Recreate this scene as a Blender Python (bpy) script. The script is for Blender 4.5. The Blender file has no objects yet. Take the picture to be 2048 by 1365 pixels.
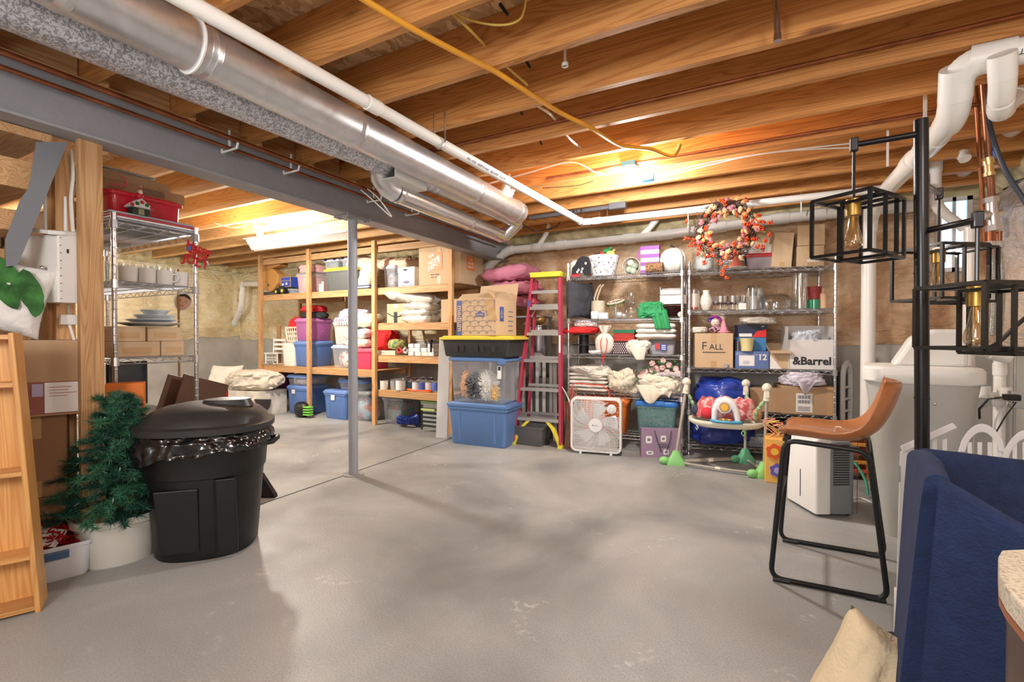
import bpy, math, random
from mathutils import Vector as V, Matrix, Euler, noise
S = bpy.context.scene
COL = S.collection
random.seed(7)
# ---------------------------------------------------------------- camera
F, YAW, PITCH, H = 930.0, math.radians(27.66), math.radians(-0.65), 1.15
HZ = 672.0
cd = bpy.data.cameras.new('camera'); cam = bpy.data.objects.new('camera', cd); COL.objects.link(cam)
cd.sensor_width = 36.0; cd.sensor_fit = 'HORIZONTAL'; cd.lens = 36.0*F/2048.0; cd.clip_start = .02
cam.location = (0, 0, H); cam.rotation_euler = (math.pi/2+PITCH, 0, YAW)
S.camera = cam
# ---------------------------------------------------------------- world, lights, exposure
w = bpy.data.worlds.new('world'); S.world = w; w.use_nodes = True
w.node_tree.nodes['Background'].inputs[0].default_value = (.80, .88, 1, 1)
w.node_tree.nodes['Background'].inputs[1].default_value = 1.0
S.view_settings.view_transform = 'Standard'; S.view_settings.look = 'None'
S.view_settings.gamma = 1.0; S.view_settings.use_curve_mapping = False
S.view_settings.exposure = 1.35
S.cycles.use_denoising = True
def lamp(name, loc, power, r=.05, col=(1, .93, .82)):
    l = bpy.data.lights.new(name, 'POINT'); l.energy = power; l.shadow_soft_size = r; l.color = col
    o = bpy.data.objects.new(name, l); COL.objects.link(o); o.location = loc
    return o
B1 = V((-.835, 3.47, 2.315)); B2 = V((-4.8, 3.23, 2.26)); FILL5 = V((-7.3, 1.1, 2.26)); FILL3 = V((-.9, -1.1, 1.75)); FILL4 = V((.9, .1, 2.2))
lamp('bulb_or_fill_light', B1, 96, .05, (1, .97, .93))
lamp('bulb_or_fill_light', B2, 175, .05, (1, .96, .88))
lamp('bulb_or_fill_light', FILL3, 52, .35, (.97, .98, 1))  # added soft fill behind the camera, no fixture there
lamp('bulb_or_fill_light', FILL5, 75, .08, (1, .96, .88))  # added out-of-frame light to brighten the left wall and its insulation
lamp('bulb_or_fill_light', FILL4, 24, .25, (.97, .98, 1))  # second added fill near the camera, lifts overall brightness
# ---------------------------------------------------------------- pixel <-> world helpers
RM = Euler((math.pi/2+PITCH, 0, YAW)).to_matrix()
EYE = V((0, 0, H))
def ray(u, v): return RM @ V(((u-1024)/F, (682.5-v)/F, -1))
def PZ(u, v, z):
    d = ray(u, v); return EYE + d*((z-H)/d.z)
def PY(u, v, y):
    d = ray(u, v); return EYE + d*(y/d.y)
def PX(u, v, x):
    d = ray(u, v); return EYE + d*(x/d.x)
def PT(u, v, t): return EYE + ray(u, v)*t
def G(u, v): return PZ(u, v, 0)
class Line:
    """a vertical plane over a floor line: shelf fronts and the like"""
    def __init__(s, p0, p1):
        s.p = V((p0[0], p0[1])); q = V((p1[0], p1[1]))-s.p; s.L = q.length; s.e = q.normalized(); s.n = V((-s.e.y, s.e.x))
        s.rz = math.atan2(s.e.y, s.e.x)
    def at(s, u, off=0):
        d = ray(u, HZ); p = s.p+s.n*off
        # d*t = p + e*k
        det = d.x*(-s.e.y)+d.y*s.e.x
        t = (p.x*(-s.e.y)+p.y*s.e.x)/det
        x, y = d.x*t, d.y*t
        return x, y, t
    def pt(s, k, off=0):
        q = s.p+s.e*k+s.n*off; return q.x, q.y
    def slot(s, u0, u1, vt, z, off=.04, dep=.3):
        a = s.at(u0, off); b = s.at(u1, off)
        wd = math.hypot(a[0]-b[0], a[1]-b[1]); t = (a[2]+b[2])/2
        uc = (u0+u1)/2
        h = H+(HZ-vt)/F*t-z
        cx, cy = (a[0]+b[0])/2+s.n.x*dep/2, (a[1]+b[1])/2+s.n.y*dep/2
        return dict(loc=(cx, cy, z), w=wd, h=max(h, .01), d=dep, rz=s.rz)
# ---------------------------------------------------------------- materials
_mc = {}
def _nt(name):
    m = bpy.data.materials.new(name); m.use_nodes = True; nt = m.node_tree
    return m, nt, nt.nodes['Principled BSDF'], nt.nodes.new, nt.links.new
def mt(col, rough=.5, metal=0, bump=0, bs=40, var=0, vs=6, coat=0, alpha=1, trans=0, emis=0, sheen=0, col2=None, stretch=None, detail=5, lo=.35, hi=.65, spec=.5, sss=0):
    key = (tuple(col), rough, metal, bump, bs, var, vs, coat, alpha, trans, emis, sheen, col2 and tuple(col2), stretch, lo, hi, spec, detail)
    if key in _mc: return _mc[key]
    m, nt, b, N, L = _nt('surface'); c = (*col, 1)
    b.inputs['Base Color'].default_value = c; b.inputs['Roughness'].default_value = rough; b.inputs['Metallic'].default_value = metal
    b.inputs['Coat Weight'].default_value = coat; b.inputs['Alpha'].default_value = alpha; b.inputs['Transmission Weight'].default_value = trans
    b.inputs['Sheen Weight'].default_value = sheen; b.inputs['Specular IOR Level'].default_value = spec
    if emis: b.inputs['Emission Color'].default_value = c; b.inputs['Emission Strength'].default_value = emis
    if bump or var or col2:
        tc = N('ShaderNodeTexCoord'); mp = N('ShaderNodeMapping'); L(tc.outputs['Object'], mp.inputs[0])
        if stretch: mp.inputs['Scale'].default_value = stretch
    if var or col2:
        n = N('ShaderNodeTexNoise'); n.inputs['Scale'].default_value = vs; n.inputs['Detail'].default_value = detail; L(mp.outputs[0], n.inputs['Vector'])
        r = N('ShaderNodeValToRGB'); L(n.outputs[0], r.inputs[0])
        e = r.color_ramp.elements; e[0].position = lo; e[1].position = hi
        c2 = col2 or [x*(1-var) for x in col]
        e[0].color = (*c2, 1); e[1].color = c
        L(r.outputs[0], b.inputs['Base Color'])
    if bump:
        n2 = N('ShaderNodeTexNoise'); n2.inputs['Scale'].default_value = bs; n2.inputs['Detail'].default_value = 6; L(mp.outputs[0], n2.inputs['Vector'])
        bp = N('ShaderNodeBump'); bp.inputs['Strength'].default_value = bump; bp.inputs['Distance'].default_value = .01
        L(n2.outputs[0], bp.inputs['Height']); L(bp.outputs[0], b.inputs['Normal'])
    _mc[key] = m
    return m
def wood(c1, c2, axis=0, rough=.6, knots=True, sc=1.0):
    """grain along a local axis: rings from a stretched distorted noise"""
    key = ('wood', tuple(c1), tuple(c2), axis, rough, knots, sc)
    if key in _mc: return _mc[key]
    m, nt, b, N, L = _nt('wood')
    tc = N('ShaderNodeTexCoord'); mp = N('ShaderNodeMapping'); oi = N('ShaderNodeObjectInfo')
    s = [11*sc]*3; s[axis] = .55*sc; mp.inputs['Scale'].default_value = s
    ad = N('ShaderNodeVectorMath'); ad.operation = 'ADD'; cb = N('ShaderNodeVectorMath'); cb.operation = 'SCALE'
    L(tc.outputs['Object'], ad.inputs[0]); cb.inputs[0].default_value = (7, 13, 5); L(oi.outputs['Random'], cb.inputs['Scale']); L(cb.outputs[0], ad.inputs[1])
    L(ad.outputs[0], mp.inputs[0])
    n = N('ShaderNodeTexNoise'); n.inputs['Scale'].default_value = 1.0; n.inputs['Detail'].default_value = 1.0; n.inputs['Distortion'].default_value = .6; L(mp.outputs[0], n.inputs['Vector'])
    mu = N('ShaderNodeMath'); mu.operation = 'MULTIPLY'; mu.inputs[1].default_value = 16; L(n.outputs[0], mu.inputs[0])
    fr = N('ShaderNodeMath'); fr.operation = 'PINGPONG'; fr.inputs[1].default_value = .5; L(mu.outputs[0], fr.inputs[0])
    r = N('ShaderNodeValToRGB'); L(fr.outputs[0], r.inputs[0]); e = r.color_ramp.elements
    e[0].position = .0; e[1].position = .32; e[0].color = (*c2, 1); e[1].color = (*c1, 1)
    # fine fibre
    f = N('ShaderNodeTexNoise'); mp2 = N('ShaderNodeMapping'); s2 = [150*sc]*3; s2[axis] = 5*sc; mp2.inputs['Scale'].default_value = s2
    L(ad.outputs[0], mp2.inputs[0]); L(mp2.outputs[0], f.inputs['Vector']); f.inputs['Scale'].default_value = 1
    mx = N('ShaderNodeMix'); mx.data_type = 'RGBA'; mx.blend_type = 'MULTIPLY'; mx.inputs[0].default_value = .35
    L(r.outputs[0], mx.inputs[6]); L(f.outputs[0], mx.inputs[7])
    out = mx.outputs[2]
    if knots:
        vo = N('ShaderNodeTexVoronoi'); mp3 = N('ShaderNodeMapping'); s3 = [5.5]*3; s3[axis] = 1.5; mp3.inputs['Scale'].default_value = s3
        L(ad.outputs[0], mp3.inputs[0]); L(mp3.outputs[0], vo.inputs['Vector']); vo.inputs['Scale'].default_value = 1
        r2 = N('ShaderNodeValToRGB'); L(vo.outputs['Distance'], r2.inputs[0]); e = r2.color_ramp.elements
        e[0].position = .05; e[1].position = .13; e[0].color = (.25, .16, .1, 1); e[1].color = (1, 1, 1, 1)
        m3 = N('ShaderNodeMix'); m3.data_type = 'RGBA'; m3.blend_type = 'MULTIPLY'; m3.inputs[0].default_value = .85
        L(out, m3.inputs[6]); L(r2.outputs[0], m3.inputs[7]); out = m3.outputs[2]
    hs = N('ShaderNodeHueSaturation'); mr = N('ShaderNodeMapRange'); mr.inputs[3].default_value = .82; mr.inputs[4].default_value = 1.16
    L(oi.outputs['Random'], mr.inputs[0]); L(mr.outputs[0], hs.inputs['Value']); L(out, hs.inputs['Color'])
    L(hs.outputs[0], b.inputs['Base Color'])
    b.inputs['Roughness'].default_value = rough
    bp = N('ShaderNodeBump'); bp.inputs['Strength'].default_value = .25; bp.inputs['Distance'].default_value = .003; L(f.outputs[0], bp.inputs['Height']); L(bp.outputs[0], b.inputs['Normal'])
    _mc[key] = m
    return m
def concrete_floor():
    m, nt, b, N, L = _nt('concrete_floor')
    tc = N('ShaderNodeTexCoord')
    def nz(sc, det=6, dis=0):
        n = N('ShaderNodeTexNoise'); n.inputs['Scale'].default_value = sc; n.inputs['Detail'].default_value = det; n.inputs['Distortion'].default_value = dis; L(tc.outputs['Object'], n.inputs['Vector']); return n.outputs[0]
    def ramp(x, p, q, c, d):
        r = N('ShaderNodeValToRGB'); L(x, r.inputs[0]); e = r.color_ramp.elements; e[0].position = p; e[1].position = q; e[0].color = (*c, 1); e[1].color = (*d, 1); return r.outputs[0]
    def mix(k, a, c, mode='MIX', fac=None):
        x = N('ShaderNodeMix'); x.data_type = 'RGBA'; x.blend_type = mode
        if fac is None: x.inputs[0].default_value = k
        else: L(fac, x.inputs[0])
        L(a, x.inputs[6])
        if isinstance(c, tuple): x.inputs[7].default_value = (*c, 1)
        else: L(c, x.inputs[7])
        return x.outputs[2]
    base = ramp(nz(.8, 9, .7), .36, .64, (.205, .21, .203), (.43, .435, .425))
    sp = ramp(nz(160, 3), .38, .62, (.72, .72, .72), (1.12, 1.12, 1.12))
    c = mix(.55, base, sp, 'MULTIPLY')
    ef = ramp(nz(2.3, 9, 1.5), .60, .72, (0, 0, 0), (1, 1, 1)); ef2 = ramp(nz(38, 5), .50, .62, (0, 0, 0), (.75, .75, .75))
    mm = N('ShaderNodeMath'); mm.operation = 'MULTIPLY'; L(ef, mm.inputs[0]); L(ef2, mm.inputs[1])
    c = mix(0, c, (.62, .62, .61), 'MIX', mm.outputs[0])
    st = ramp(nz(.55, 4, .8), .55, .75, (0, 0, 0), (.45, .45, .45)); c = mix(0, c, (.27, .245, .20), 'MIX', st)
    L(c, b.inputs['Base Color'])
    rr = N('ShaderNodeMapRange'); L(nz(3, 5), rr.inputs[0]); rr.inputs[1].default_value = .3; rr.inputs[2].default_value = .7; rr.inputs[3].default_value = .38; rr.inputs[4].default_value = .65; L(rr.outputs[0], b.inputs['Roughness'])
    bp = N('ShaderNodeBump'); bp.inputs['Strength'].default_value = .35; bp.inputs['Distance'].default_value = .004; L(nz(90, 6), bp.inputs['Height']); L(bp.outputs[0], b.inputs['Normal'])
    return m
def galv(mottle=True):
    m, nt, b, N, L = _nt('galvanised')
    tc = N('ShaderNodeTexCoord'); v = N('ShaderNodeTexNoise'); v.inputs['Scale'].default_value = 90 if mottle else 12; v.inputs['Detail'].default_value = 3; v.inputs['Distortion'].default_value = 1.0
    L(tc.outputs['Object'], v.inputs['Vector'])
    r = N('ShaderNodeValToRGB'); L(v.outputs[0], r.inputs[0]); e = r.color_ramp.elements
    if mottle: e[0].position = .44; e[1].position = .56; e[0].color = (.34, .34, .36, 1); e[1].color = (.74, .76, .82, 1)
    else: e[0].position = .3; e[1].position = .7; e[0].color = (.66, .67, .70, 1); e[1].color = (.78, .80, .84, 1)
    L(r.outputs[0], b.inputs['Base Color']); b.inputs['Metallic'].default_value = .85 if not mottle else .7; b.inputs['Roughness'].default_value = .34 if not mottle else .42
    bp = N('ShaderNodeBump'); bp.inputs['Strength'].default_value = .15; bp.inputs['Distance'].default_value = .002; L(v.outputs[0], bp.inputs['Height']); L(bp.outputs[0], b.inputs['Normal'])
    return m
def osb():
    m, nt, b, N, L = _nt('oriented_strand_board')
    tc = N('ShaderNodeTexCoord'); v = N('ShaderNodeTexVoronoi'); v.inputs['Scale'].default_value = 38; mp = N('ShaderNodeMapping'); mp.inputs['Scale'].default_value = (1, .45, 1); mp.inputs['Rotation'].default_value = (0, 0, .5)
    nn = N('ShaderNodeTexNoise'); nn.inputs['Scale'].default_value = 9; mxv = N('ShaderNodeVectorMath'); mxv.operation = 'ADD'; L(tc.outputs['Object'], mxv.inputs[0]); 
    sc = N('ShaderNodeVectorMath'); sc.operation = 'SCALE'; sc.inputs['Scale'].default_value = .12; L(nn.outputs['Color'], sc.inputs[0]); L(tc.outputs['Object'], nn.inputs['Vector']); L(sc.outputs[0], mxv.inputs[1])
    L(mxv.outputs[0], mp.inputs[0]); L(mp.outputs[0], v.inputs['Vector'])
    r = N('ShaderNodeValToRGB'); sp = N('ShaderNodeSeparateColor'); L(v.outputs['Color'], sp.inputs[0]); L(sp.outputs[0], r.inputs[0])
    e = r.color_ramp.elements; e[0].color = (.40, .23, .10, 1); e[1].color = (.80, .56, .31, 1)
    L(r.outputs[0], b.inputs['Base Color']); b.inputs['Roughness'].default_value = .8
    return m
def film(c1, c2, c3):
    """fibreglass batt behind clear plastic: mottled colour under a glossy wrinkled coat"""
    m, nt, b, N, L = _nt('faced_insulation')
    tc = N('ShaderNodeTexCoord'); n = N('ShaderNodeTexNoise'); n.inputs['Scale'].default_value = 2.6; n.inputs['Detail'].default_value = 12; n.inputs['Roughness'].default_value = .68; n.inputs['Distortion'].default_value = .5; L(tc.outputs['Object'], n.inputs['Vector'])
    r = N('ShaderNodeValToRGB'); L(n.outputs[0], r.inputs[0]); e = r.color_ramp.elements; e[0].position = .36; e[1].position = .64; e[0].color = (*c1, 1); e[1].color = (*c3, 1); x = e.new(.5); x.color = (*c2, 1)
    L(r.outputs[0], b.inputs['Base Color']); b.inputs['Roughness'].default_value = .75
    b.inputs['Coat Weight'].default_value = 1; b.inputs['Coat IOR'].default_value = 1.7; b.inputs['Coat Roughness'].default_value = .2
    mp = N('ShaderNodeMapping'); mp.inputs['Scale'].default_value = (1, 1, 2.6); mp.inputs['Rotation'].default_value = (.3, .5, 0); L(tc.outputs['Object'], mp.inputs[0])
    n2 = N('ShaderNodeTexNoise'); n2.inputs['Scale'].default_value = 5; n2.inputs['Detail'].default_value = 5; n2.inputs['Distortion'].default_value = 1.6; L(mp.outputs[0], n2.inputs['Vector'])
    bp = N('ShaderNodeBump'); bp.inputs['Strength'].default_value = 1; bp.inputs['Distance'].default_value = .09; L(n2.outputs[0], bp.inputs['Height']); L(bp.outputs[0], b.inputs['Coat Normal'])
    b2 = N('ShaderNodeBump'); b2.inputs['Strength'].default_value = .6; b2.inputs['Distance'].default_value = .05; L(n2.outputs[0], b2.inputs['Height']); L(b2.outputs[0], b.inputs['Normal'])
    return m
# shared surfaces
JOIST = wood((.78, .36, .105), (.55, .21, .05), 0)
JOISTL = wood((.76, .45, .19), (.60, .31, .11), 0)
STUD = wood((.72, .42, .19), (.55, .27, .10), 2)
STUDX = wood((.72, .43, .20), (.55, .28, .11), 0)
STUDY = wood((.72, .43, .20), (.55, .28, .11), 1)
PINE = wood((.76, .40, .13), (.64, .29, .08), 2, .4, False)
PINEX = wood((.76, .40, .13), (.64, .29, .08), 0, .4, False)
PINEY = wood((.76, .40, .13), (.64, .29, .08), 1, .4, False)
PVC = mt((.88, .87, .83), .3, coat=.2)
CHROME = mt((.62, .63, .65), .22, 1)
WIREM = mt((.58, .59, .61), .28, .9)
COPPER = mt((.42, .15, .07), .45, .8, var=.4, vs=9)
CARD = mt((.50, .33, .19), .85, var=.12, vs=3, bump=.1, bs=120)
CARDL = mt((.62, .45, .28), .85, var=.1, vs=3, bump=.1, bs=120)
CARDD = mt((.36, .20, .10), .85, var=.15, vs=3)
TAPE = mt((.56, .36, .18), .25, coat=.5)
WHITE = mt((.80, .80, .78), .5)
PAPER = mt((.85, .85, .83), .7)
BLACK = mt((.012, .012, .013), .45)
INK = mt((.03, .03, .035), .7)
BLACKM = mt((.012, .012, .012), .35, .3, coat=.2)
def clear(tint, edge=.55, base=.06):
    m, nt, b, N, L = _nt('clear_glass'); o = nt.nodes['Material Output']; tr = N('ShaderNodeBsdfTransparent'); tr.inputs[0].default_value = (*tint, 1)
    g = N('ShaderNodeBsdfGlossy'); g.inputs['Roughness'].default_value = .06; g.inputs['Color'].default_value = (.95, .97, 1, 1)
    lw = N('ShaderNodeLayerWeight'); lw.inputs[0].default_value = .35; mr = N('ShaderNodeMapRange'); mr.inputs[3].default_value = base; mr.inputs[4].default_value = edge
    L(lw.outputs['Facing'], mr.inputs[0]); mx = N('ShaderNodeMixShader'); L(mr.outputs[0], mx.inputs[0]); L(tr.outputs[0], mx.inputs[1]); L(g.outputs[0], mx.inputs[2]); L(mx.outputs[0], o.inputs[0]); return m
GLASS = clear((.95, .97, .97))
CLOTHW = mt((.74, .70, .62), .9, bump=.5, bs=25, sheen=.2)
SNOWW = mt((.82, .80, .78), .9, bump=.4, bs=40, sheen=.3)
# ---------------------------------------------------------------- mesh building
def rrect(w, d, r, n=4):
    r = min(r, w/2-1e-4, d/2-1e-4); P = []
    for cx, cy, a0 in ((w/2-r, d/2-r, 0), (-w/2+r, d/2-r, 90), (-w/2+r, -d/2+r, 180), (w/2-r, -d/2+r, 270)):
        for i in range(n+1):
            a = math.radians(a0+90*i/n); P.append((cx+r*math.cos(a), cy+r*math.sin(a)))
    return P
def circ(r, n=16, ry=None): return [(r*math.cos(2*math.pi*i/n), (ry or r)*math.sin(2*math.pi*i/n)) for i in range(n)]
class MB:
    def __init__(s): s.v = []; s.f = []; s.M = None
    def _add(s, vs, fs):
        k = len(s.v); s.v += [tuple(s.M @ V(p)) if s.M else tuple(p) for p in vs]; s.f += [tuple(i+k for i in f) for f in fs]; return s
    def box(s, cx, cy, cz, sx, sy, sz, R=None):
        P = [V((x*sx/2, y*sy/2, z*sz/2)) for x in (-1, 1) for y in (-1, 1) for z in (-1, 1)]
        if R: P = [R @ p for p in P]
        return s._add([(p.x+cx, p.y+cy, p.z+cz) for p in P], [(0, 1, 3, 2), (4, 6, 7, 5), (0, 4, 5, 1), (2, 3, 7, 6), (0, 2, 6, 4), (1, 5, 7, 3)])
    def bx(s, x0, x1, y0, y1, z0, z1): return s.box((x0+x1)/2, (y0+y1)/2, (z0+z1)/2, abs(x1-x0), abs(y1-y0), abs(z1-z0))
    def rings(s, R, cap=True, close=False):
        n = len(R[0]); vs = [p for r in R for p in r]; fs = []
        m = len(R)
        for i in range(m-1 if not close else m):
            for j in range(n):
                a, b = i*n+j, i*n+(j+1) % n; c, d = ((i+1) % m)*n+(j+1) % n, ((i+1) % m)*n+j
                fs.append((a, b, c, d))
        if cap and not close: fs.append(tuple(range(n-1, -1, -1))); fs.append(tuple(range((m-1)*n, m*n)))
        return s._add(vs, fs)
    def loft(s, prof, cx=0, cy=0, z=0, cap=True):
        """prof: (outline2d, z)"""
        return s.rings([[(x+cx, y+cy, zz+z) for x, y in o] for o, zz in prof], cap)
    def lathe(s, prof, n=20, c=(0, 0, 0), cap=False, sy=1):
        return s.rings([[(c[0]+r*math.cos(2*math.pi*i/n), c[1]+sy*r*math.sin(2*math.pi*i/n), c[2]+z) for i in range(n)] for r, z in prof], cap)
    def tube(s, pts, r, n=8, closed=False, cap=True):
        P = [V(p) for p in pts]; m = len(P); R = []; up = None
        for i, p in enumerate(P):
            if closed: t = (P[(i+1) % m]-P[i-1]).normalized()
            else: t = ((P[min(i+1, m-1)]-P[max(i-1, 0)]) or V((0, 0, 1))).normalized()
            if up is None:
                up = V((0, 0, 1)) if abs(t.z) < .9 else V((1, 0, 0))
            a = t.cross(up)
            if a.length < 1e-5: a = t.orthogonal()
            a.normalize(); b = a.cross(t).normalized(); up = b
            rr = r[i] if isinstance(r, (list, tuple)) else r
            R.append([tuple(p+a*(rr*math.cos(2*math.pi*k/n))+b*(rr*math.sin(2*math.pi*k/n))) for k in range(n)])
        return s.rings(R, cap, closed)
    def cyl(s, p0, p1, r0, r1=None, n=16): return s.tube([p0, p1], [r0, r0 if r1 is None else r1], n)
    def ell(s, cx, cy, cz, rx, ry, rz, nu=14, nv=9, e=1.0):
        R = []
        for j in range(nv+1):
            a = -math.pi/2+math.pi*j/nv; a = max(min(a, math.pi/2-.02), -math.pi/2+.02)
            c = math.cos(a)**e; q = math.sin(a); q = math.copysign(abs(q)**e, q)
            R.append([(cx+rx*c*math.cos(2*math.pi*i/nu), cy+ry*c*math.sin(2*math.pi*i/nu), cz+rz*q) for i in range(nu)])
        return s.rings(R)
    def prism(s, pts, a, b, plane='xz'):
        """outline in a plane, extruded from a to b on the other axis"""
        f = {'xz': lambda p, t: (p[0], t, p[1]), 'xy': lambda p, t: (p[0], p[1], t), 'yz': lambda p, t: (t, p[0], p[1])}[plane]
        return s.rings([[f(p, a) for p in pts], [f(p, b) for p in pts]])
    def grid(s, fn, nu, nv, th=0):
        vs = [fn(i/nu, j/nv) for j in range(nv+1) for i in range(nu+1)]
        fs = [(j*(nu+1)+i, j*(nu+1)+i+1, (j+1)*(nu+1)+i+1, (j+1)*(nu+1)+i) for j in range(nv) for i in range(nu)]
        return s._add(vs, fs)
    def mesh(s, name, m, smooth=None):
        me = bpy.data.meshes.new(name); me.from_pydata(s.v, [], s.f); me.validate()
        for x in (m if isinstance(m, list) else [m]): me.materials.append(x)
        import bmesh
        bm = bmesh.new(); bm.from_mesh(me); bmesh.ops.recalc_face_normals(bm, faces=bm.faces); bm.to_mesh(me); bm.free()
        if smooth is not None:
            me.shade_smooth() if smooth is True else me.shade_smooth()
            if smooth is not True:
                try: me.set_sharp_from_angle(angle=math.radians(smooth))
                except Exception: pass
        return me
    def build(s, name, m, parent=None, smooth=None, bevel=0, thick=0, sub=0, loc=None, rz=0, label=None):
        o = bpy.data.objects.new(name, s.mesh(name, m, smooth)); COL.objects.link(o)
        if parent: o.parent = parent
        if loc is not None: o.location = loc
        if rz: o.rotation_euler.z = rz
        if thick: md = o.modifiers.new('t', 'SOLIDIFY'); md.thickness = thick; md.offset = 0
        if bevel: md = o.modifiers.new('b', 'BEVEL'); md.width = bevel; md.segments = 2; md.limit_method = 'ANGLE'; md.angle_limit = .6
        if sub: md = o.modifiers.new('s', 'SUBSURF'); md.levels = sub; md.render_levels = sub
        if label: o['label'] = label
        return o
def top(name, label, cat, loc=(0, 0, 0), rz=0, group=None):
    o = bpy.data.objects.new(name, None); COL.objects.link(o); o.location = loc; o.rotation_euler = (0, 0, rz); o.empty_display_size = .1
    o['label'] = label; o['category'] = cat
    if group: o['group'] = group
    return o
def tag(o, label, cat, group=None, kind=None):
    o['label'] = label; o['category'] = cat
    if group: o['group'] = group
    if kind: o['kind'] = kind
    return o
def struct(o): o['kind'] = 'structure'; return o
def dup(o, loc=None, rz=None, label=None, parent=None):
    c = o.copy(); COL.objects.link(c)
    if parent: c.parent = parent
    if loc is not None: c.location = loc
    if rz is not None: c.rotation_euler.z = rz
    if label: c['label'] = label
    for ch in list(o.children): dup(ch, parent=c)
    return c
def text(s, size, m, parent, loc, rot=(math.pi/2, 0, 0), name='lettering', ext=.0006, sx=1, bold=0):
    cu = bpy.data.curves.new(name, 'FONT'); cu.body = s; cu.size = size; cu.align_x = 'CENTER'; cu.align_y = 'CENTER'; cu.extrude = ext; cu.resolution_u = 2; cu.offset = bold
    t = bpy.data.objects.new('tmp', cu); COL.objects.link(t)
    me = bpy.data.meshes.new_from_object(t, depsgraph=bpy.context.evaluated_depsgraph_get()); bpy.data.objects.remove(t)
    me.materials.clear(); me.materials.append(m)
    o = bpy.data.objects.new(name, me); COL.objects.link(o); o.parent = parent; o.location = loc; o.rotation_euler = rot; o.scale = (sx, 1, 1)
    return o
def lerp(a, b, t): return a+(b-a)*t
def fn(x, y, z=0): return noise.noise(V((x, y, z)))
# ================================================================ STRUCTURE
XL, XR, YF, YB, ZC, ZJ = -8.7, 1.80, 5.45, -1.7, 2.625, 2.39
CONC = mt((.56, .55, .51), .8, var=.25, vs=2.5, bump=.35, bs=30)
fl = struct(MB().bx(XL-.2, XR+.2, YB-.2, YF+.2, -.15, 0).build('floor', concrete_floor()))
j0, j1 = G(524, 1009), G(905, 877)
dj = (j1-j0).normalized()
a, b = j0-dj*2.2, j0+dj*5.2
MB().cyl((a.x, a.y, .0005), (b.x, b.y, .0005), .004, n=6).build('control_joint', mt((.09, .085, .08), .9), fl)
ceil = struct(MB().bx(XL-.2, XR+.2, YB-.2, YF+.2, ZC, ZC+.05).build('ceiling', osb()))
wf = struct(MB().bx(XL-.2, XR+.2, YF, YF+.2, 0, ZC).build('wall_far', CONC))
wl = struct(MB().bx(XL-.2, XL, YB, YF, 0, ZC).build('wall_left', CONC))
# window opening in the far wall near the right-hand corner
wr = struct(MB().bx(XR, XR+.2, YB, YF, 0, ZC).build('wall_right', CONC))
wb = struct(MB().bx(XL-.2, XR+.2, YB-.2, YB, 0, ZC).build('wall_back', mt((.62, .60, .56), .9)))
ws = struct(MB().bx(-4.25, -4.2, YB, .95, 0, ZJ).build('wall_stair', wood((.52, .27, .11), (.36, .16, .06), 2)))
# joists
r0 = None
for k in range(-9, 8):
    y = 2.27+.406*k
    if y > YF-.05 or y < YB: continue
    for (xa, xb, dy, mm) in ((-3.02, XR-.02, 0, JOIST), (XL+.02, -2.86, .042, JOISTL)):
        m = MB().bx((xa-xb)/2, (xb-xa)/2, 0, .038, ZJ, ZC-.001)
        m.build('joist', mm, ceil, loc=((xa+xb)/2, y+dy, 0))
        # blocking above the beam
    if -.5 < y < 5.0: MB().bx(-3.0, -2.96, y+.08, y+.40, ZJ, ZC-.002).build('blocking', STUDY, ceil)
# rim boards and their yellow batts
FIL_F = film((.48, .26, .12), (.72, .47, .27), (.88, .70, .50)); FIL_L = film((.78, .62, .33), (.90, .77, .48), (.94, .86, .66)); FIL_R = film((.76, .54, .38), (.86, .68, .52), (.90, .78, .66))
BATT = mt((.74, .62, .36), .95, bump=1, bs=14, var=.45, vs=9)
def blanket(fnc, nu, nv, name, m, parent):
    return MB().grid(fnc, nu, nv).build(name, m, parent, smooth=True)
def blk_far(i, j):
    x = lerp(FX[0], FX[1], i); edge = 1.07+.04*fn(x*2, 3)+(.10*fn(x*1.3, 9) if x < -5 else 0); z = lerp(edge, 2.36, j)
    env = min(1, j*7)*min(1, (1-j)*6); wv = abs(math.sin((x+.1)*math.pi/.61))**.5
    return (x, YF-.012-env*(.05*wv+.03*(fn(x*2, z*2.5)+.5)+.012*fn(x*9, z*7)), z)
FX = (XL+.01, -2.95)
blanket(blk_far, 150, 36, 'insulation', FIL_L, wf)
FX = (-2.95, XR-.02)
blanket(blk_far, 150, 40, 'insulation', FIL_F, wf)
def blk_left(i, j):
    y = lerp(YF-.02, YB, i); edge = 1.12+.10*fn(y*1.7, 5)+.05*fn(y*5, 1); z = lerp(edge, 2.36, j)
    env = min(1, j*7)*min(1, (1-j)*6); wv = abs(math.sin((y+.2)*math.pi/.61))**.5
    return (XL+.012+env*(.07*wv+.04*(fn(y*2, z*2.5)+.5)+.015*fn(y*7, z*6)), y, z)
blanket(blk_left, 160, 36, 'insulation', FIL_L, wl)
def blk_right(i, j):
    y = lerp(YF-.02, YB, i); edge = 1.0+.03*fn(y*2, 5); z = lerp(edge, 2.36, j)
    env = min(1, j*7)*min(1, (1-j)*6); wv = abs(math.sin((y+.1)*math.pi/.61))**.5
    return (XR-.012-env*(.05*wv+.03*(fn(y*2, z*2.5)+.5)+.012*fn(y*8, z*6)), y, z)
blanket(blk_right, 160, 36, 'insulation', FIL_R, wr)
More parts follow.
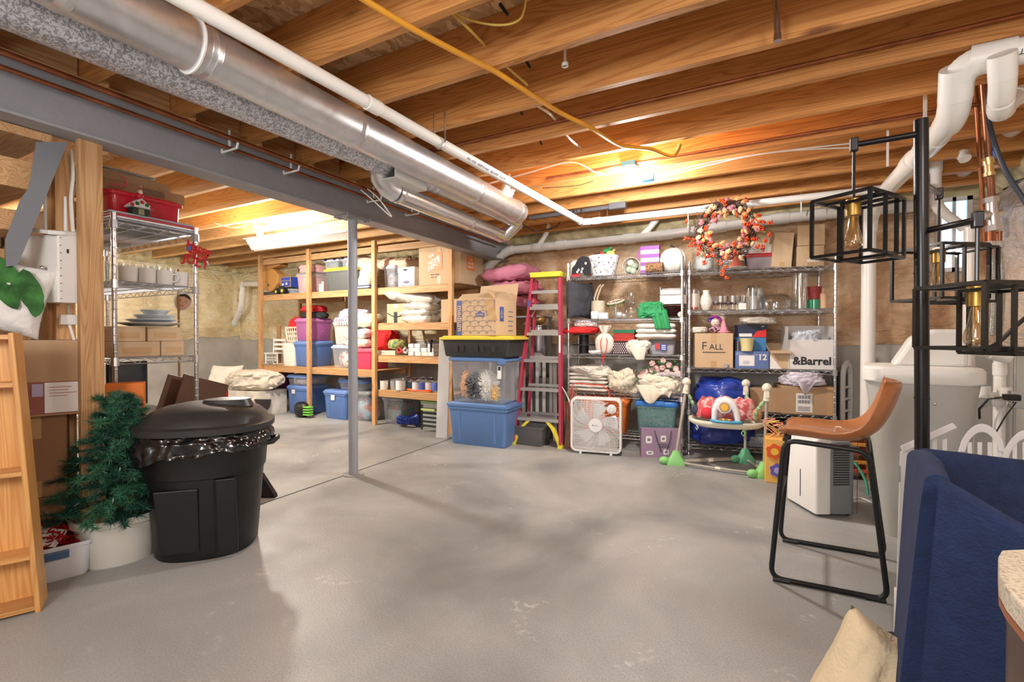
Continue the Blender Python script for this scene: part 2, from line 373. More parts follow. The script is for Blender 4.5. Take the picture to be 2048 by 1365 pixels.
for nm, par, fnc in (('rim_batt', wf, lambda i, j: (lerp(XL, XR, i), YF-.03-.09*math.sin(j*math.pi)-.05*(fn(i*60, j*3)+.3), lerp(2.33, 2.62, j))),
                     ('rim_batt', wl, lambda i, j: (XL+.03+.09*math.sin(j*math.pi)+.05*(fn(i*50, j*3)+.3), lerp(YF, YB, i), lerp(2.33, 2.62, j))),
                     ('rim_batt', wr, lambda i, j: (XR-.03-.07*math.sin(j*math.pi)-.05*(fn(i*50, j*3)+.3), lerp(YF, YB, i), lerp(2.33, 2.62, j)))):
    MB().grid(fnc, 150, 8).build(nm, BATT, par, smooth=True)
# far-right basement window
wx0, wx1 = PY(1862, 450, YF).x, PY(1932, 450, YF).x
wd = top('window_1', '', '', (0, 0, 0)); del wd['category']; del wd['label']; struct(wd)
wz0, wz1 = PY(1895, 545, YF-.1).z, PY(1895, 398, YF-.1).z
m = MB(); yy = YF-.11
for x0, x1, z0, z1 in ((wx0, wx1, wz0, wz0+.035), (wx0, wx1, wz1-.035, wz1), (wx0, wx0+.035, wz0, wz1), (wx1-.035, wx1, wz0, wz1), ((wx0+wx1)/2-.012, (wx0+wx1)/2+.012, wz0, wz1)): m.bx(x0, x1, yy-.03, yy+.02, z0, z1)
m.build('window_frame', WHITE, wd)
MB().bx(wx0+.02, wx1-.02, yy, yy+.008, wz0+.02, wz1-.02).build('pane', mt((.45, .68, .95), .2, emis=.9), wd)
# ================================================================ BEAM, POSTS
BX, BZ0, BZ1 = -2.944, 2.115, 2.352
GREY = mt((.33, .335, .355), .45, bump=.15, bs=60, var=.08)
m = MB(); hw = .075
m.prism([(-hw, 0), (hw, 0), (hw, .012), (.006, .018), (.006, .219), (hw, .225), (hw, .237), (-hw, .237), (-hw, .225), (-.006, .219), (-.006, .018), (-hw, .012)], 0, YF-.05-YB, 'xz')
tag(m.build('steel_beam', GREY, loc=(BX, YB, BZ0)), 'grey painted steel girder running under the joists', 'beam')
MB().bx(BX-.07, BX+.07, YB+.02, YF-.02, BZ1, ZJ).build('top_plate', STUDY, ceil)
pb = G(708, 950)
cp = top('steel_column', 'slim grey round steel post standing on the concrete under the girder', 'post', (BX, pb.y, 0))
MB().cyl((0, 0, .006), (0, 0, BZ0-.012), .038, n=20).build('shaft', mt((.36, .38, .42), .45), cp, smooth=40)
MB().loft([(circ(.085, 24), 0), (circ(.082, 24), .008)]).build('base_plate', mt((.30, .29, .27), .8), cp)
m = MB().bx(-.07, .07, -.12, .12, BZ0-.012, BZ0)
for sx in (-1, 1):
    for sy in (-1, 1): m.tube([(sx*.045, sy*.075, BZ0-.02), (sx*.05, sy*.10, BZ0-.015), (sx*.072, sy*.12, BZ0-.012), (sx*.078, sy*.12, BZ0+.015)], .006, 6)
m.build('cap_plate', GREY, cp)
# ================================================================ DUCTS
GM, GS, GF = galv(True), galv(False), mt((.70, .70, .72), .22, .95, bump=.2, bs=25)
def extend(p, q, y):
    d = q-p; return p+d*((y-p.y)/d.y)
def duct(name, label, pa, pb_, r, y0, m, seams, parts=(), cat='duct'):
    p = extend(pa, pb_, y0); d = (pb_-p); L = d.length
    t = top(name, label, cat, p); dn = d/L
    t_ = MB().cyl((0, 0, 0), d, r, n=28).build('pipe_body', m, t, smooth=50)
    for s in seams:
        c = dn*(s*L)
        for dd, rr in ((-.012, 1.012), (.012, 1.012)):
            pass
        MB().tube([c-dn*.022, c-dn*.018, c-dn*.004, c, c+dn*.004, c+dn*.018, c+dn*.022], [r*1.002, r*1.02, r*1.02, r*1.045, r*1.02, r*1.02, r*1.002], 28).build('seam', m, t, smooth=50)
    return t
DA, DB = PZ(800, 305, 2.28), PZ(1037, 426, 2.28)
d2 = duct('round_duct', 'smooth round galvanised duct nearest the white drain pipe', DA, DB, .098, YB+.05, GS, (.42, .50, .64, .86, .985))
MB().tube([DB-V((.0, .35, 0)), DB-V((-.04, .30, -.10)), DB-V((-.10, .27, -.28))], .06, 16).build('takeoff', WHITE, d2, smooth=50).matrix_parent_inverse = Matrix.Translation(-d2.location)
EA, EB = PZ(5, -6, 2.28), PZ(770, 320, 2.28)
d1 = duct('round_duct', 'mottled spangled galvanised duct alongside the grey girder', EA, EB, .098, YB+.05, GM, (.56, .90, .97))
EC = PZ(1022, 434, 2.28)
d3 = duct('round_duct', 'thinner dull duct continuing from the mottled one towards the far wall', EB, EC, .078, EB.y+.01, GS, (.05, .26, .30))
# lower branch duct with elbows
LA, LB = PZ(790, 384, 2.13), PZ(1000, 470, 2.13)
d4 = duct('branch_duct', 'shiny foil-bright branch duct hanging lowest beside the girder', LA, LB, .068, LA.y, GF, (.02, .62))
dd = (LB-LA)
MB().tube([V((0, 0, 0)), V((-.01, -.06, .015)), V((-.01, -.12, .06)), V((.01, -.15, .12)), V((.05, -.16, .17)), V((.10, -.14, .19))], .072, 20).build('elbow', GS, d4, smooth=50)
up = EC-LA
MB().tube([dd, dd+V((.01, .07, .01)), dd*.5+up*.5+V((.06, .13+dd.y*.0, .05)), up+V((.0, .10, 0)), up], .071, 20).build('elbow', GF, d4, smooth=50)
m = MB(); q = PZ(800, 372, 2.16); m.M = Matrix.Translation(q-LA)
m.bx(-.09, .10, -.16, .16, -.004, 0); m.bx(-.09, -.086, -.16, .16, 0, .08); m.bx(.096, .10, -.16, .16, 0, .08)
m.build('saddle', mt((.72, .71, .66), .5), d4)
# ================================================================ PIPES
def pipe(name, label, pts, r, m=PVC, cat='pipe', cpl=(), n=14, bend=.0, parts='coupling'):
    P = [V(p) for p in pts]; o = P[0].copy()
    Q = [P[0]]
    for i in range(1, len(P)-1):
        a, b, c = P[i-1], P[i], P[i+1]; k = min(bend or r*2.0, (a-b).length*.45, (c-b).length*.45)
        s, e = b+(a-b).normalized()*k, b+(c-b).normalized()*k
        for j in range(6):
            t = j/5; Q.append(s*(1-t)**2+b*2*t*(1-t)+e*t*t)
    Q.append(P[-1])
    t = top(name, label, cat, o)
    MB().tube([q-o for q in Q], r, n).build('run', m, t, smooth=50)
    for i in range(1, len(P)-1):
        a, b, c = P[i-1], P[i], P[i+1]; k = min((bend or r*2.0)*1.25, (a-b).length*.48, (c-b).length*.48)
        s, e = b+(a-b).normalized()*k, b+(c-b).normalized()*k
        pts2 = [s*(1-x/6)**2+b*2*(x/6)*(1-x/6)+e*(x/6)**2-o for x in range(7)]
        if cpl != 'none': MB().tube(pts2, r*1.13, n).build('elbow', m, t, smooth=50)
    if cpl and cpl != 'none':
        for s, f in cpl:
            a, b = P[s], P[s+1]; c = a.lerp(b, f)-o; d = (b-a).normalized()
            MB().cyl(c-d*r*1.3, c+d*r*1.3, r*1.16, n=n).build(parts, m, t, smooth=50)
    return t
pa, pb2 = PZ(368, 0, 2.205), PZ(1165, 445, 2.24)
p1 = pipe('drain_pipe', 'long white plastic drain pipe hung beside the ducts', [extend(pa, pb2, YB+.05), pb2, PY(1425, 416, pb2.y+.10), PY(1790, 375, pb2.y+.22)], .029, cpl=((0, .55), (0, .995), (1, .12)))
LET = text("PVC-1120   ASTM D-2665   NSF-DWV   SCH 40", .022, mt((.25, .25, .3), .6), p1, (0, 0, 0), (0, 0, 0))
def mrot(o, a, b_): pass
pass
dvec = (pb2-pa).normalized(); LET.rotation_mode = 'QUATERNION'
xax = dvec; nrm = (EYE-PZ(900, 290, 2.205)); nrm = (nrm-xax*nrm.dot(xax)).normalized(); yax = nrm.cross(xax)
LET.rotation_quaternion = Matrix((xax, yax, nrm)).transposed().to_quaternion(); LET.location = pa.lerp(pb2, .50)-p1.location+nrm*.030
def strap(label, c, r, hgt, m=CHROME):
    t = top('pipe_hanger', label, 'hanger', c)
    MB().tube([V((r*1.15*math.cos(a), 0, r*1.15*math.sin(a))) for a in [math.pi*(1+x/12) for x in range(13)]], .004, 6).build('loop', m, t)
    for sg in (-1, 1): MB().bx(sg*r*1.25-.002, sg*r*1.25+.002, -.008, .008, 0, hgt).build('band', m, t)
    return t
strap('curved metal strap holding the long drain pipe midway', pa.lerp(pb2, (PZ(885, 285, 2.215)-pa).length/(pb2-pa).length), .029, .16)
strap('metal strap holding the long drain pipe near its far elbow', pa.lerp(pb2, .985), .029, .13)
strap('metal strap on the pipe run crossing in front of the far wall', PY(1207, 438, pb2.y+.02), .029, .12)
YP = 5.22
p2 = pipe('drain_pipe', 'thick white waste pipe running low across the far wall', [PY(942, 537, YP), PY(975, 535, YP), PY(1016, 501, YP), PY(1330, 470, YP), PY(1560, 437, YP), PY(1830, 412, YP)], .050, cpl=((2, .22), (2, .38), (2, .8), (3, .5), (4, .3)), bend=.06)
pipe('drain_pipe', 'short white pipe angling up from the far waste pipe to the joists', [PY(1075, 494, YP), PY(1090, 472, YP-.05), PY(1100, 448, YP-.1)], .030, cpl='none')
pipe('drain_pipe', 'stubby white pipe wye behind the autumn wreath', [PY(1280, 474, YP), PY(1298, 458, YP), PY(1318, 432, YP)], .035, cpl='none')
pipe('drain_pipe', 'white plastic pipe stepping down the yellow insulation in the far corner', [PX(534, 567, -6.9), PY(486, 568, 5.2), PY(483, 614, 5.2), PY(468, 650, 5.3), PY(462, 655, 5.37)], .05, cpl=((1, .5), (2, .4)), bend=.07)
# tall pipe stack, right
zt = 2.34
pipe('soil_stack', 'large white soil pipe dropping from the ceiling behind the lamp', [PT(2075, 96, 1.85), PT(1915, 128, 2.0), PT(1908, 235, 2.12), PT(1862, 285, 2.45), PT(1755, 400, 3.7), PT(1738, 440, 3.95), (PT(1738, 440, 3.95).x, PT(1738, 440, 3.95).y, .02)], .052, cpl=((0, .55), (1, .35), (3, .25), (4, .6)), n=20, bend=.085)
st = [o for o in COL.objects if o.name.startswith('soil_stack')][0]
lt = text('CHARLOTTE PIPE N/E', .030, INK, st, (0, 0, 0), sx=.85); lt.rotation_mode = 'QUATERNION'
A_, B_ = PT(2075, 96, 1.85), PT(1915, 128, 2.0); xax = (A_-B_).normalized()*-1; c = A_.lerp(B_, .3); nrm = EYE-c; nrm = (nrm-xax*nrm.dot(xax)).normalized(); yax = nrm.cross(xax)
lt.rotation_quaternion = Matrix((xax, yax, nrm)).transposed().to_quaternion(); lt.location = A_.lerp(B_, .25)-st.location+nrm*.053
pipe('waste_pipe', 'white trap pipe looping beside the black cable at the ceiling', [PT(2004, 110, 1.85), PT(2006, 175, 1.9), PT(1998, 228, 2.0), PT(2035, 190, 2.2), PT(2090, 175, 2.2)], .038, cpl=((0, .35),), bend=.06)
pipe('waste_pipe', 'wide diagonal waste pipe climbing along the insulated right wall', [PX(1884, 378, 1.50), PX(2120, 175, 1.50)], .052, cpl=((0, .18),))
pipe('waste_pipe', 'crooked white vent pipe between the lamp post and the copper lines', [PT(1930, 318, 3.2), PT(1914, 288, 3.3), PT(1872, 296, 3.5), PT(1872, 415, 3.6), PT(1928, 456, 3.6)], .034, cpl=((0, .5), (2, .3)), bend=.06)
pipe('riser_pipe', 'white riser pipe standing behind the water softener', [PT(1940, 455, 3.3), V((PT(1940, 455, 3.3).x, PT(1940, 455, 3.3).y, .02))], .034, cpl=((0, .4), (0, .55)))
# copper
pipe('copper_pipe', 'slim dull copper pipe leftmost of the wall risers', [PT(1950, 168, 2.55), PT(1976, 560, 2.72)], .011, COPPER, cpl='none')
cpb = pipe('copper_pipe', 'thicker copper riser with a blue-handled brass valve', [PT(1966, 168, 2.5), PT(1984, 395, 2.6), PT(1985, 600, 2.65)], .016, mt((.40, .17, .10), .35, .85, var=.4, vs=9), cpl='none')
BRASS = mt((.72, .50, .22), .3, .9)
def loc_cyl(p, q, r, r1, nm, m, par, n=12): return MB().cyl(p-par.location, q-par.location, r, r1, n).build(nm, m, par, smooth=40)
def rel(u, v): 
    return PT(u, v, 2.55)
loc_cyl(rel(1975, 316), rel(1977, 330), .026, .026, 'collar', BRASS, cpb); loc_cyl(rel(1977, 330), rel(1978, 345), .021, .021, 'valve_body', BRASS, cpb); loc_cyl(rel(1978, 345), rel(1979, 352), .026, .026, 'collar', BRASS, cpb)
loc_cyl(rel(1977, 333), rel(1992, 332), .012, .01, 'stem', CHROME, cpb)
MB().tube([rel(1990, 318)-cpb.location, rel(1987, 303)-cpb.location, rel(1990, 290)-cpb.location], .013, 8).build('handle', mt((.02, .10, .55), .4), cpb, label='blue lever handle')
NI = mt((.62, .62, .60), .3, .9)
loc_cyl(rel(1981, 395), rel(1982, 405), .034, .034, 'union', NI, cpb, 6); loc_cyl(rel(1982, 405), rel(1983, 428), .024, .024, 'union', NI, cpb, 10)
loc_cyl(rel(1962, 432), rel(2002, 426), .019, .019, 'tee', NI, cpb); loc_cyl(rel(1962, 432), rel(1970, 430), .028, .028, 'tee_collar', NI, cpb); loc_cyl(rel(1984, 420), rel(1986, 450), .024, .024, 'tee', NI, cpb)
loc_cyl(rel(1986, 450), rel(1987, 462), .034, .034, 'union', NI, cpb, 6)
for k, (ua, ub) in enumerate(((1980, 1984), (1998, 1999))):
    t = 2.55; p = PT(ua, 496, t); q = PT(ub-1, 672, t); N_ = 60
    rr = []; pts = []
    for i in range(N_*2+1):
        pts.append(p.lerp(q, i/(2*N_))-p+V((.012*math.sin(i/N_*1.6), 0, 0))); rr.append(.0165 if i % 2 else .0125)
    o = top('flexible_hose', ('corrugated steel water hose on the left of the pair', 'corrugated steel water hose on the right of the pair')[k]+' above the softener', 'hose', p)
    MB().tube(pts, rr, 12).build('corrugated_tube', NI, o, smooth=60)
    MB().cyl((0, 0, .0), (0, 0, .035), .021, n=6).build('nut', NI, o); MB().cyl((0, 0, .035), (0, 0, .09), .013, n=12).build('inlet', COPPER, o)
def cable(name, label, pts, r, m, cat='cable', n=6, res=8):
    P = [V(p) for p in pts]; o = P[0].copy(); Q = []
    for i in range(len(P)-1):
        a, b, c, d = P[max(i-1, 0)], P[i], P[i+1], P[min(i+2, len(P)-1)]
        for k in range(res):
            t = k/res; Q.append(.5*((2*b)+(c-a)*t+(2*a-5*b+4*c-d)*t*t+(3*b-a-3*c+d)*t**3)-o)
    Q.append(P[-1]-o)
    return tag(MB().tube(Q, r, n).build(name, m, smooth=60, loc=o), label, cat)
cable('black_cable', 'thick black cable curving down past the copper pipes', [PT(1990, 110, 2.2), PT(1977, 200, 2.2), PT(1982, 260, 2.2), PT(2010, 340, 2.15), PT(2060, 420, 2.1), PT(2080, 480, 2.1)], .010, mt((.03, .04, .06), .5))
# copper lines beside the girder
for dx, dz, r, lb in ((0.10, 0.0, .014, 'upper'), (.055, -.045, .011, 'lower')):
    x = BX+.075+dx
    y0 = YB+.05
    tag(MB().cyl((0, 0, 0), (0, YF-.4-y0, 0), r, n=12).build('copper_pipe', COPPER, smooth=50, loc=(x, y0, 2.325+dz)), f'{lb} of the two copper water lines following the girder', 'pipe')
tag(MB().cyl((0, 0, 0), (4.3, 0, 0), .009, n=10).build('copper_pipe', COPPER, smooth=50, loc=(-2.6, 2.27+.406-.03, 2.455)), 'thin copper line threaded along a joist across the ceiling', 'pipe')
tag(MB().cyl((0, 0, 0), (3.3, 0, 0), .011, n=10).build('copper_pipe', COPPER, smooth=50, loc=(-1.5, 2.27+.406*3-.03, 2.42)), 'dark copper line along the joist just past the gas hose end', 'pipe')
for i, (u, v) in enumerate(((495, 293), (652, 330), (775, 400), (835, 430))):
    p = PZ(u, v, 2.26); t = top('pipe_clip', ['white clip cradling the copper lines above the grey girder nearest the camera', 'second white clip on the copper lines along the girder', 'third white clip on the copper lines near the duct elbow', 'farthest white clip on the copper lines by the branch duct'][i], 'clip', (BX+.15, p.y, 2.27))
    MB().tube([(-.10, 0, .02), (-.10, 0, 0), (.05, 0, 0), (.06, 0, .03)], .007, 6).build('cradle', PVC, t); MB().bx(-.03, -.018, -.004, .004, 0, .12).build('stem', PVC, t)
YEL = mt((.75, .34, .03), .45)
gas = cable('gas_hose', 'long ribbed orange-yellow gas hose slung beneath the joists', [PZ(u, v, z) for u, v, z in ((640, -60, 2.36), (730, 0, 2.36), (830, 60, 2.345), (915, 105, 2.35), (985, 140, 2.37), (1040, 175, 2.35), (1120, 225, 2.36), (1180, 255, 2.34), (1240, 290, 2.37), (1300, 298, 2.36), (1345, 312, 2.33), (1362, 286, 2.38))], .0125, YEL, 'hose', 10, 14)
YC = mt((.80, .58, .12), .5); WC = mt((.78, .74, .66), .5)
cable('power_cable', 'yellow electrical cable looping through the joists at top', [PZ(u, v, z) for u, v, z in ((890, 15, 2.5), (940, 40, 2.46), (1000, 50, 2.44), (1040, 38, 2.46), (1052, 0, 2.52))], .005, YC)
cable('power_cable', 'yellow cable passing behind the gas hose in the near bays', [PZ(u, v, z) for u, v, z in ((895, 18, 2.5), (940, 60, 2.44), (975, 96, 2.5), (1010, 130, 2.5), (1055, 170, 2.47))], .006, YC)
cable('power_cable', 'pale cable pair bridging the bay beyond the gas hose bracket', [PZ(u, v, z) for u, v, z in ((1075, 212, 2.45), (1100, 228, 2.42), (1113, 243, 2.48))], .007, WC)
cable('power_cable', 'short pale cable in the bay above the bulb', [PZ(u, v, z) for u, v, z in ((1130, 268, 2.42), (1145, 283, 2.41), (1162, 296, 2.45))], .007, WC)
cable('power_cable', 'white cable sagging from the drain pipe towards the bare bulb', [PZ(u, v, z) for u, v, z in ((960, 372, 2.385), (1050, 348, 2.37), (1140, 325, 2.385), (1190, 345, 2.34), (1215, 350, 2.37))], .005, WC)
cable('power_cable', 'white cable stapled right of the bulb along the joists', [PZ(u, v, z) for u, v, z in ((1290, 362, 2.36), (1380, 340, 2.37), (1500, 312, 2.38), (1600, 300, 2.38), (1720, 295, 2.38))], .005, WC)
cable('power_cable', 'upper of the white cables crossing to the right wall', [PZ(u, v, z) for u, v, z in ((1310, 352, 2.37), (1420, 325, 2.385), (1560, 303, 2.385), (1720, 285, 2.385))], .005, WC)
cable('power_cable', 'thin dark cable crossing the joist left of the bulb', [PZ(u, v, z) for u, v, z in ((1085, 376, 2.37), (1150, 372, 2.365), (1187, 362, 2.38))], .003, BLACK)
cable('string_loop', 'loose cream wire loop dangling over the grey girder', [PT(722, 380, 3.2), PT(745, 400, 3.15), PT(780, 432, 3.1), PT(778, 425, 3.1), PT(755, 395, 3.15), PT(735, 378, 3.2)], .004, WC)
cable('black_cable', 'black cable drooping from the joists past the duct end', [PZ(u, v, z) for u, v, z in ((1045, 448, 2.33), (1070, 462, 2.31), (1110, 455, 2.33), (1120, 445, 2.38))], .006, BLACK)
# steel strut pole high right, black conduit trough
t = top('brace_rod', 'short chrome rod hanging from the joists at the top edge', 'rod', PZ(1555, 78, 2.34))
MB().cyl((0, 0, 0), (-.01, -.02, .27), .012, n=12).build('shaft', CHROME, t, smooth=40); MB().cyl((0, 0, -.008), (0, 0, .02), .015, n=12).build('ferrule', CHROME, t, smooth=40)
t = top('conduit_trough', 'dark grey conduit running from the duct end to a small box', 'conduit', PZ(1060, 436, 2.36))
q = PZ(1235, 412, 2.36)-t.location
MB().cyl((0, 0, 0), q, .02, n=10).build('tube', mt((.10, .10, .11), .5), t, smooth=40); MB().box(q.x, q.y, q.z, .16, .06, .06).build('box', mt((.10, .10, .11), .5), t, bevel=.008)
c = DA+(DB-DA)*((PZ(420, 75, 2.28)-DA).length/(DB-DA).length)*-1; dn = (DB-DA).normalized(); sx_ = dn.cross(V((0, 0, 1))).normalized()
t = top('duct_strap', 'pale plastic strap looped around the smooth duct', 'strap', c); MB().tube([sx_*(.103*math.cos(a))+V((0, 0, .103*math.sin(a))) for a in [i*math.pi/14 for i in range(28)]], .006, 6, True).build('band', PVC, t)
for i, (u, v, u2, v2) in enumerate(((1000, 8, 1016, 30), (1050, 118, 1060, 135), (1041, 222, 1044, 228), (1080, 282, 1083, 288))):
    p = PZ(u, v, 2.5); q = PZ(u2, v2, 2.45); t = top('steel_peg', ['dark bolt peg at the top edge between the joists', 'dark bolt peg by the gas hose bracket', 'small dark peg beyond the gas hose', 'small dark peg left of the middle bulb'][i], 'bolt', p); MB().cyl((0, 0, 0), q-p, .007, n=8).build('shank', BLACK, t)
# hanger strips
for u, v, zl in ((1130, 120, .12),):
    t = top('pipe_hanger', 'white perforated hanger strip on the thin ceiling copper line', 'hanger', PZ(u, v, 2.44)); MB().bx(-.006, .006, -.002, .002, -.02, .14).build('strip', PVC, t); MB().lathe([(.012, -.03), (.016, -.03), (.016, -.015), (.012, -.015)], 12).build('ring', PVC, t)
t = top('pipe_hanger', 'white perforated strip above the lamp post', 'hanger', PZ(1850, 240, 2.3)); MB().bx(-.008, .008, -.002, .002, -.02, .18).build('strip', PVC, t)
for i, (u, v, h_) in enumerate(((1602, 430, .14), (1775, 333, .1), (1376, 470, .1))):
    t = top('pipe_hanger', ['thin white hanger strip over the two stacked cartons', 'thin white hanger strip left of the lamp shade frame', 'thin white hanger strip left of the wreath'][i], 'hanger', PY(u, v, 5.1 if i != 1 else 3.6)); MB().bx(-.006, .006, -.002, .002, 0, h_+.12).build('strip', PVC, t)
# ================================================================ BULB FIXTURES
def fixture(label, p, box_m, lit=True, sc=1):
    t = top('ceiling_bulb', label, 'light', p)
    MB().ell(0, 0, .0, .034, .034, .038).build('bulb', mt((1, .95, .86), .5, emis=30) if lit else GLASS, t, smooth=True)
    MB().cyl((0, 0, .03), (0, 0, .065), .022, .028).build('socket', WHITE, t, smooth=40)
    MB().lathe([(.03, .062), (.055, .066), (.06, .08), (.058, .085)], 20, cap=True).build('holder', WHITE, t, smooth=40)
    MB().box(0, 0, .10, .10, .10, .04).build('junction_box', box_m, t, bevel=.004)
    return t
BLUE = mt((.05, .25, .55), .5)
fixture('bare lit bulb with blue box under the joists near the middle', B1, BLUE)
fixture('bare lit bulb on a metal box in the rear storage bay', B2, CHROME)
fixture('added unseen fill bulb in the far left bay beyond the wire shelving', FILL5, CHROME)  # fixture made up to carry the added left-bay light
b = MB().box(0, 0, 0, .08, .05, .05).build('outlet_box', BLUE, loc=B1+V((.13, .02, -.005))); tag(b, 'small blue electrical box right of the middle bulb', 'outlet box')
# ================================================================ BUILDERS
def shelf_unit(label, x, y, rz, W, D, hs, Ht, group=None):
    t = top('wire_shelving', label, 'shelving', (x, y, 0), rz, group)
    po = None
    pm = MB().cyl((0, 0, .03), (0, 0, Ht-.02), .0125, n=12); pm.lathe([(.0, Ht-.02), (.014, Ht-.02), (.014, Ht), (.0, Ht)], 12)
    for k in range(int(Ht/.05)): pm.lathe([(.0125, .05*k+.05), (.0136, .052+.05*k), (.0136, .058+.05*k), (.0125, .06+.05*k)], 12)
    pm.lathe([(.0, 0), (.016, 0), (.018, .012), (.012, .03)], 12)
    me = pm.mesh('post', CHROME, 40)
    for px, py in ((0, 0), (W, 0), (0, D), (W, D)):
        o = bpy.data.objects.new('post', me); COL.objects.link(o); o.parent = t; o.location = (px, py, 0)
    m = MB(); r = .003
    def bar(a, b, r=r): m.tube([a, b], r, 4)
    for y0 in (0, D):
        bar((0, y0, 0), (W, y0, 0), .0032); bar((0, y0, -.032), (W, y0, -.032), .0032)
        n = int(W/.05); pts = [(W*i/n, y0, 0 if i % 2 else -.032) for i in range(n+1)]; m.tube(pts, .0026, 4)
    for x0 in (0, W):
        bar((x0, 0, 0), (x0, D, 0), .0032); bar((x0, 0, -.032), (x0, D, -.032), .0032)
        n = int(D/.05); m.tube([(x0, D*i/n, 0 if i % 2 else -.032) for i in range(n+1)], .0026, 4)
    n = int(W/.026)
    for i in range(1, n): m.box(W*i/n, D/2, .003, .004, D, .004)
    for yy in (D*.33, D*.66): m.box(W/2, yy, -.004, W, .006, .006)
    for px, py in ((0, 0), (W, 0), (0, D), (W, D)): m.lathe([(.013, -.042), (.021, -.04), (.018, .008), (.013, .008)], 10, (px, py, 0))
    me2 = m.mesh('wire_shelf', WIREM)
    for h in hs:
        o = bpy.data.objects.new('wire_shelf', me2); COL.objects.link(o); o.parent = t; o.location = (0, 0, h-.005)
    return t
def carton(label, s, m=CARD, name='cardboard_box', cat='box', opened=False, tape=True, group=None, tw=.05, fl=.55):
    t = top(name, label, cat, s['loc'], s['rz'], group); w, d, h = s['w'], s['d'], s['h']
    b = MB()
    if not opened:
        b.box(0, 0, h/2, w, d, h); b.build('body', m, t, bevel=.004)
        if tape:
            MB().bx(-tw/2, tw/2, -d/2-.0015, d/2+.0015, h-.0005, h+.001).bx(-tw/2, tw/2, -d/2-.0015, -d/2, h*.72, h+.001).build('tape', TAPE, t)
            MB().bx(-tw/2, tw/2, -d/2-.0015, -d/2, 0.002, h*.2).build('tape', TAPE, t)
        MB().bx(-w/2, w/2, -.0015, .0015, h, h+.0012).build('flap_seam', INK, t) if d > .2 else None
    else:
        e = .004
        for a in ((-w/2, w/2, -d/2, -d/2+e), (-w/2, w/2, d/2-e, d/2), (-w/2, -w/2+e, -d/2, d/2), (w/2-e, w/2, -d/2, d/2)): b.bx(a[0], a[1], a[2], a[3], 0, h)
        b.bx(-w/2, w/2, -d/2, d/2, 0, e); b.build('body', m, t)
        fd = d*.45*fl/.55
        for i, (ax, an) in enumerate((('x', -2.3), ('x', 2.5), ('y', -.7), ('y', .9))):
            f = MB()
            if ax == 'x':
                sg = -1 if i == 0 else 1; f.grid(lambda p, q: (lerp(-w/2, w/2, p), 0, q*fd), 2, 2); o = f.build('flap', m, t, thick=.004, loc=(0, sg*d/2, h)); o.rotation_euler.x = -sg*(.35 if sg > 0 else 1.9)
            else:
                sg = -1 if i == 2 else 1; f.grid(lambda p, q: (0, lerp(-d/2, d/2, p), q*fd*.8), 2, 2); o = f.build('flap', m, t, thick=.004, loc=(sg*w/2, 0, h)); o.rotation_euler.y = sg*.5
    return t
def tote(label, s, mb_, ml, name='storage_tote', clear=False, group=None, taper=.88, lidh=.035, ribs=True, latch=None, cat='tote', lid=True):
    t = top(name, label, cat, s['loc'], s['rz'], group); w, d, h = s['w'], s['d'], s['h']; hb = h-lidh if lid else h; r = .035*min(1, w/.35); a, c = w*.965, d*.965
    prof = [(rrect(a*taper*.96, c*taper*.96, r), 0), (rrect(a*taper, c*taper, r), .012), (rrect(a*.955, c*.955, r), hb*.90), (rrect(a, c, r), hb*.905), (rrect(a*1.005, c*1.005, r), hb)]
    if clear or not lid: prof += [(rrect(a*.97, c*.97, r), hb), (rrect(a*.93, c*.93, r), hb*.9), (rrect(a*taper*.94, c*taper*.94, r), .01)]
    b = MB().loft(prof); b.build('body', mb_, t, smooth=35)
    if ribs:
        for sx in (-1, 1): MB().rings([[(sx*w*.28+x, -c/2*lerp(taper, .955, zz)-.002+y, hb*(.1+.75*zz)) for x, y in ((-.012, 0), (.012, 0), (.012, .01), (-.012, .01))] for zz in (0, 1)]).build('rib', mb_, t)
    if lid:
        MB().loft([(rrect(w*.985, d*.985, r*1.1), hb-.012), (rrect(w, d, r*1.1), hb-.008), (rrect(w, d, r*1.1), hb+lidh*.4), (rrect(w*.94, d*.94, r), hb+lidh*.55), (rrect(w*.90, d*.90, r), hb+lidh), (rrect(w*.88, d*.88, r), hb+lidh*.9)]).build('lid', ml, t, smooth=35)
    if latch:
        for sx in ((-1, 1) if w > .3 else (0,)): MB().box(sx*w*.0 if latch == 'c' else sx*w*.36, -d/2-.006, hb-.02, .07, .012, .05).build('latch', ml, t, bevel=.003)
    return t
def heap(label, s, m, name='folded_blanket', cat='blanket', seed=0, e=.55, amp=.12, wr=6, nu=96, nv=44, group=None, thick=0, part='cloth'):
    """a soft crumpled heap: rounded box mass with folds running over it"""
    w, d, h = s['w']/2, s['d']/2, s['h']/2
    def ds(P):
        x, y, z = P; q = V((x/w, y/d, z/h))
        k = noise.noise(V((q.x*1.3+seed, q.y*1.3, q.z*1.1)))*amp*1.3+abs(noise.noise(V((q.x*wr*.6+seed, q.y*wr*.4, q.z*wr*.5+seed*3))))*-amp*1.1+noise.noise(V((q.x*wr*1.6, q.y*wr, q.z*wr*1.8+seed)))*amp*.35
        k += .05+amp*.55*(.35-abs(noise.noise(V((q.x*wr*.5+2*q.z+seed*2, q.y*wr*.5, q.z*wr*1.3))))**.6)+amp*.12*noise.noise(V((q.x*wr*4, q.y*wr*3, q.z*wr*4+seed)))
        z2 = z*(1+k)+h
        return (x*(1+k), y*(1+k), max(z2, 0.0)+.001*0)
    b = MB().ell(0, 0, 0, w, d, h, nu, nv, e); b.v = [ds(p) for p in b.v]
    o = b.build(name, m, smooth=True, loc=s['loc'], rz=s['rz'])
    return tag(o, label, cat, group)
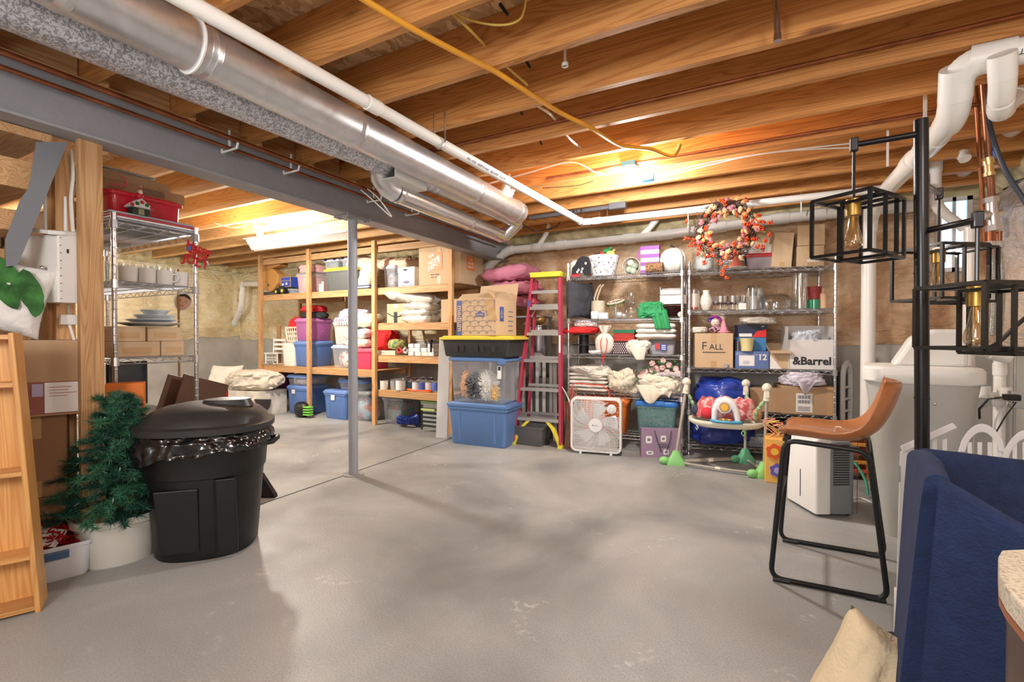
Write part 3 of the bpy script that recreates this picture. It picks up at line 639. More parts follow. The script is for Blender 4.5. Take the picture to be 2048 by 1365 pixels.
def folded(label, s, m, n=3, name='folded_blanket', cat='blanket', seed=0, group=None):
    """layers of folded cloth with rounded fold edges"""
    w, d, h = s['w'], s['d'], s['h']; t = top(name, label, cat, s['loc'], s['rz'], group); lh = h/n
    for i in range(n):
        def f(a, b_, i=i):
            return None
        R = []; ww = w*(1-.05*random.random()); dd_ = d*(1-.06*random.random()); ox = random.uniform(-.01, .01)
        N_ = 26
        for j in range(N_+1):
            x = -ww/2+ww*j/N_; ed = min(1, min(j, N_-j)/2.2)**.6; hh = lh*.5*(.35+.65*ed); 
            ring = []
            for k in range(16):
                a = 2*math.pi*k/16; y = math.copysign(abs(math.cos(a))**.45, math.cos(a))*dd_/2; z = math.copysign(abs(math.sin(a))**.7, math.sin(a))*hh
                z += .18*lh*fn(x*9+seed+i*5, y*8, i) if z > 0 else .05*lh*fn(x*9+seed, y*8, i)
                y += .012*fn(x*12, i*3+seed, z*30)
                ring.append((x+ox, y, max(z+lh*(i+.5), .0)))
            R.append(ring)
        MB().rings(R).build('fold', m, t, smooth=60)
    return t
def cushion(label, loc, w, h, d, m, rot=(0, 0, 0), name='pillow', cat='pillow', seed=0, amp=.05, group=None, piping=None):
    def P(i, j, sg):
        x, y = i*2-1, j*2-1; ex = (max(0, (1-x**4))*max(0, (1-y**4)))**.42
        cr = 1-.10*(x*x*(1-y*y)+y*y*(1-x*x)) if True else 1
        pin = 1-.09*(1-abs(x*y))
        z = sg*ex*d/2*(1+.25*fn(x*3+seed, y*3, sg))+amp*d*.5*fn(x*6, y*6+seed)*ex
        return (x*w/2*(1-.09*(1-y*y)*abs(x)**3) , y*h/2*(1-.09*(1-x*x)*abs(y)**3), z)
    b = MB().grid(lambda i, j: P(i, j, 1), 22, 22).grid(lambda i, j: P(i, j, -1), 22, 22)
    o = b.build(name, m, smooth=True, loc=loc); o.rotation_euler = rot
    return tag(o, label, cat, group)
def small(name, label, cat, mb_, m, loc, rz=0, smooth=40, bevel=0, group=None):
    return tag(mb_.build(name, m, smooth=smooth, loc=loc, rz=rz, bevel=bevel), label, cat, group)
def P4(t, dx, dy, dz): return t
# ================================================================ LEFT SIDE
# beam-side post and studs of the stair wall
def stud(u0, u1, x, z0, z1, name='stud', th=.04, m=STUD, par=ws):
    a, b = PX(u0, HZ, x), PX(u1, HZ, x)
    return MB().bx(-th, 0, min(a.y, b.y)-(a.y+b.y)/2, max(a.y, b.y)-(a.y+b.y)/2, z0, z1).build(name, m, par, loc=(x, (a.y+b.y)/2, 0), bevel=.002)
s0 = stud(161, 209, -2.93, 0, BZ0, name='support_post', th=.035, par=None); tag(s0, 'thick pine post under the grey girder left of the wire shelving', 'post')
stud(113, 152, -3.12, 0, BZ0-.02); stud(96, 112, -3.16, 0, BZ0-.02); stud(20, 62, -3.35, 0, 1.2)
# staircase underside
stc = top('staircase', 'underside of wooden stairs with steel-grey stringer at the far left', 'stairs', PX(60, 500, -2.98)); so = stc.location
def sp(u, v, x=-2.98): return PX(u, v, x)-so
R2 = [[tuple(sp(u, v, x)) for u, v in ((72, 284), (136, 284), (79, 426), (36, 530), (12, 534), (10, 480), (40, 400), (58, 375))] for x in (-2.98, -3.02)]
MB().rings(R2).build('stringer', mt((.17, .18, .20), .5), stc)
for u0, v0, u1, v1 in ((-40, 300, 78, 384), (-60, 405, 44, 464), (-60, 490, 12, 530)):
    a, c = sp(u0, v0, -3.03), sp(u1, v1, -3.03)
    MB().bx(a.x-.9, a.x, min(a.y, c.y), max(a.y, c.y), c.z, a.z).build('tread_block', STUDX, stc, bevel=.003)
a, c = PX(-40, 246, -2.88), PX(112, 282, -2.88)
MB().bx(-3.9, -2.99, a.y-.3, c.y+.02, BZ0-.045, BZ0-.005).build('header_board', STUDX, ws)
# network cabinet
cab = top('wall_cabinet', 'white metal utility cabinet screwed to the stair studs', 'cabinet', PX(135, 530, -3.02)); co = cab.location
ya, yb = PX(115, 540, -2.98).y, PX(156, 540, -2.98).y; zt_, zb_ = PX(135, 470, -2.98).z, PX(135, 606, -2.98).z
CW = mt((.78, .77, .73), .35, coat=.2)
MB().bx(-3.10-co.x, -2.98-co.x, ya-co.y, yb-co.y, zb_-co.z, zt_-co.z).build('body', CW, cab, bevel=.003)
dr = [[(x, y, z) for x, y in ((-2.98-co.x, ya-co.y), (-3.20-co.x, ya-.07-co.y), (-3.20-co.x, ya-.055-co.y), (-2.985-co.x, ya+.015-co.y))] for z in (zb_-co.z, zt_-co.z-.004)]
MB().rings(dr).build('door', CW, cab, bevel=.002)
kn = V((-3.05, ya-.026, (zt_+zb_)/2))-co; MB().ell(kn.x+.02, kn.y-.012, kn.z, .01, .01, .01).build('lock', CHROME, cab, smooth=True)
for k in range(9): MB().box(-2.979-co.x, ya+.012-co.y, lerp(zb_, zt_, (k+.5)/9)-co.z, .002, .004, .004).build('rivet', INK, cab)
MB().box(-2.979-co.x, (ya+yb)/2-co.y, zt_-.08-co.z, .002, .008, .02).build('slot', INK, cab)
rt = top('router', 'white wireless router with two upright aerials on the cabinet', 'router', V((-3.03, (ya+yb)/2-.01, zt_+.002)))
MB().box(0, 0, .012, .12, .16, .02, Euler((.12, .15, .2)).to_matrix()).build('case', CW, rt, bevel=.004)
for dy in (-.045, .03): MB().cyl((-.03, dy, .02), (-.03, dy, .20), .007, .006, 8).build('antenna', WHITE, rt, smooth=40)
ob = top('outlet_box', 'small cream outlet box below the cabinet with grey cord', 'outlet', PX(138, 640, -3.07)); MB().box(0, 0, 0, .03, .07, .05).build('box', CW, ob, bevel=.003)
MB().tube([(0, .0, .02), (.02, -.01, .09), (.015, -.02, .14), (0, -.02, .17)], .004, 6).build('cord', mt((.4, .4, .4), .5), ob); MB().tube([(0, 0, -.02), (.01, .02, -.12)], .006, 6).build('cord', PVC, ob)
cable('white_cable', 'bundle of pale wires running down the stair stud', [PX(142, 300, -3.05), PX(146, 350, -3.05), PX(142, 400, -3.05), PX(147, 470, -3.05)], .008, WC)
# cardboard stack behind and big tree box
def boxat(u, v, t, w, d, h, rz=0, zb=None):
    p = PT(u, v, t); 
    return dict(loc=(p.x, p.y, p.z if zb is None else zb), w=w, d=d, h=h, rz=rz)
b0 = PT(96, 830, 2.27); zb0 = b0.z-.0
FC = YAW+.66  # items here face the camera
xs = carton('plain brown carton lowest in the stack under the tree box', dict(loc=(b0.x-.14, b0.y+.0, 0), w=.24, d=.26, h=.36, rz=FC), CARDD)
xs = carton('plain brown carton middle of the stack under the tree box', dict(loc=(b0.x-.14, b0.y+.01, .361), w=.23, d=.25, h=zb0-.362, rz=FC), CARDD)
tb = carton('open brown carton printed with a white frosted christmas tree', dict(loc=(b0.x-.10, b0.y-.02, zb0), w=.46, d=.26, h=.365, rz=FC), CARD, tape=False)
MB().bx(-.23, .23, -.1315, -.13, .008, .165).build('print_band', mt((.30, .10, .07), .5), tb)
MB().bx(.055, .225, -.133, -.1315, .014, .160).build('print_panel', PAPER, tb)
m = MB()
for k in range(6): m.prism([(-.04+.006*k, .03+.018*k), (.04-.006*k, .03+.018*k), (.0, .055+.019*k)], -.1338, -.1315, 'xz')
m.build('printed_tree', mt((.75, .75, .78), .6), tb, loc=(-.03, 0, 0)); MB().bx(.012, .05, -.1335, -.1315, .095, .155).build('printed_window', mt((.45, .40, .55), .5), tb)
for k in range(4): MB().bx(.07, .07+random.uniform(.06, .12), -.1342, -.133, .135-.014*k, .139-.014*k).build('print_line', mt((.5, .3, .3), .6), tb)
carton('brown carton with black printing up behind the cabinet', dict(loc=(-3.75, 1.02, 1.3), w=.45, d=.2, h=.55, rz=FC), CARD, tape=False)
tx = [o for o in COL.objects if o.get('label', '').startswith('brown carton with black')][0]
text('UX\nFUR', .10, INK, tx, (.0, -.102, .30)); 
pl = carton('tall plain crate standing behind the stair stud', dict(loc=(-3.75, 1.02, 0), w=.5, d=.22, h=1.30, rz=FC), CARDD, tape=False)
# white pillow with green leaves
pw = PT(-4, 590, 2.15)
GP = mt((.80, .79, .76), .95, bump=.6, bs=60, sheen=.5)
pil = cushion('fluffy white pillow with green leaf design at the left edge', (pw.x, pw.y, pw.z), .36, .34, .17, GP, (math.pi/2, .25, YAW+.55), amp=.2)
lm = mt((.06, .22, .05), .95, var=.6, vs=14, bump=.6, bs=60)
for k, (lx, lz, ang, sx_) in enumerate(((.02, .10, -.7, 1.3), (.12, .05, -1.1, 1.2), (-.05, .13, -.2, 1.2), (.05, .02, -.9, 1.0), (.15, .0, -1.3, .8))):
    m = MB()
    for sg in (1,):
        def lf(i, j, lx=lx, lz=lz, ang=ang, sx_=sx_):
            a = (i*2-1)*.085*sx_; wd = .035*sx_*math.cos((i-.5)*math.pi)**.6*(j*2-1) if 0 < i < 1 else 0
            X = lx+a*math.cos(ang)-wd*math.sin(ang); Y = lz+a*math.sin(ang)+wd*math.cos(ang)
            x, y = X/.23, Y/.20; ex = (max(0, 1-x**4)*max(0, 1-y**4))**.42
            return (X, Y, ex*.085*(1+.25*fn(x*3, y*3, 1)+.2*fn(x*6, y*6))+.010)
        m.grid(lf, 12, 5)
    m.build('leaf_motif', lm, pil, smooth=True)
# pine cubby rack, leaning at the left edge
cr = G(82, 1225); crb = top('pine_rack', 'tall varnished pine rack with open cubbies at the left edge', 'shelf unit', cr, YAW+.62)
Wc, Dc, Hc = .62, .13, 1.165; tilt = -.06
m = MB().bx(-.018, 0, 0, Dc, 0, Hc).build('side_panel', PINE, crb, bevel=.004); m.rotation_euler.y = tilt
m = MB().bx(-.018, 0, 0, Dc, 0, Hc).build('side_panel', PINE, crb, bevel=.004, loc=(-Wc, 0, .0)); m.rotation_euler.y = tilt
m = MB().bx(-Wc, -.018, Dc-.012, Dc-.004, 0, Hc-.01).build('back_panel', PINE, crb); m.rotation_euler.y = tilt
for k, h_ in enumerate((.02, .235, .585, .95, Hc-.02)):
    m = MB().bx(-Wc, -.018, .004, Dc-.012, -.009, .009).build('shelf', PINEX, crb, loc=(h_*math.sin(tilt), 0, h_))
for a_ in (.235, .585): m = MB().bx(-.29, -.275, .02, Dc-.012, .01, .34).build('divider', PINE, crb, loc=(a_*math.sin(tilt), 0, a_)); m.rotation_euler.y = tilt
# tub of red tinsel
tp = G(120, 1165); 
tub = tote('translucent white tub overflowing with red tinsel beside the pine rack', dict(loc=(tp.x-.14, tp.y+.02, 0), w=.30, d=.28, h=.165, rz=YAW+.75), mt((.78, .80, .86), .25, alpha=.9), None, 'open_tub', lid=False, ribs=False, cat='tub')
MB().box(-.02, -.135, .125, .16, .016, .035).build('handle', mt((.05, .12, .25), .4), tub, bevel=.004)
R = mt((.55, .01, .012), .25, .5)
m = MB(); random.seed(3)
for k in range(420):
    a = random.uniform(0, 6.28); r_ = .15*random.random()**.5; x, y, z = r_*.85*math.cos(a), r_*.80*math.sin(a), .09+.16*random.random()*(1-r_*3)
    d = V((random.uniform(-1, 1), random.uniform(-1, 1), random.uniform(-.5, 1))).normalized()*.03
    m.tube([(x, y, z), (x+d.x, y+d.y, z+d.z)], .0035, 3)
o = m.build('tinsel', R, loc=(tp.x-.14, tp.y+.03, .02)); tag(o, 'heap of shiny red tinsel garland filling the white tub', 'tinsel', kind='stuff')
small('paper_sheet', 'white card lying in the tub of red tinsel', 'paper', MB().box(0, 0, 0, .13, .10, .003, Euler((.5, .3, .4)).to_matrix()), PAPER, (tp.x-.10, tp.y-.02, .20), YAW)
# christmas tree in oval pot
pc = G(240, 1138); fw = V((-math.sin(YAW), math.cos(YAW), 0)); rt_ = V((math.cos(YAW), math.sin(YAW), 0))
pc = pc+(pc-V((0, 0, 0))).normalized()*.15
tr = top('christmas_tree', 'small green artificial christmas tree with string lights in a white tub', 'tree', (pc.x, pc.y, 0), YAW+.7)
sq = .80
MB().loft([(circ(.145, 28, .145*sq), 0), (circ(.15, 28, .15*sq), .01), (circ(.178, 28, .178*sq), .20), (circ(.192, 28, .192*sq), .205), (circ(.196, 28, .196*sq), .24), (circ(.182, 28, .182*sq), .24), (circ(.175, 28, .175*sq), .19)]).build('pot', mt((.62, .62, .56), .45, coat=.1), tr, smooth=35)
MB().lathe([(.0, .2), (.172, .2)], 20, cap=False, sy=sq).build('soil', mt((.03, .02, .015), .9), tr)
MB().cyl((0, 0, .19), (0, 0, .86), .014, .004, 8).build('trunk', mt((.06, .05, .03), .8), tr)
random.seed(11)
NEED = [mt((.012, .075, .045), .5), mt((.035, .15, .075), .5)]
lights = MB(); wires = MB()
for b_ in range(96):
    f = b_/95; z = .225+f*.60; L_ = lerp(.29, .07, f**1.05)*random.uniform(.8, 1.12); a = b_*2.4
    dr_ = V((math.cos(a), math.sin(a), .32+.5*f)); m = MB(); pts = []; p = V((0, 0, z)); st_ = 7
    for k in range(st_+1):
        s_ = k/st_; pts.append(V((math.cos(a)*L_*s_, math.sin(a)*L_*s_, z+L_*(.40*s_-.45*s_*s_)+.25*f*L_*s_)))
    m.tube(pts, .0022, 3)
    nd = int(80+170*L_/.3)
    tw = [(0, 0)]+[(random.uniform(.3, .9), random.choice((-1, 1))*random.uniform(.5, .9)) for _ in range(4)]
    for ts, ta in tw:
        i0 = ts*st_; bp_ = pts[int(i0)].lerp(pts[min(int(i0)+1, st_)], i0 % 1); dirb = (pts[-1]-pts[0]).normalized()
        if ta: dirb = (Matrix.Rotation(ta, 3, 'Z') @ dirb); LL = L_*.36
        else: bp_ = pts[1]; LL = (pts[-1]-pts[1]).length
        for k in range(int(nd if not ta else nd*.4)):
            s_ = random.random(); c = bp_+dirb*LL*s_
            n_ = V((random.uniform(-1, 1), random.uniform(-1, 1), random.uniform(-.8, 1))).normalized(); q = c+(dirb*.75+n_*.9).normalized()*random.uniform(.026, .045)
            sd = n_.cross(dirb).normalized()*.0018
            kk = len(m.v); m.v += [tuple(c-sd), tuple(c+sd), tuple(q)]; m.f.append((kk, kk+1, kk+2))
    m.build('branch', NEED[b_ % 2], tr)
    if b_ % 3 == 0:
        q = pts[5]; wires.tube([pts[3], q+V((0, 0, .01)), pts[6]], .0015, 3)
        o = MB().cyl(q, q+V((.004, 0, .022)), .0032, .0018, 6).build('light_bulb', mt((.55, .62, .60), .3), tr)
wires.build('light_wire', mt((.01, .08, .03), .5), tr)['kind'] = 'stuff'
o = bpy.data.objects.new('red_decor', None)
bpy.data.objects.remove(o)
# orange box and brown carton behind the tree, items lying behind the can
FW2 = YAW+.45
q = PT(252, 855, 2.62); ob_ = carton('bright orange carton with a black symbol label behind the christmas tree', dict(loc=(q.x-.0, q.y, 0), w=.17, d=.12, h=.885, rz=YAW+.6), mt((.80, .20, .02), .5), tape=False)
MB().bx(.02, .07, -.0615, -.06, .62, .80).build('label', PAPER, ob_); MB().lathe([(.006, 0), (.014, 0)], 12).build('symbol', INK, ob_, loc=(.045, -.063, .76)).rotation_euler.x = math.pi/2
MB().bx(.03, .06, -.063, -.062, .64, .69).build('symbol', INK, ob_)
q = PT(325, 845, 2.95); bb = carton('brown carton tipped back behind the black trash can', dict(loc=(q.x, q.y+.05, .28), w=.45, d=.18, h=.30, rz=YAW+.1), CARDL); bb.rotation_euler = (-.55, -.25, YAW+.15)
carton('plain low carton on the floor propping the tipped box', dict(loc=(q.x+.02, q.y+.12, 0), w=.42, d=.34, h=.30, rz=YAW+.1), CARDD)
# ---------------------------------------------------------------- trash can
g = G(418, 1126); cdir = g.normalized(); tc_ = g+cdir*.245
can = top('trash_can', 'large black oval trash can with domed lid and bin liner', 'trash can', (tc_.x, tc_.y, 0), YAW+.30)
BK = mt((.006, .006, .0065), .42, var=.3, vs=20, bump=.08, bs=90)
def ov(w, d, n=40, e=.80):
    P = []
    for i in range(n):
        a = 2*math.pi*i/n; P.append((math.copysign(abs(math.cos(a))**e, math.cos(a))*w/2, math.copysign(abs(math.sin(a))**e, math.sin(a))*d/2))
    return P
MB().loft([(ov(.455, .40), 0), (ov(.47, .41), .012), (ov(.535, .475), .42), (ov(.555, .49), .425), (ov(.575, .505), .56), (ov(.58, .51), .565), (ov(.59, .515), .60), (ov(.565, .49), .60), (ov(.55, .47), .5)]).build('barrel', BK, can, smooth=35)
MB().rings([[(x*lerp(1, 1.12, zz), -lerp(.212, .246, zz)+y, lerp(.05, .38, zz)) for x, y in ((-.15, 0), (.02, 0), (.02, .02), (-.15, .02))] for zz in (0, 1)]).build('molded_panel', BK, can, bevel=.004)
MB().rings([[(x, -lerp(.205, .243, zz)+y, lerp(.02, .42, zz)) for x, y in ((.09, .0), (.105, -.006), (.19, .0), (.19, .02), (.09, .02))] for zz in (0, 1)]).build('rib', BK, can, bevel=.003)
LID = mt((.030, .030, .030), .4, bump=.1, bs=80)
MB().loft([(ov(.63, .55), .645), (ov(.645, .565), .65), (ov(.65, .57), .680), (ov(.595, .52), .69), (ov(.56, .49), .72), (ov(.50, .43), .748), (ov(.40, .34), .770), (ov(.24, .2), .786), (ov(.05, .05), .790)]).build('lid', LID, can, smooth=40)
MB().loft([(ov(.26, .16, 24), .765), (ov(.22, .13, 24), .803), (ov(.10, .06, 24), .81)]).build('lid_handle', LID, can, smooth=40, loc=(.10, -.02, 0))
for sx in (-1, 1): MB().tube([(sx*.27, -.08, .55), (sx*.335, -.07, .565), (sx*.345, 0, .57), (sx*.335, .07, .565), (sx*.27, .08, .55)], .014, 8).build('handle', BK, can, smooth=50)
BAG = mt((.008, .008, .009), .16, bump=.3, bs=18, coat=.5)
def bagf(i, j):
    a = i*2*math.pi; e = .80; c, s_ = math.cos(a), math.sin(a); hang = .095+.05*fn(c*2.2, s_*2.2, 5)+.02*math.sin(a*3+1)
    w_, d_ = (.60, .525) if j < .2 else (.615+.02*j, .545+.02*j)
    wr = .022*fn(c*9, s_*9, j*2)+.008*fn(c*22, s_*22, j*5)
    return (math.copysign(abs(c)**e, c)*(w_/2+wr), math.copysign(abs(s_)**e, s_)*(d_/2+wr), .64-hang*j+.008*fn(c*12, s_*12, j*9))
MB().grid(bagf, 150, 12).build('bin_liner', BAG, can, smooth=True)
q = G(535, 1000); 
sb = top('black_easel_foot', 'black wedge-shaped stand poking out behind the trash can', 'stand', (q.x-.02, q.y+.05, 0), YAW)
MB().prism([(-.10, 0), (.03, 0), (.025, .02), (-.07, .17), (-.10, .17)], -.02, .02, 'xz').build('wedge', BLACK, sb)
# ---------------------------------------------------------------- wire shelving A
AX0, AX1, AY0, AY1 = -4.48, -3.27, 1.31, 1.75
AH = [.12, .56]; 
def AZ(v, u=225): return PX(u, v, AX1).z
hs = [AZ(440), AZ(560), AZ(717), .655, .15]
shelf_unit('chrome wire shelving by the pine post holding mugs and platters', AX0, AY0, 0, AX1-AX0, AY1-AY0, hs, AZ(424), None)
hA, hB, hC = hs[0], hs[1], hs[2]
def onA(u, v, z, dx=0): p = PX(u, v, AX1-dx); return p
# top shelf
s = dict(loc=(-3.55, 1.53, hA+.10), w=.42, d=.33, h=.16, rz=math.pi/2)
RED = mt((.60, .01, .03), .3, coat=.3)
tote('glossy red storage bin on top of the wire shelving', dict(loc=(-3.56, 1.54, hA+.068), w=.42, d=.34, h=.15, rz=math.pi/2), RED, RED, 'red_bin', ribs=False, lidh=.02, taper=.93)
for k in range(4):
    small('picture_frame', ['grey framed panel at the top', 'red edged panel second from the top', 'white panel second from the bottom', 'grey backing panel at the bottom'][k]+' of the flat stack under the red bin', 'frame', MB().box(0, 0, .007, .44, .45, .012), mt([(.35, .36, .40), (.55, .02, .03), (.75, .75, .75), (.25, .25, .27)][k], .4), (-3.52+.01*k, 1.53, hA+.052-.0155*k), 0, None, .002)
ct = carton('long flat kraft carton lying above the red bin', dict(loc=(-3.68, 1.56, hA+.224), w=.48, d=.40, h=.07, rz=math.pi/2-.06), CARDD, tape=False)
for k in range(4): MB().bx(.0, .12, -.2015, -.20, .052-.011*k, .056-.011*k).build('print_line', INK, ct)
carton('second flat kraft carton on the very top of the shelving', dict(loc=(-3.72, 1.52, hA+.297), w=.42, d=.36, h=.06, rz=math.pi/2), CARD, tape=False)
folded('flattened cream cover folded on the cartons under the girder', dict(loc=(-3.72, 1.50, hA+.36), w=.36, d=.30, h=.04, rz=math.pi/2), mt((.66, .62, .55), .8), 2, 'folded_cover', 'cover', 3)
carton('large dark box behind the red bin on the top shelf', dict(loc=(-4.10, 1.54, hA+.006), w=.42, d=.30, h=.21, rz=math.pi/2), CARDD)
q = PX(250, 372, -3.42)
hk = top('hanger_hook', 'pink coat hanger hooked over the carton edge', 'hanger', (-3.42, 1.38, hA+.245)); MB().tube([(0, -.03, 0), (0, .03, 0), (0, .05, .01), (0, .062, .03), (0, .05, .055), (0, .03, .055)], .004, 6).build('hook', mt((.70, .08, .15), .4), hk, smooth=60)
# santa cottage figure
sc_ = top('santa_cottage', 'little santa figure sitting on a snowy cottage ornament', 'ornament', (-3.33, 1.46, hA+.068), math.pi/2)
MB().bx(-.045, .045, -.03, .03, 0, .045).build('cottage', mt((.04, .05, .03), .7, var=.4), sc_); MB().prism([(-.065, .04), (.065, .04), (.05, .06), (.0, .10), (-.05, .06)], -.04, .04, 'xz').build('snowy_roof', SNOWW, sc_, bevel=.006)
for k in range(5): MB().ell(-.05+.025*k, -.042, .05+.012*(2-abs(2-k)), .011, .01, .011, 8, 5).build('holly', mt((.02, .14, .05), .6) if k % 2 else RED, sc_, smooth=True)
MB().bx(-.015, .015, -.032, -.03, 0, .035).build('doorway', mt((.30, .30, .15), .6), sc_)
MB().ell(0, -.01, .115, .022, .02, .024, 10, 7).build('body', RED, sc_, smooth=True); MB().ell(0, -.015, .143, .014, .014, .014, 10, 7).build('head', mt((.72, .42, .30), .6), sc_, smooth=True)
MB().ell(0, -.024, .137, .012, .007, .012, 8, 6).build('beard', SNOWW, sc_, smooth=True); MB().cyl((0, -.01, .15), (.012, 0, .175), .013, .002, 10).build('hat', RED, sc_, smooth=60)
MB().ell(.012, 0, .177, .005, .005, .005, 6, 5).build('pompom', SNOWW, sc_)
# mugs and glasses
def mug(loc, rz, lb, sc=1):
    t = top('mug', lb, 'mug', loc, rz, 'white mugs on the wire shelf')
    MB().lathe([(.0, 0), (.036*sc, 0), (.040*sc, .01), (.043*sc, .075*sc), (.0445*sc, .08*sc), (.041*sc, .08*sc), (.037*sc, .012), (0, .01)], 24).build('cup', mt((.72, .69, .64), .25, coat=.3), t, smooth=50)
    MB().tube([(.04*sc, 0, .062*sc), (.062*sc, 0, .06*sc), (.068*sc, 0, .04*sc), (.058*sc, 0, .02*sc), (.039*sc, 0, .02*sc)], .005*sc, 8).build('handle', mt((.72, .69, .64), .25, coat=.3), t, smooth=60)
    return t
for k, (u, v) in enumerate(((256, 562), (293, 565), (329, 567), (361, 569))):
    p = PX(u, v, AX1-.07); mug((p.x, p.y, hB+.003), math.pi-.5 if k < 2 else .9, ['white mug nearest the left chrome post', 'second white mug from the left chrome post', 'third white mug on the wire shelf', 'white mug nearest the right chrome post'][k], 1.12)
def tumbler(loc, h=.12, r=.035, lb='', grp='clear tumblers behind the white mugs', name='drinking_glass', cat='glass', m=GLASS):
    return small(name, lb, cat, MB().lathe([(0, .004), (r*.85, .004), (r*.85, 0), (r*.88, 0), (r, h), (r*.94, h), (r*.82, .012), (0, .012)], 18), m, loc, group=grp)
for k in range(12):
    tumbler((AX1-.17-.085*(k//6), AY0+.05+.066*(k % 6), hB+.003), .125, .030, ['first', 'second', 'third', 'fourth', 'fifth', 'sixth'][k % 6]+' clear tumbler from the left in the '+('row behind the mugs' if k < 6 else 'row farthest from the mugs'))
# platters
def plate(loc, r, h, lb, m=mt((.60, .66, .70), .2, coat=.4), sy=1, name='plate', cat='plate', grp=None):
    return small(name, lb, cat, MB().lathe([(0, .004), (r*.55, .0), (r*.6, .0), (r, h), (r*.99, h+.004), (r*.58, .008), (0, .008)], 28, sy=sy), m, loc, group=grp)
zc = hC+.19
yA = PX(305, 640, AX1-.16).y
plate((AX1-.17, yA-.01, zc), .20, .018, 'wide oval white platter at the bottom of the dish stack', sy=.85)
plate((AX1-.17, yA, zc+.020), .16, .02, 'shallow white dish second in the dish stack', sy=.85)
plate((AX1-.16, yA+.015, zc+.024), .12, .045, 'deep oval white bowl on the dish stack', sy=.9, name='serving_bowl', cat='bowl')
plate((AX1-.17, yA+.02, zc+.066), .085, .035, 'small white bowl topping the dish stack', sy=.9, name='serving_bowl', cat='bowl')
for k, (u0, u1, v0, v1, lb) in enumerate(((226, 292, 653, 679, 'taped kraft parcel at left under the dishes'), (295, 366, 652, 679, 'taped kraft parcel at right under the dishes'), (226, 321, 681, 717, 'long taped carton resting on the wire shelf'), (322, 372, 679, 715, 'short taped carton at the shelf end by the right post'))):
    a, c = PX(u0, v1, AX1-.05), PX(u1, v0, AX1-.05)
    z0 = hC+.002 if k > 1 else hC+.095
    zz = hC+.094 if k > 1 else hC+.185
    b_ = carton(lb, dict(loc=(AX1-.05-.15, (a.y+c.y)/2, z0), w=abs(c.y-a.y)-.004, d=.30, h=zz-z0, rz=math.pi/2), CARDL, tape=False)
    w_ = abs(c.y-a.y); MB().bx(-w_*.30, w_*.30, -.1515, -.15, .02, .055).build('tape', TAPE, b_)
# sign hanging on right post
sg_ = top('hanging_sign', 'glittery red happy fourth of july sign hung on the chrome post', 'sign', PX(396, 510, AX1+.03)); sg_.rotation_euler = (0, .22, math.pi/2)
GLIT = mt((.55, .01, .015), .4, .2, bump=.8, bs=200)
for s_, z, sz in (('Happy', .045, .062), ('4th of', 0, .050), ('JULY', -.052, .078)): text(s_, sz, GLIT, sg_, (0, 0, z), name='sign_word', ext=.003, bold=.0015)
MB().box(-.055, .004, .03, .03, .006, .05).build('flag_motif', mt((.03, .05, .25), .5), sg_)
MB().bx(-.06, .06, .003, .006, .016, .026).bx(-.06, .06, .003, .006, -.03, -.018).build('backing', GLIT, sg_)
MB().tube([(.06, 0, -.02), (.075, 0, -.045)], .008, 8).build('firecracker', mt((.5, .5, .6), .3, .6), sg_)
# face cutout pinned on the insulation support
fc = top('photo_cutout', 'cut-out photo of a smiling head taped on a slim stick', 'photo', PX(366, 604, -4.6)); fc.rotation_euler = (0, .25, YAW+.45)
m = MB().prism([(.07*math.cos(a)*(1+.05*math.sin(3*a)), .085*math.sin(a)) for a in [i*math.pi/10 for i in range(20)]], 0, .004, 'xz').build('white_margin', PAPER, fc)
MB().prism([(.058*math.cos(a), .072*math.sin(a)-.003) for a in [i*math.pi/10 for i in range(20)]], -.002, 0, 'xz').build('face', mt((.66, .42, .30), .6), fc)
MB().prism([(.06*math.cos(a), .074*math.sin(a)) for a in [i*math.pi/12 for i in range(1, 12)]]+[(-.05, .035), (0, .05), (.05, .03)], -.004, -.002, 'xz').build('hair', mt((.05, .03, .02), .7), fc)
for sx in (-1, 1): MB().box(sx*.022, -.003, .008, .013, .002, .006).build('eye', INK, fc)
MB().box(0, -.003, -.035, .03, .002, .007).build('mouth', mt((.5, .12, .10), .6), fc); MB().box(0, -.003, -.012, .008, .002, .02).build('nose', mt((.55, .32, .22), .6), fc)
q = PX(357, 560, -4.62); small('slim_stick', 'slim wooden stick standing behind the mugs by the head cut-out', 'stick', MB().cyl((0, 0, 0), (0, 0, 1.75), .011, n=8), mt((.35, .22, .10), .6), (q.x, q.y, 0))
# lower shelf / floor clutter behind
q = PX(255, 765, -3.40); mon = top('monitor', 'black flat computer monitor standing on the lower wire shelving', 'monitor', (q.x, q.y, .66), math.pi/2+.3)
MB().bx(-.12, .12, -.012, .012, .06, .33).build('bezel', BLACK, mon, bevel=.004); MB().bx(-.105, .105, -.0135, -.012, .08, .315).build('screen', mt((.02, .03, .045), .1), mon); MB().bx(-.07, .07, -.05, .05, 0, .01).bx(-.02, .02, -.01, .015, 0, .08).build('stand', BLACK, mon)
for sx, yy, lb in ((0, 1.72, 'brown framed panel leaning out past the right chrome post'), (.07, 1.66, 'second dark panel leaning behind the right chrome post')):
    o = small('framed_picture', lb, 'panel', MB().box(0, 0, .34, .018, .34, .66), mt((.10, .045, .025), .4) if not sx else mt((.14, .07, .04), .4), (-3.45-sx, yy, .20), .25, None, .003); o.rotation_euler = (-.32, .0, .1)
q = PX(305, 760, -3.9)
fr = top('frosted_branches', 'silvery frosted twig bundle on the low shelf', 'decoration', (-3.75, 1.6, .16))
random.seed(5); m = MB()
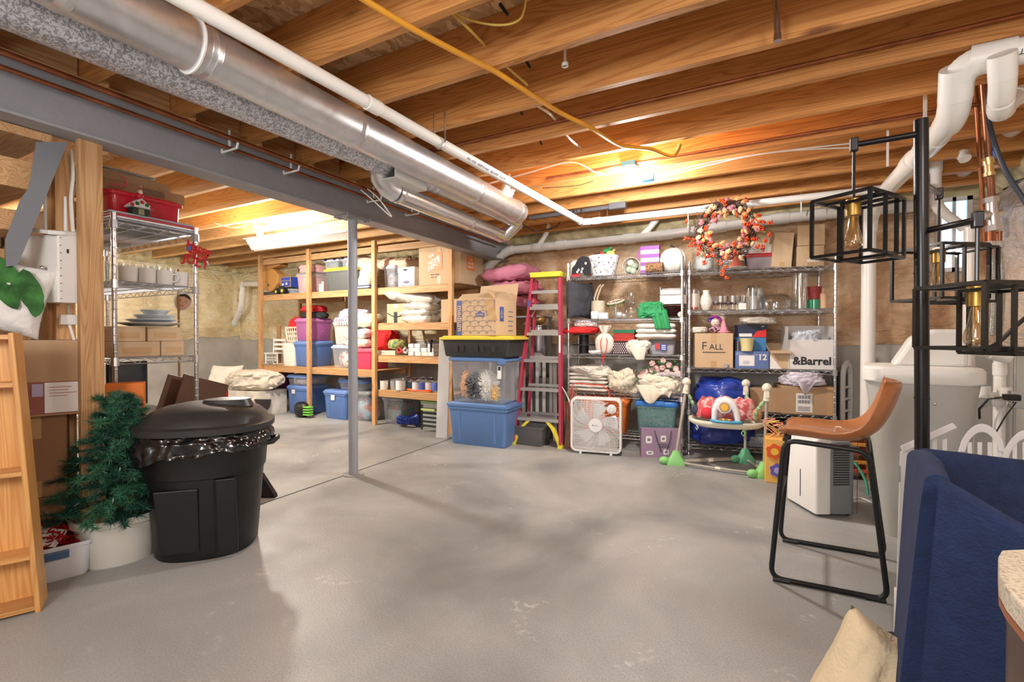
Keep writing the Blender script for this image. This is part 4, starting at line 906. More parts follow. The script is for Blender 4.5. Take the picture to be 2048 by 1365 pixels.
for k in range(60):
    a = random.uniform(0, 6.28); L_ = random.uniform(.12, .26); e_ = V((math.cos(a)*.6, math.sin(a)*.6, random.uniform(.6, 1.6))).normalized()*L_; m.tube([(0, 0, .2), e_*.5+V((0, 0, .24)), e_+V((0, 0, .22))], .004, 4)
    m.ell(e_.x, e_.y, e_.z+.22, .012, .012, .012, 5, 4)
m.build('twigs', mt((.62, .66, .66), .5), fr); MB().lathe([(0, 0), (.05, 0), (.06, .2), (.0, .2)], 14).build('base', WHITE, fr, smooth=40)
# ================================================================ WOODEN STORAGE SHELVING (rear bay)
LW = Line((-6.65, 4.50), (-3.15, 4.50)); LWX = [-6.65, -5.575, -4.345, -3.15]
S1, S2 = 1.765, .70
SH3 = [1.31, .90, .455]
wsu = top('timber_shelving', 'built-in pine timber shelving along the rear wall', 'shelving', (-6.65, 4.50, 0))
def wp(n, x0, x1, y0, y1, z0, z1, m): return MB().bx(-(x1-x0)/2, (x1-x0)/2, -(y1-y0)/2, (y1-y0)/2, -(z1-z0)/2, (z1-z0)/2).build(n, m, wsu, bevel=.002, loc=((x0+x1)/2+6.65, (y0+y1)/2-4.5, (z0+z1)/2))
for i, x in enumerate(LWX):
    wp('upright', x-.028, x+.028, 4.455, 4.50, 0, ZJ-.02, STUD)
    wp('upright', x-.02, x+.02, 5.15, 5.19, 0, 2.28, STUD)
def shelf(x0, x1, z):
    wp('front_rail', x0+.03, x1-.03, 4.50-.0, 4.538, z-.088, z-.014, STUDX)
    wp('back_rail', x0+.03, x1-.03, 5.11, 5.148, z-.088, z-.014, STUDX)
    for k in range(4): wp('shelf_plank', x0+.0, x1-.0, 4.505+.16*k, 4.505+.16*k+.155, z-.013, z, STUDX)
for i in range(3):
    shelf(LWX[i], LWX[i+1], S1)
    if i < 2: shelf(LWX[i], LWX[i+1], S2)
for z in SH3: shelf(LWX[2], LWX[3], z)
shelf(LWX[2]+.05, LWX[2]+.7, .66) if False else None
wp('top_rail', LWX[0], LWX[3], 4.50, 4.535, 2.22, 2.30, STUDX)
BLUET = mt((.10, .20, .50), .35, bump=.05, bs=80); BLUEL = mt((.16, .28, .62), .35); CLR = mt((.72, .77, .84), .18, alpha=.28, coat=.3); CLRL = mt((.45, .55, .85), .3, alpha=.85)
GRT = mt((.12, .13, .13), .45); YELL = mt((.75, .62, .06), .4); PURT = mt((.48, .15, .42), .3, alpha=.75); PINKT = mt((.80, .08, .16), .3, alpha=.8)
def sl(u0, u1, vt, z, off=.05, dep=.4, line=LW): return line.slot(u0, u1, vt, z, off, dep)
def cap(s, mx):
    s['h'] = min(s['h'], mx); return s
# --- top shelf, bay 1
s = sl(522, 562, 522, S1+.002, .08, .10); pu = top('wooden_purse', 'stitched brown birdhouse-shaped wooden bag on the top shelf', 'bag', s['loc'], 0)
k_ = s['w']/2; hh = s['h']
MB().prism([(-k_*.95, hh*.45), (-k_*.75, hh*.12), (0, 0), (k_*.3, .02), (k_*.75, hh*.25), (k_*.8, hh*.5), (k_*.3, hh*.66), (-k_*.5, hh*.7)], -.06, .06, 'xz').build('body', mt((.45, .22, .06), .45), pu, bevel=.01)
MB().prism([(-k_*.8, hh*.70), (-k_*.5, hh*.62), (k_, hh*.72), (k_*1.05, hh*.80), (k_*.5, hh*.95), (0, hh), (-k_*.6, hh*.88)], -.075, .075, 'xz').build('flap', mt((.38, .18, .05), .5), pu, bevel=.01)
MB().ell(-k_*.15, -.062, hh*.20, .018, .004, .02).build('hole', INK, pu)
pu.location.z += .05; carton('dark low box under the stitched brown bag', dict(loc=(s['loc'][0], s['loc'][1]+.02, S1+.002), w=.26, d=.2, h=.05, rz=0), mt((.05, .05, .05), .6), tape=False)
s = sl(539, 580, 571, S1+.002, .05, .14); tk = top('toy_tractor', 'black toy tractor with a yellow hub on the top shelf', 'toy', (s['loc'][0], s['loc'][1]-.02, s['loc'][2]))
tk.location.y -= .02; 
for sx, r_ in ((-.08, .045), (.06, .055)): MB().cyl((sx, -.03, r_), (sx, .03, r_), r_, n=20).build('wheel', BLACK, tk, smooth=50); MB().cyl((sx, -.034, r_), (sx, -.03, r_), r_*.45, n=14).build('hub', YELL, tk)
MB().bx(-.10, .05, -.02, .02, .05, .10).bx(-.02, .04, -.02, .02, .10, .13).build('body', BLACK, tk)
s = sl(562, 587, 565, S1+.002, .20, .24); s['w'] = .20; s['h'] = .11; tote('small clear bin of coloured papers under the blue trunk', s, CLR, mt((.7, .72, .75), .4), ribs=False, lidh=.02)
for k in range(4): small('paper_stack', ['yellow', 'pink', 'pale blue', 'green'][k]+' sheets inside the small clear bin', 'paper', MB().box(0, 0, .008, .15, .18, .016), mt([(.8, .7, .2), (.8, .3, .3), (.3, .5, .8), (.3, .6, .3)][k], .7), (s['loc'][0], s['loc'][1], s['loc'][2]+.014+.018*k))
s2 = sl(555, 588, 537, S1+.118, .12, .2); s2['h'] = .15; s2['w'] = .24; tk = top('treasure_chest', 'small blue trunk with gold trim and white flowers', 'trunk', s2['loc'])
MB().box(0, 0, .075, .22, .19, .15).build('case', mt((.03, .07, .42), .4), tk, bevel=.004)
GOLD = mt((.70, .50, .22), .35, .7)
for x in (-.11, .11): MB().box(x, -.095, .075, .012, .006, .155).build('corner_trim', GOLD, tk)
for z in (.003, .095, .15): MB().box(0, -.096, z, .225, .005, .008).build('edge_trim', GOLD, tk)
for x, z in ((-.06, .04), (.02, .05)):
    m = MB()
    for k in range(5): m.ell(x+.014*math.cos(k*1.257), -.098, z+.014*math.sin(k*1.257), .009, .003, .009, 6, 4)
    m.build('flower_motif', PAPER, tk)
s = sl(588, 626, 540, S1+.002, .06, .36); s['h'] = .30; s['w'] = .35
tote('clear bin of rose coloured cloth beside the blue trunk', s, mt((.80, .58, .58), .3, alpha=.55), CLR, ribs=False)
heap('rose beige cloth stuffed in the clear bin', dict(loc=(s['loc'][0], s['loc'][1], S1+.015), w=.29, d=.28, h=.22, rz=0), mt((.70, .42, .36), .9), seed=3)
s = sl(590, 634, 526, S1+.31, .10, .28); s['h'] = .11; s['w'] = .34; tk = tote('pink lidded box with a buckle strap on the rose bin', s, mt((.72, .40, .38), .6), mt((.76, .45, .42), .6), 'pink_box', ribs=False, cat='box', taper=.98)
MB().box(.04, -.15, .075, .02, .012, .06).build('buckle', mt((.3, .25, .2), .4, .6), tk)
# bay 2 top shelf
s = sl(645, 712, 545, S1+.002, .08, .42); s['h'] = .33; tote('charcoal tote with yellow lid on the top shelf behind the steel column', s, GRT, YELL)
for k, (u0, u1, vv) in enumerate(((646, 676, 512), (680, 712, 512))):
    s3 = sl(u0, u1, vv, S1+.334, .12, .24); s3['h'] = .14; tote(['clear bin with navy latches at left on the yellow lid', 'clear bin with navy latches at right on the yellow lid'][k], s3, CLR, mt((.75, .78, .82), .3), ribs=False, lidh=.03)
    heap(['dark fabric inside the left clear latch bin', 'grey fabric inside the right clear latch bin'][k], dict(loc=(s3['loc'][0], s3['loc'][1], S1+.345), w=s3['w']*.8, d=.19, h=.085, rz=0), mt((.12, .13, .13), .9) if not k else mt((.35, .36, .36), .9), seed=k)
    t_ = [o for o in COL.objects if o.get('label', '').startswith('clear bin with navy latches at '+('left', 'right')[k])][0]
    for sx in (-1, 1): MB().box(sx*s3['w']*.30, -.122, .12, .05, .012, .03).build('latch', mt((.02, .04, .18), .4), t_, bevel=.002)
for k, u in enumerate((641, 646)): 
    x, y, _ = LW.at(u, .04); small('candle', ['shorter', 'taller'][k]+' white candle left of the charcoal tote', 'candle', MB().lathe([(0, 0), (.016, 0), (.016, .11+.03*k), (0, .11+.03*k)], 12), WHITE, (x, y, S1+.002))
x, y, _ = LW.at(732, .25); cushion('beige ruched cushion leaning in the second bay', (x, y, S1+.25), .42, .50, .16, mt((.66, .56, .42), .9, bump=.6, bs=18), (math.pi/2-.1, .35, 0), seed=4)
x, y, _ = LW.at(712, .20); cushion('white cushion with dark back tucked by the steel column', (x, y, S1+.22), .14, .42, .10, SNOWW, (math.pi/2, -.35, 0), seed=6)
for k in range(3):
    x, y, _ = LW.at(733, .12); small('book', ['dark', 'white', 'navy'][k]+' thin book lying under the beige cushion', 'book', MB().box(0, 0, .009, .26, .18, .016), [BLACK, WHITE, mt((.03, .04, .12), .5)][k], (x+.01*k, y, S1+.002+.0175*k))
# bay 3 top shelf
s = sl(763, 792, 525, S1+.002, .10, .34); s['w'] = .22; s['h'] = .30; tote('tall clear bin left of the white file box', s, CLR, mt((.55, .62, .72), .4, alpha=.8), ribs=False)
heap('grey stationery jumble inside the tall clear bin', dict(loc=(s['loc'][0], s['loc'][1], S1+.016), w=.17, d=.26, h=.20, rz=0), mt((.45, .45, .48), .8, var=.6, vs=20), seed=9)
s = sl(791, 833, 530, S1+.002, .08, .36); s['w'] = .275; s['h'] = .25; fb = top('file_box', 'white cardboard file box with a hand hole', 'box', s['loc'])
MB().box(0, 0, .10, .26, .34, .20).build('body', PAPER, fb, bevel=.003); MB().box(0, 0, .218, .275, .355, .064).build('lid', PAPER, fb, bevel=.003)
MB().ell(-.01, -.179, .215, .035, .003, .012).build('hand_hole', INK, fb); MB().box(0, -.1715, .13, .26, .002, .004).build('blue_line', mt((.05, .10, .35), .5), fb); MB().box(0, -.1715, .02, .26, .002, .008).build('blue_line', mt((.05, .10, .35), .5), fb)
MB().prism([(.05*math.cos(a), .018*math.sin(a)) for a in [i*math.pi/8 for i in range(16)]], -.173, -.17, 'xz').build('logo_oval', mt((.03, .05, .15), .5), fb, loc=(0, 0, .06)); text('BANKERS BOX', .010, PAPER, fb, (0, -.1742, .06))
x, y, _ = LW.at(800, .30); cushion('plastic-wrapped peach pillow on the file box', (x, y, S1+.335), .55, .36, .15, mt((.74, .52, .40), .35, bump=.5, bs=12, coat=.6), (.15, .05, 0), seed=8, amp=.4)
LX = -3.15
s = sl(834, 930, 480, S1+.002, .04, .46); hd = carton('big kraft moving carton with an orange square logo', dict(loc=(LX-.245+.04, 4.50+.28, S1+.002), w=.62, d=.50, h=.50, rz=-.02), CARDL)
ORG = mt((.82, .22, .03), .5)
a0 = sl(853, 889, 507, S1, .03, .4)
xa, ya_, _ = LW.at(871, .03)
ox = xa-hd.location.x
MB().box(ox, -.252, .28, .215, .003, .215).build('logo_square', ORG, hd)
for i, (s_, z) in enumerate((('THE', .345), ('HOME', .285), ('DEPOT', .225))): text(s_, .066 if i else .042, PAPER, hd, (ox-.01+(-.045 if not i else 0), -.2545, z), (math.pi/2, -.45, 0), sx=1, bold=.002)
for i, s_ in enumerate(('more saving.', 'more doing.')): text(s_, .026, mt((.15, .13, .12), .7), hd, (ox, -.2515, .12-.03*i))
sd = MB().bx(.3105, .312, -.12, .05, .17, .33).build('logo_square', ORG, hd)
text('THE\nHOME\nDEPOT', .045, PAPER, hd, (.3135, -.035, .25), (math.pi/2, 0, math.pi/2))
# bay 3, second shelf
z = SH3[0]
s = sl(770, 813, 603, z+.002, .06, .34); s['h'] = .26; am = carton('kraft parcel with a black curved arrow under the white pillows', dict(loc=(s['loc'][0]+.03, s['loc'][1], z+.002), w=.33, d=.36, h=.245, rz=0), CARDL, tape=False)
m = MB(); m.tube([(x_/100, -.183, .15-.07*math.cos((x_)/16*1.3)+.0) for x_ in range(-15, 16, 2)], .006, 6); m.build('arrow_mark', INK, am)
MB().box(-.02, -.1815, .07, .055, .002, .14).build('tape', INK, am); MB().box(-.02, -.1815, .215, .07, .002, .05).build('label', PAPER, am)
for k in range(4):
    x, y, _ = LW.at([842, 838, 843, 838][k], .16)
    cushion(['lowest white pillow of the stack by the kraft parcel', 'second white pillow up in the stack', 'third white pillow up in the stack', 'long white pillow lying across the stack and parcel'][k], (x-(.10 if k == 3 else 0), y+.02, z+[.05, .13, .205, .33][k]), [.40, .40, .38, .66][k], .34, [.11, .10, .10, .13][k], mt((.74, .72, .66), .85, bump=.6, bs=14), (.04, (-.02, .03, -.03, -.12)[k]*-1, .1*k), seed=k+20, amp=.5)
s = sl(862, 900, 600, z+.002, .20, .3); carton('plain kraft carton at the end of the pillow shelf', dict(loc=(LX-.13, 4.50+.30, z+.002), w=.25, d=.34, h=.28, rz=0), CARDL)
# bay 3, third shelf
z = SH3[1]
s = sl(750, 790, 692, z+.002, .04, .25); s['h'] = .055; bx_ = carton('flat cream box at the left of the crowded third shelf', s, mt((.72, .62, .45), .6), tape=False); MB().box(-.04, -.126, .03, .08, .002, .012).build('label', mt((.4, .3, .25), .6), bx_)
x, y, _ = LW.at(775, .30); heap('bright red cloth bundle behind the flat cream box', dict(loc=(x-.08, y, z+.06), w=.46, d=.30, h=.26, rz=0), mt((.62, .01, .01), .8), 'red_cloth', 'cloth', 5)
x, y, _ = LW.at(795, .16); heap('green and gold scarf coiled on the third shelf', dict(loc=(x, y, z+.075), w=.26, d=.2, h=.13, rz=0), mt((.02, .16, .08), .7, col2=(.6, .5, .15), vs=25), 'scarf', 'scarf', 2)
x, y, _ = LW.at(805, .07); bw = top('ribbon_bow', 'red and white ribbon bow ornament on the third shelf', 'ornament', (x, y, z+.002))
for sx in (-1, 1): MB().tube([(0, 0, .05), (sx*.05, 0, .10), (sx*.085, 0, .07), (sx*.06, 0, .03), (0, 0, .05)], .014, 8).build('loop', mt((.65, .02, .03), .5) if sx < 0 else mt((.75, .72, .70), .5), bw, smooth=60)
MB().ell(0, -.01, .05, .02, .02, .022).build('knot', mt((.65, .02, .03), .5), bw, smooth=True)
random.seed(8); n_ = 0
for k in range(4):
    for j in range(3):
        u = 828+13*k; x, y, _ = LW.at(u, .10+.02*j)
        if (k, j) == (2, 2): continue
        h_ = .045+.012*((k+j) % 2); small('foam_block', ['lowest', 'middle', 'topmost'][j]+' white foam block in the '+['first', 'second', 'third', 'fourth'][k]+' column on the third shelf', 'foam', MB().box(0, 0, .024, .085, .12, .047), mt((.80, .80, .78), .8), (x, y, z+.002+.05*j), random.uniform(-.15, .15), None, .004)
x, y, _ = LW.at(862, .06); small('torch', 'black torch standing upright among the foam blocks', 'torch', MB().lathe([(0, 0), (.018, 0), (.018, .03), (.014, .04), (.014, .16), (.024, .18), (.024, .20), (0, .20)], 14), BLACK, (x, y, z+.002))
# bay 3, paint shelf
z = SH3[2]
def mugc(u, off=.05):
    x, y, _ = LW.at(u, off); t = top('coffee_mug', 'cream mug with printed band at the left of the paint shelf', 'mug', (x, y, z+.002), -.3)
    MB().lathe([(0, 0), (.05, 0), (.052, .11), (.047, .11), (.045, .01), (0, .01)], 20).build('cup', mt((.74, .70, .62), .3), t, smooth=40); MB().tube([(.05, 0, .09), (.078, 0, .085), (.078, 0, .03), (.05, 0, .025)], .006, 6).build('handle', mt((.74, .70, .62), .3), t, smooth=60)
mugc(768)
cans = [(789, .12, .055, .13, (.30, .31, .32)), (801, .05, .06, .15, (.78, .78, .76)), (820, .16, .05, .12, (.06, .16, .22)), (833, .10, .055, .13, (.74, .74, .78)), (846, .13, .055, .13, (.05, .10, .40)), (859, .15, .055, .13, (.60, .60, .62)), (872, .17, .055, .13, (.10, .16, .55)), (812, .30, .055, .15, (.5, .5, .5)), (826, .30, .055, .14, (.45, .1, .08)), (842, .32, .055, .15, (.6, .6, .6)), (858, .32, .055, .15, (.35, .36, .38))]
nmz = ['plain steel', 'large white labelled', 'dark teal', 'white and blue', 'deep blue', 'pale grey', 'violet blue', 'tall grey back-row', 'red-labelled back-row', 'silver back-row', 'dull back-row']
for k, (u, off, r_, h_, c) in enumerate(cans):
    x, y, _ = LW.at(u, off); t = top('paint_can', f'{nmz[k]} paint can on the lowest shelf of the end bay', 'paint can', (x, y, z+.002))
    MB().lathe([(0, 0), (r_, 0), (r_*1.03, .004), (r_, .008), (r_, h_-.006), (r_*1.03, h_-.003), (r_*1.03, h_), (r_*.9, h_), (r_*.88, h_-.005), (0, h_-.005)], 20).build('tin', mt((.45, .45, .46), .3, .9), t, smooth=40)
    MB().lathe([(r_*1.008, .012), (r_*1.008, h_*.86)], 20).build('paper_label', mt(c, .6), t, smooth=40)
random.seed(2); pts = []
x0, y0, _ = LW.at(828, .03)
for k in range(150): a = k*.42; pts.append((x0+.05+.17*math.cos(a)*(1-.3*fn(k*.1, 1))+.06*fn(k*.05, 4), y0+.03+.05*math.sin(a)*(1+.3*fn(k*.13, 7)), z+.008+.018*(k/150)+.014*abs(fn(k*.2, 2))))
cable('extension_cord', 'tangled orange extension cord on the paint shelf edge', pts, .0045, mt((.85, .16, .03), .5), 'cord', 5, 2)
x0, y0, _ = LW.at(815, .10); pts = [(x0+(.10+.02*fn(k*.2, 1))*math.cos(k*.3)*1.0+.02*math.cos(k*3.1), y0+.06*math.sin(k*.3)+.02*math.sin(k*3.1), .03+.0009*k+.02*math.sin(k*3.1)) for k in range(190)]
pts2 = []
for k in range(1000):
    a = k/1000*5.0*math.pi*.9; R_ = .13; c = V((x0+R_*math.cos(a), y0+R_*.7*math.sin(a), .035+.012*k/1000*8)); b_ = k*.55; pts2.append(tuple(c+V((math.cos(a)*.024*math.cos(b_), math.sin(a)*.024*math.cos(b_), .024*math.sin(b_)))))
tag(MB().tube(pts2, .005, 5).build('air_hose', mt((.02, .05, .32), .3), smooth=60), 'coiled dark blue air hose on the floor under the paint shelf', 'hose')
s = sl(838, 880, 805, 0, .10, .35); s['h'] = .36; tote('pale green lidded bin on the floor beside the white board', s, mt((.60, .66, .62), .3, alpha=.8), mt((.35, .50, .18), .4), ribs=False)
x, y, _ = LW.at(858, -.06); eq = top('folded_stand', 'folded black equipment stand leaning on the green-lidded bin', 'stand', (x, y, 0))
for k in range(5): m = MB().bx(-.11, .11, -.01, .01, .06+.05*k, .085+.05*k).build('rung', BLACK, eq, bevel=.003); m.rotation_euler.x = -.1
MB().tube([(-.11, 0, .02), (-.12, .02, .32)], .010, 6).build('side_rail', BLACK, eq); MB().tube([(.11, 0, .02), (.12, .02, .32)], .010, 6).build('side_rail', BLACK, eq)
MB().box(0, -.02, .27, .20, .03, .02).build('grip', mt((.5, .6, .2), .5), eq, bevel=.003)
# --- lower shelf (S2), bays 1 and 2
x, y, _ = LW.at(550, .22); hc = top('doll_chair', 'small white wooden rocking chair at the left end of the lower shelf', 'chair', (x, y, S2+.002), .3)
for sx in (-.10, .10):
    MB().cyl((sx, -.08, .02), (sx, -.08, .17), .010, n=8).build('leg', WHITE, hc); MB().cyl((sx, .08, .02), (sx, .11, .42), .010, n=8).build('back_post', WHITE, hc); MB().tube([(sx, -.16, .02), (sx, -.05, .008), (sx, .08, .008), (sx, .17, .03)], .010, 6).build('rocker', WHITE, hc)
MB().box(0, 0, .175, .24, .20, .018).build('seat', WHITE, hc, bevel=.003)
for z_ in (.24, .31, .38): MB().box(0, .10, z_, .20, .012, .035).build('slat', WHITE, hc)
for z_ in (.07, .11): MB().cyl((-.10, -.08, z_), (.10, -.08, z_), .007, n=6).build('stretcher', WHITE, hc)
x, y, _ = LW.at(558, .34); o = small('wooden_board', 'upright brown wooden board behind the laundry basket', 'board', MB().box(0, 0, .30, .07, .02, .60), mt((.36, .19, .08), .6), (x, y, S2+.002), .2, None, .003)
x, y, _ = LW.at(588, .18); small('paper_roll_pack', 'white ribbed waste bin below the laundry basket', 'bin', MB().loft([(rrect(.24, .20, .04), 0), (rrect(.28, .24, .05), .34), (rrect(.27, .23, .05), .34), (rrect(.23, .19, .04), .02)]), mt((.78, .76, .70), .4), (x, y, S2+.002))
s = sl(560, 602, 652, S2+.36, .10, .36); bk = top('laundry_basket', 'cream plastic laundry basket with square holes holding red clothes', 'basket', (s['loc'][0], s['loc'][1], S2+.345), .05)
w0, d0, h0 = .38, .32, .24
m = MB(); nh = 7
BKC = mt((.72, .66, .52), .45)
for z0, z1, sc0, sc1 in ((0, .04, .80, .84), (.09, .11, .87, .89), (.155, .175, .92, .94), (.215, h0, .97, 1.02)):
    m.rings([[(x*sc0, y*sc0, z0) for x, y in rrect(w0, d0, .05)], [(x*sc1, y*sc1, z1) for x, y in rrect(w0, d0, .05)], [(x*(sc1-.02), y*(sc1-.02), z1) for x, y in rrect(w0, d0, .05)], [(x*(sc0-.02), y*(sc0-.02), z0) for x, y in rrect(w0, d0, .05)]], cap=False, close=True)
m.rings([[(x*.8, y*.8, 0) for x, y in rrect(w0, d0, .05)], [(x*.8, y*.8, .01) for x, y in rrect(w0, d0, .05)]])
out = rrect(w0, d0, .05, 2)
for i in range(len(out)):
    x1, y1 = out[i]; x2, y2 = out[(i+1) % len(out)]; n2 = max(1, int(math.hypot(x2-x1, y2-y1)/.045))
    for k in range(n2):
        X, Y = lerp(x1, x2, k/n2), lerp(y1, y2, k/n2); m.tube([(X*.82, Y*.82, .02), (X*.96, Y*.96, .225)], .008, 4)
m.build('lattice_body', BKC, bk)
x, y = bk.location.x, bk.location.y
heap('red sweaters piled high on the laundry basket', dict(loc=(x+.02, y, S2+.50), w=.42, d=.30, h=.22, rz=.1), mt((.62, .015, .02), .85), 'red_clothes', 'clothes', 12, amp=.2)
s = sl(601, 655, 670, S2+.002, .06, .42); s['h'] = .37; s['w'] = .42; s['loc'] = (LW.at(631, .3)[0], s['loc'][1], S2+.002); tote('blue lidded tote on the lower shelf behind the middle upright', s, BLUET, BLUEL)
s = dict(loc=(s['loc'][0], s['loc'][1], S2+.375), w=.42, d=.38, h=.33, rz=0); tote('translucent purple bin stacked on the blue tote', s, PURT, mt((.55, .20, .45), .35), ribs=False)
heap('pink wrapped items inside the translucent purple bin', dict(loc=(s['loc'][0], s['loc'][1], S2+.39), w=.34, d=.30, h=.26, rz=0), mt((.66, .26, .50), .5), 'gift_bundle', 'bundle', 4)
heap('black garment draped over the purple bin', dict(loc=(s['loc'][0]+.03, s['loc'][1], S2+.70), w=.44, d=.32, h=.10, rz=0), mt((.03, .03, .035), .85), 'black_garment', 'garment', 7)
heap('red sweater heaped above the purple bin', dict(loc=(s['loc'][0]-.02, s['loc'][1]+.02, S2+.79), w=.42, d=.30, h=.11, rz=0), mt((.55, .02, .03), .85), 'red_clothes', 'clothes', 14)
s = sl(656, 705, 676, S2+.002, .05, .44); s['w'] = .40; s['h'] = .32; tote('clear bin of coloured toys on the lower shelf left of the steel column', s, CLR, CLRL, ribs=False)
heap('mixed coloured toys inside the clear bin by the steel column', dict(loc=(s['loc'][0], s['loc'][1], S2+.016), w=.33, d=.34, h=.24, rz=0), mt((.75, .75, .72), .6, col2=(.45, .12, .10), vs=16, lo=.44, hi=.5), 'toy_jumble', 'toys', 4)
s = dict(loc=(s['loc'][0]+.01, s['loc'][1], S2+.325), w=.42, d=.38, h=.33, rz=0); tote('light grey tote stacked on the clear toy bin', s, mt((.56, .55, .50), .45), mt((.50, .49, .44), .45))
heap('lilac fringed shawl draped on the light grey tote', dict(loc=(s['loc'][0]+.08, s['loc'][1]-.02, S2+.657), w=.50, d=.36, h=.16, rz=0), mt((.62, .34, .66), .9, col2=(.85, .80, .85), vs=22, lo=.45, hi=.55), 'shawl', 'shawl', 9, amp=.18)
m = MB(); random.seed(4)
for k in range(16): x = s['loc'][0]-.12+.02*k; yy = s['loc'][1]-.21-.004*random.random(); m.tube([(x, yy+.02, S2+.70), (x+random.uniform(-.01, .01), yy-.005, S2+.66), (x+random.uniform(-.01, .01), yy-.004, S2+.60)], .005, 4)
sh_ = [o for o in COL.objects if o.name.startswith('shawl')][0]
fr_ = m.build('fringe', mt((.75, .62, .75), .9), sh_); fr_.matrix_parent_inverse = Matrix.Translation(-V(sh_.location))
s = sl(716, 800, 690, S2+.002, .05, .4); s['w'] = .40; s['h'] = .28; s['loc'] = (LWX[2]-.10-.02, s['loc'][1], S2+.002)
s['loc'] = (LW.at(742, .25)[0], s['loc'][1], S2+.002); tote('translucent coral red bin on the lower shelf by the third upright', s, PINKT, mt((.78, .12, .18), .35), ribs=False, clear=False)
heap('purple and orange toys showing through the coral bin', dict(loc=(s['loc'][0]-.0, s['loc'][1], S2+.012), w=.33, d=.30, h=.2, rz=0), mt((.60, .08, .42), .6), 'toy_jumble', 'toys', 6)
x, y, _ = LW.at(728, .22)
cushion('cream flat cushion lowest above the coral bin', (x, y, S2+.35), .44, .36, .13, mt((.74, .68, .55), .9), (0, 0, 0), seed=31); cushion('white quilted cushion above the cream one', (x-.01, y, S2+.47), .42, .36, .14, mt((.78, .76, .74), .9, bump=.8, bs=50), (.05, -.1, 0), seed=32)
cushion('greenish cream bolster pillow on top by the third upright', (x+.03, y, S2+.66), .46, .30, .17, mt((.66, .66, .50), .9, bump=.8, bs=30), (.2, 0, .1), seed=33)
o = cushion('red velvet cushion jutting sideways past the third upright', (x+.20, y+.02, S2+.45), .36, .36, .12, mt((.60, .012, .015), .7), (math.pi/2-.2, .7, .1), seed=34)
# floor level, bays 1 and 2
s = sl(532, 575, 745, 0, .20, .4); s['h'] = .56; s['w'] = .36; s['loc'] = (LW.at(549, .3)[0], 4.5+.40, .0)
s['h'] = .20; tote('clear lidded bin on the floor at the left upright', s, CLR, BLUEL, ribs=False)
s = dict(s); s['loc'] = (s['loc'][0]-.04, s['loc'][1]-.02, .205); s['h'] = .41; s['w'] = .40; tote('plum purple tote stacked at the left upright', s, mt((.30, .05, .19), .35), mt((.38, .07, .25), .35))
tt = [o for o in COL.objects if o.get('label', '').startswith('plum purple')][0]; MB().box(.03, -.19, .30, .06, .002, .06).build('label', PAPER, tt)
s = sl(557, 624, 770, 0, .04, .42); s['h'] = .42; s['w'] = .46; s['loc'] = (LW.at(591, .04)[0], s['loc'][1], 0)
b1 = tote('blue tote on the floor in the first bay with a name tag', s, BLUET, BLUEL); MB().box(-.06, -.205, .33, .07, .003, .06).build('label', PAPER, b1)
s3 = dict(s); s3['loc'] = (s['loc'][0], s['loc'][1], .423); s3['h'] = .155; tote('shallow clear bin with blue lid on the first-bay blue tote', s3, CLR, BLUEL, ribs=False)
heap('cream linens inside the shallow bin of the first bay', dict(loc=(s['loc'][0], s['loc'][1], .432), w=.36, d=.3, h=.10, rz=0), mt((.70, .62, .58), .9), seed=2)
s = sl(633, 700, 775, 0, .0, .42); s['h'] = .40; s['w'] = .46; s['loc'] = (LW.at(664, -.02)[0], s['loc'][1], 0)
b1 = tote('blue tote on the floor left of the steel column with a name tag', s, BLUET, BLUEL); MB().box(-.02, -.205, .30, .07, .003, .07).build('label', PAPER, b1)
s3 = dict(s); s3['loc'] = (s['loc'][0]+.18, s['loc'][1]+.08, .403); s3['h'] = .14; s3['w'] = .50; s3['d'] = .34; tote('long shallow clear bin with blue lid behind the steel column', s3, CLR, BLUEL, ribs=False)
s4 = dict(s3); s4['loc'] = (s['loc'][0]-.13, s['loc'][1]+.19, .403); s4['h'] = .14; s4['w'] = .12; s4['d'] = .3; tote('narrow clear bin with cream lid on the second blue tote', s4, CLR, mt((.75, .68, .58), .5), ribs=False)
s = sl(714, 747, 780, 0, .0, .42); s['w'] = .36; s['h'] = .40; s['loc'] = (LW.at(722, .1)[0], 4.76, 0); tote('clear grey-lidded bin of picture books right of the steel column', s, CLR, mt((.25, .27, .28), .5), ribs=False)
heap('coloured storybooks inside the clear grey-lidded bin', dict(loc=(s['loc'][0], s['loc'][1], .014), w=.30, d=.32, h=.30, rz=0), mt((.35, .50, .60), .6, col2=(.6, .15, .1), vs=9, lo=.45, hi=.52), 'storybook_jumble', 'books', 8)
s = sl(762, 800, 800, 0, .1, .4); s['w'] = .36; s['h'] = .36; s['loc'] = (LW.at(782, .1)[0], 4.80, 0); tote('clear bin of christmas greenery under the paint shelf', s, CLR, mt((.3, .32, .33), .5), ribs=False)
heap('dark green and red greenery inside the bin under the paint shelf', dict(loc=(s['loc'][0], s['loc'][1], .014), w=.30, d=.30, h=.26, rz=0), mt((.03, .14, .06), .7, col2=(.45, .08, .08), vs=14, lo=.42, hi=.5), 'greenery_jumble', 'greenery', 5)
x, y, _ = LW.at(608, -.07); bg = top('ball_bag', 'black mesh bag with lime stripes on the floor by the first-bay tote', 'bag', (x, y, .0)); MB().ell(-.05, 0, .11, .13, .09, .11, 18, 12, .8).build('bag_body', BLACK, bg, smooth=True)
for k in range(4): MB().box(.10, -.02, .05+.035*k, .12, .08, .016).build('lime_stripe', mt((.25, .75, .10), .5), bg, bevel=.003)
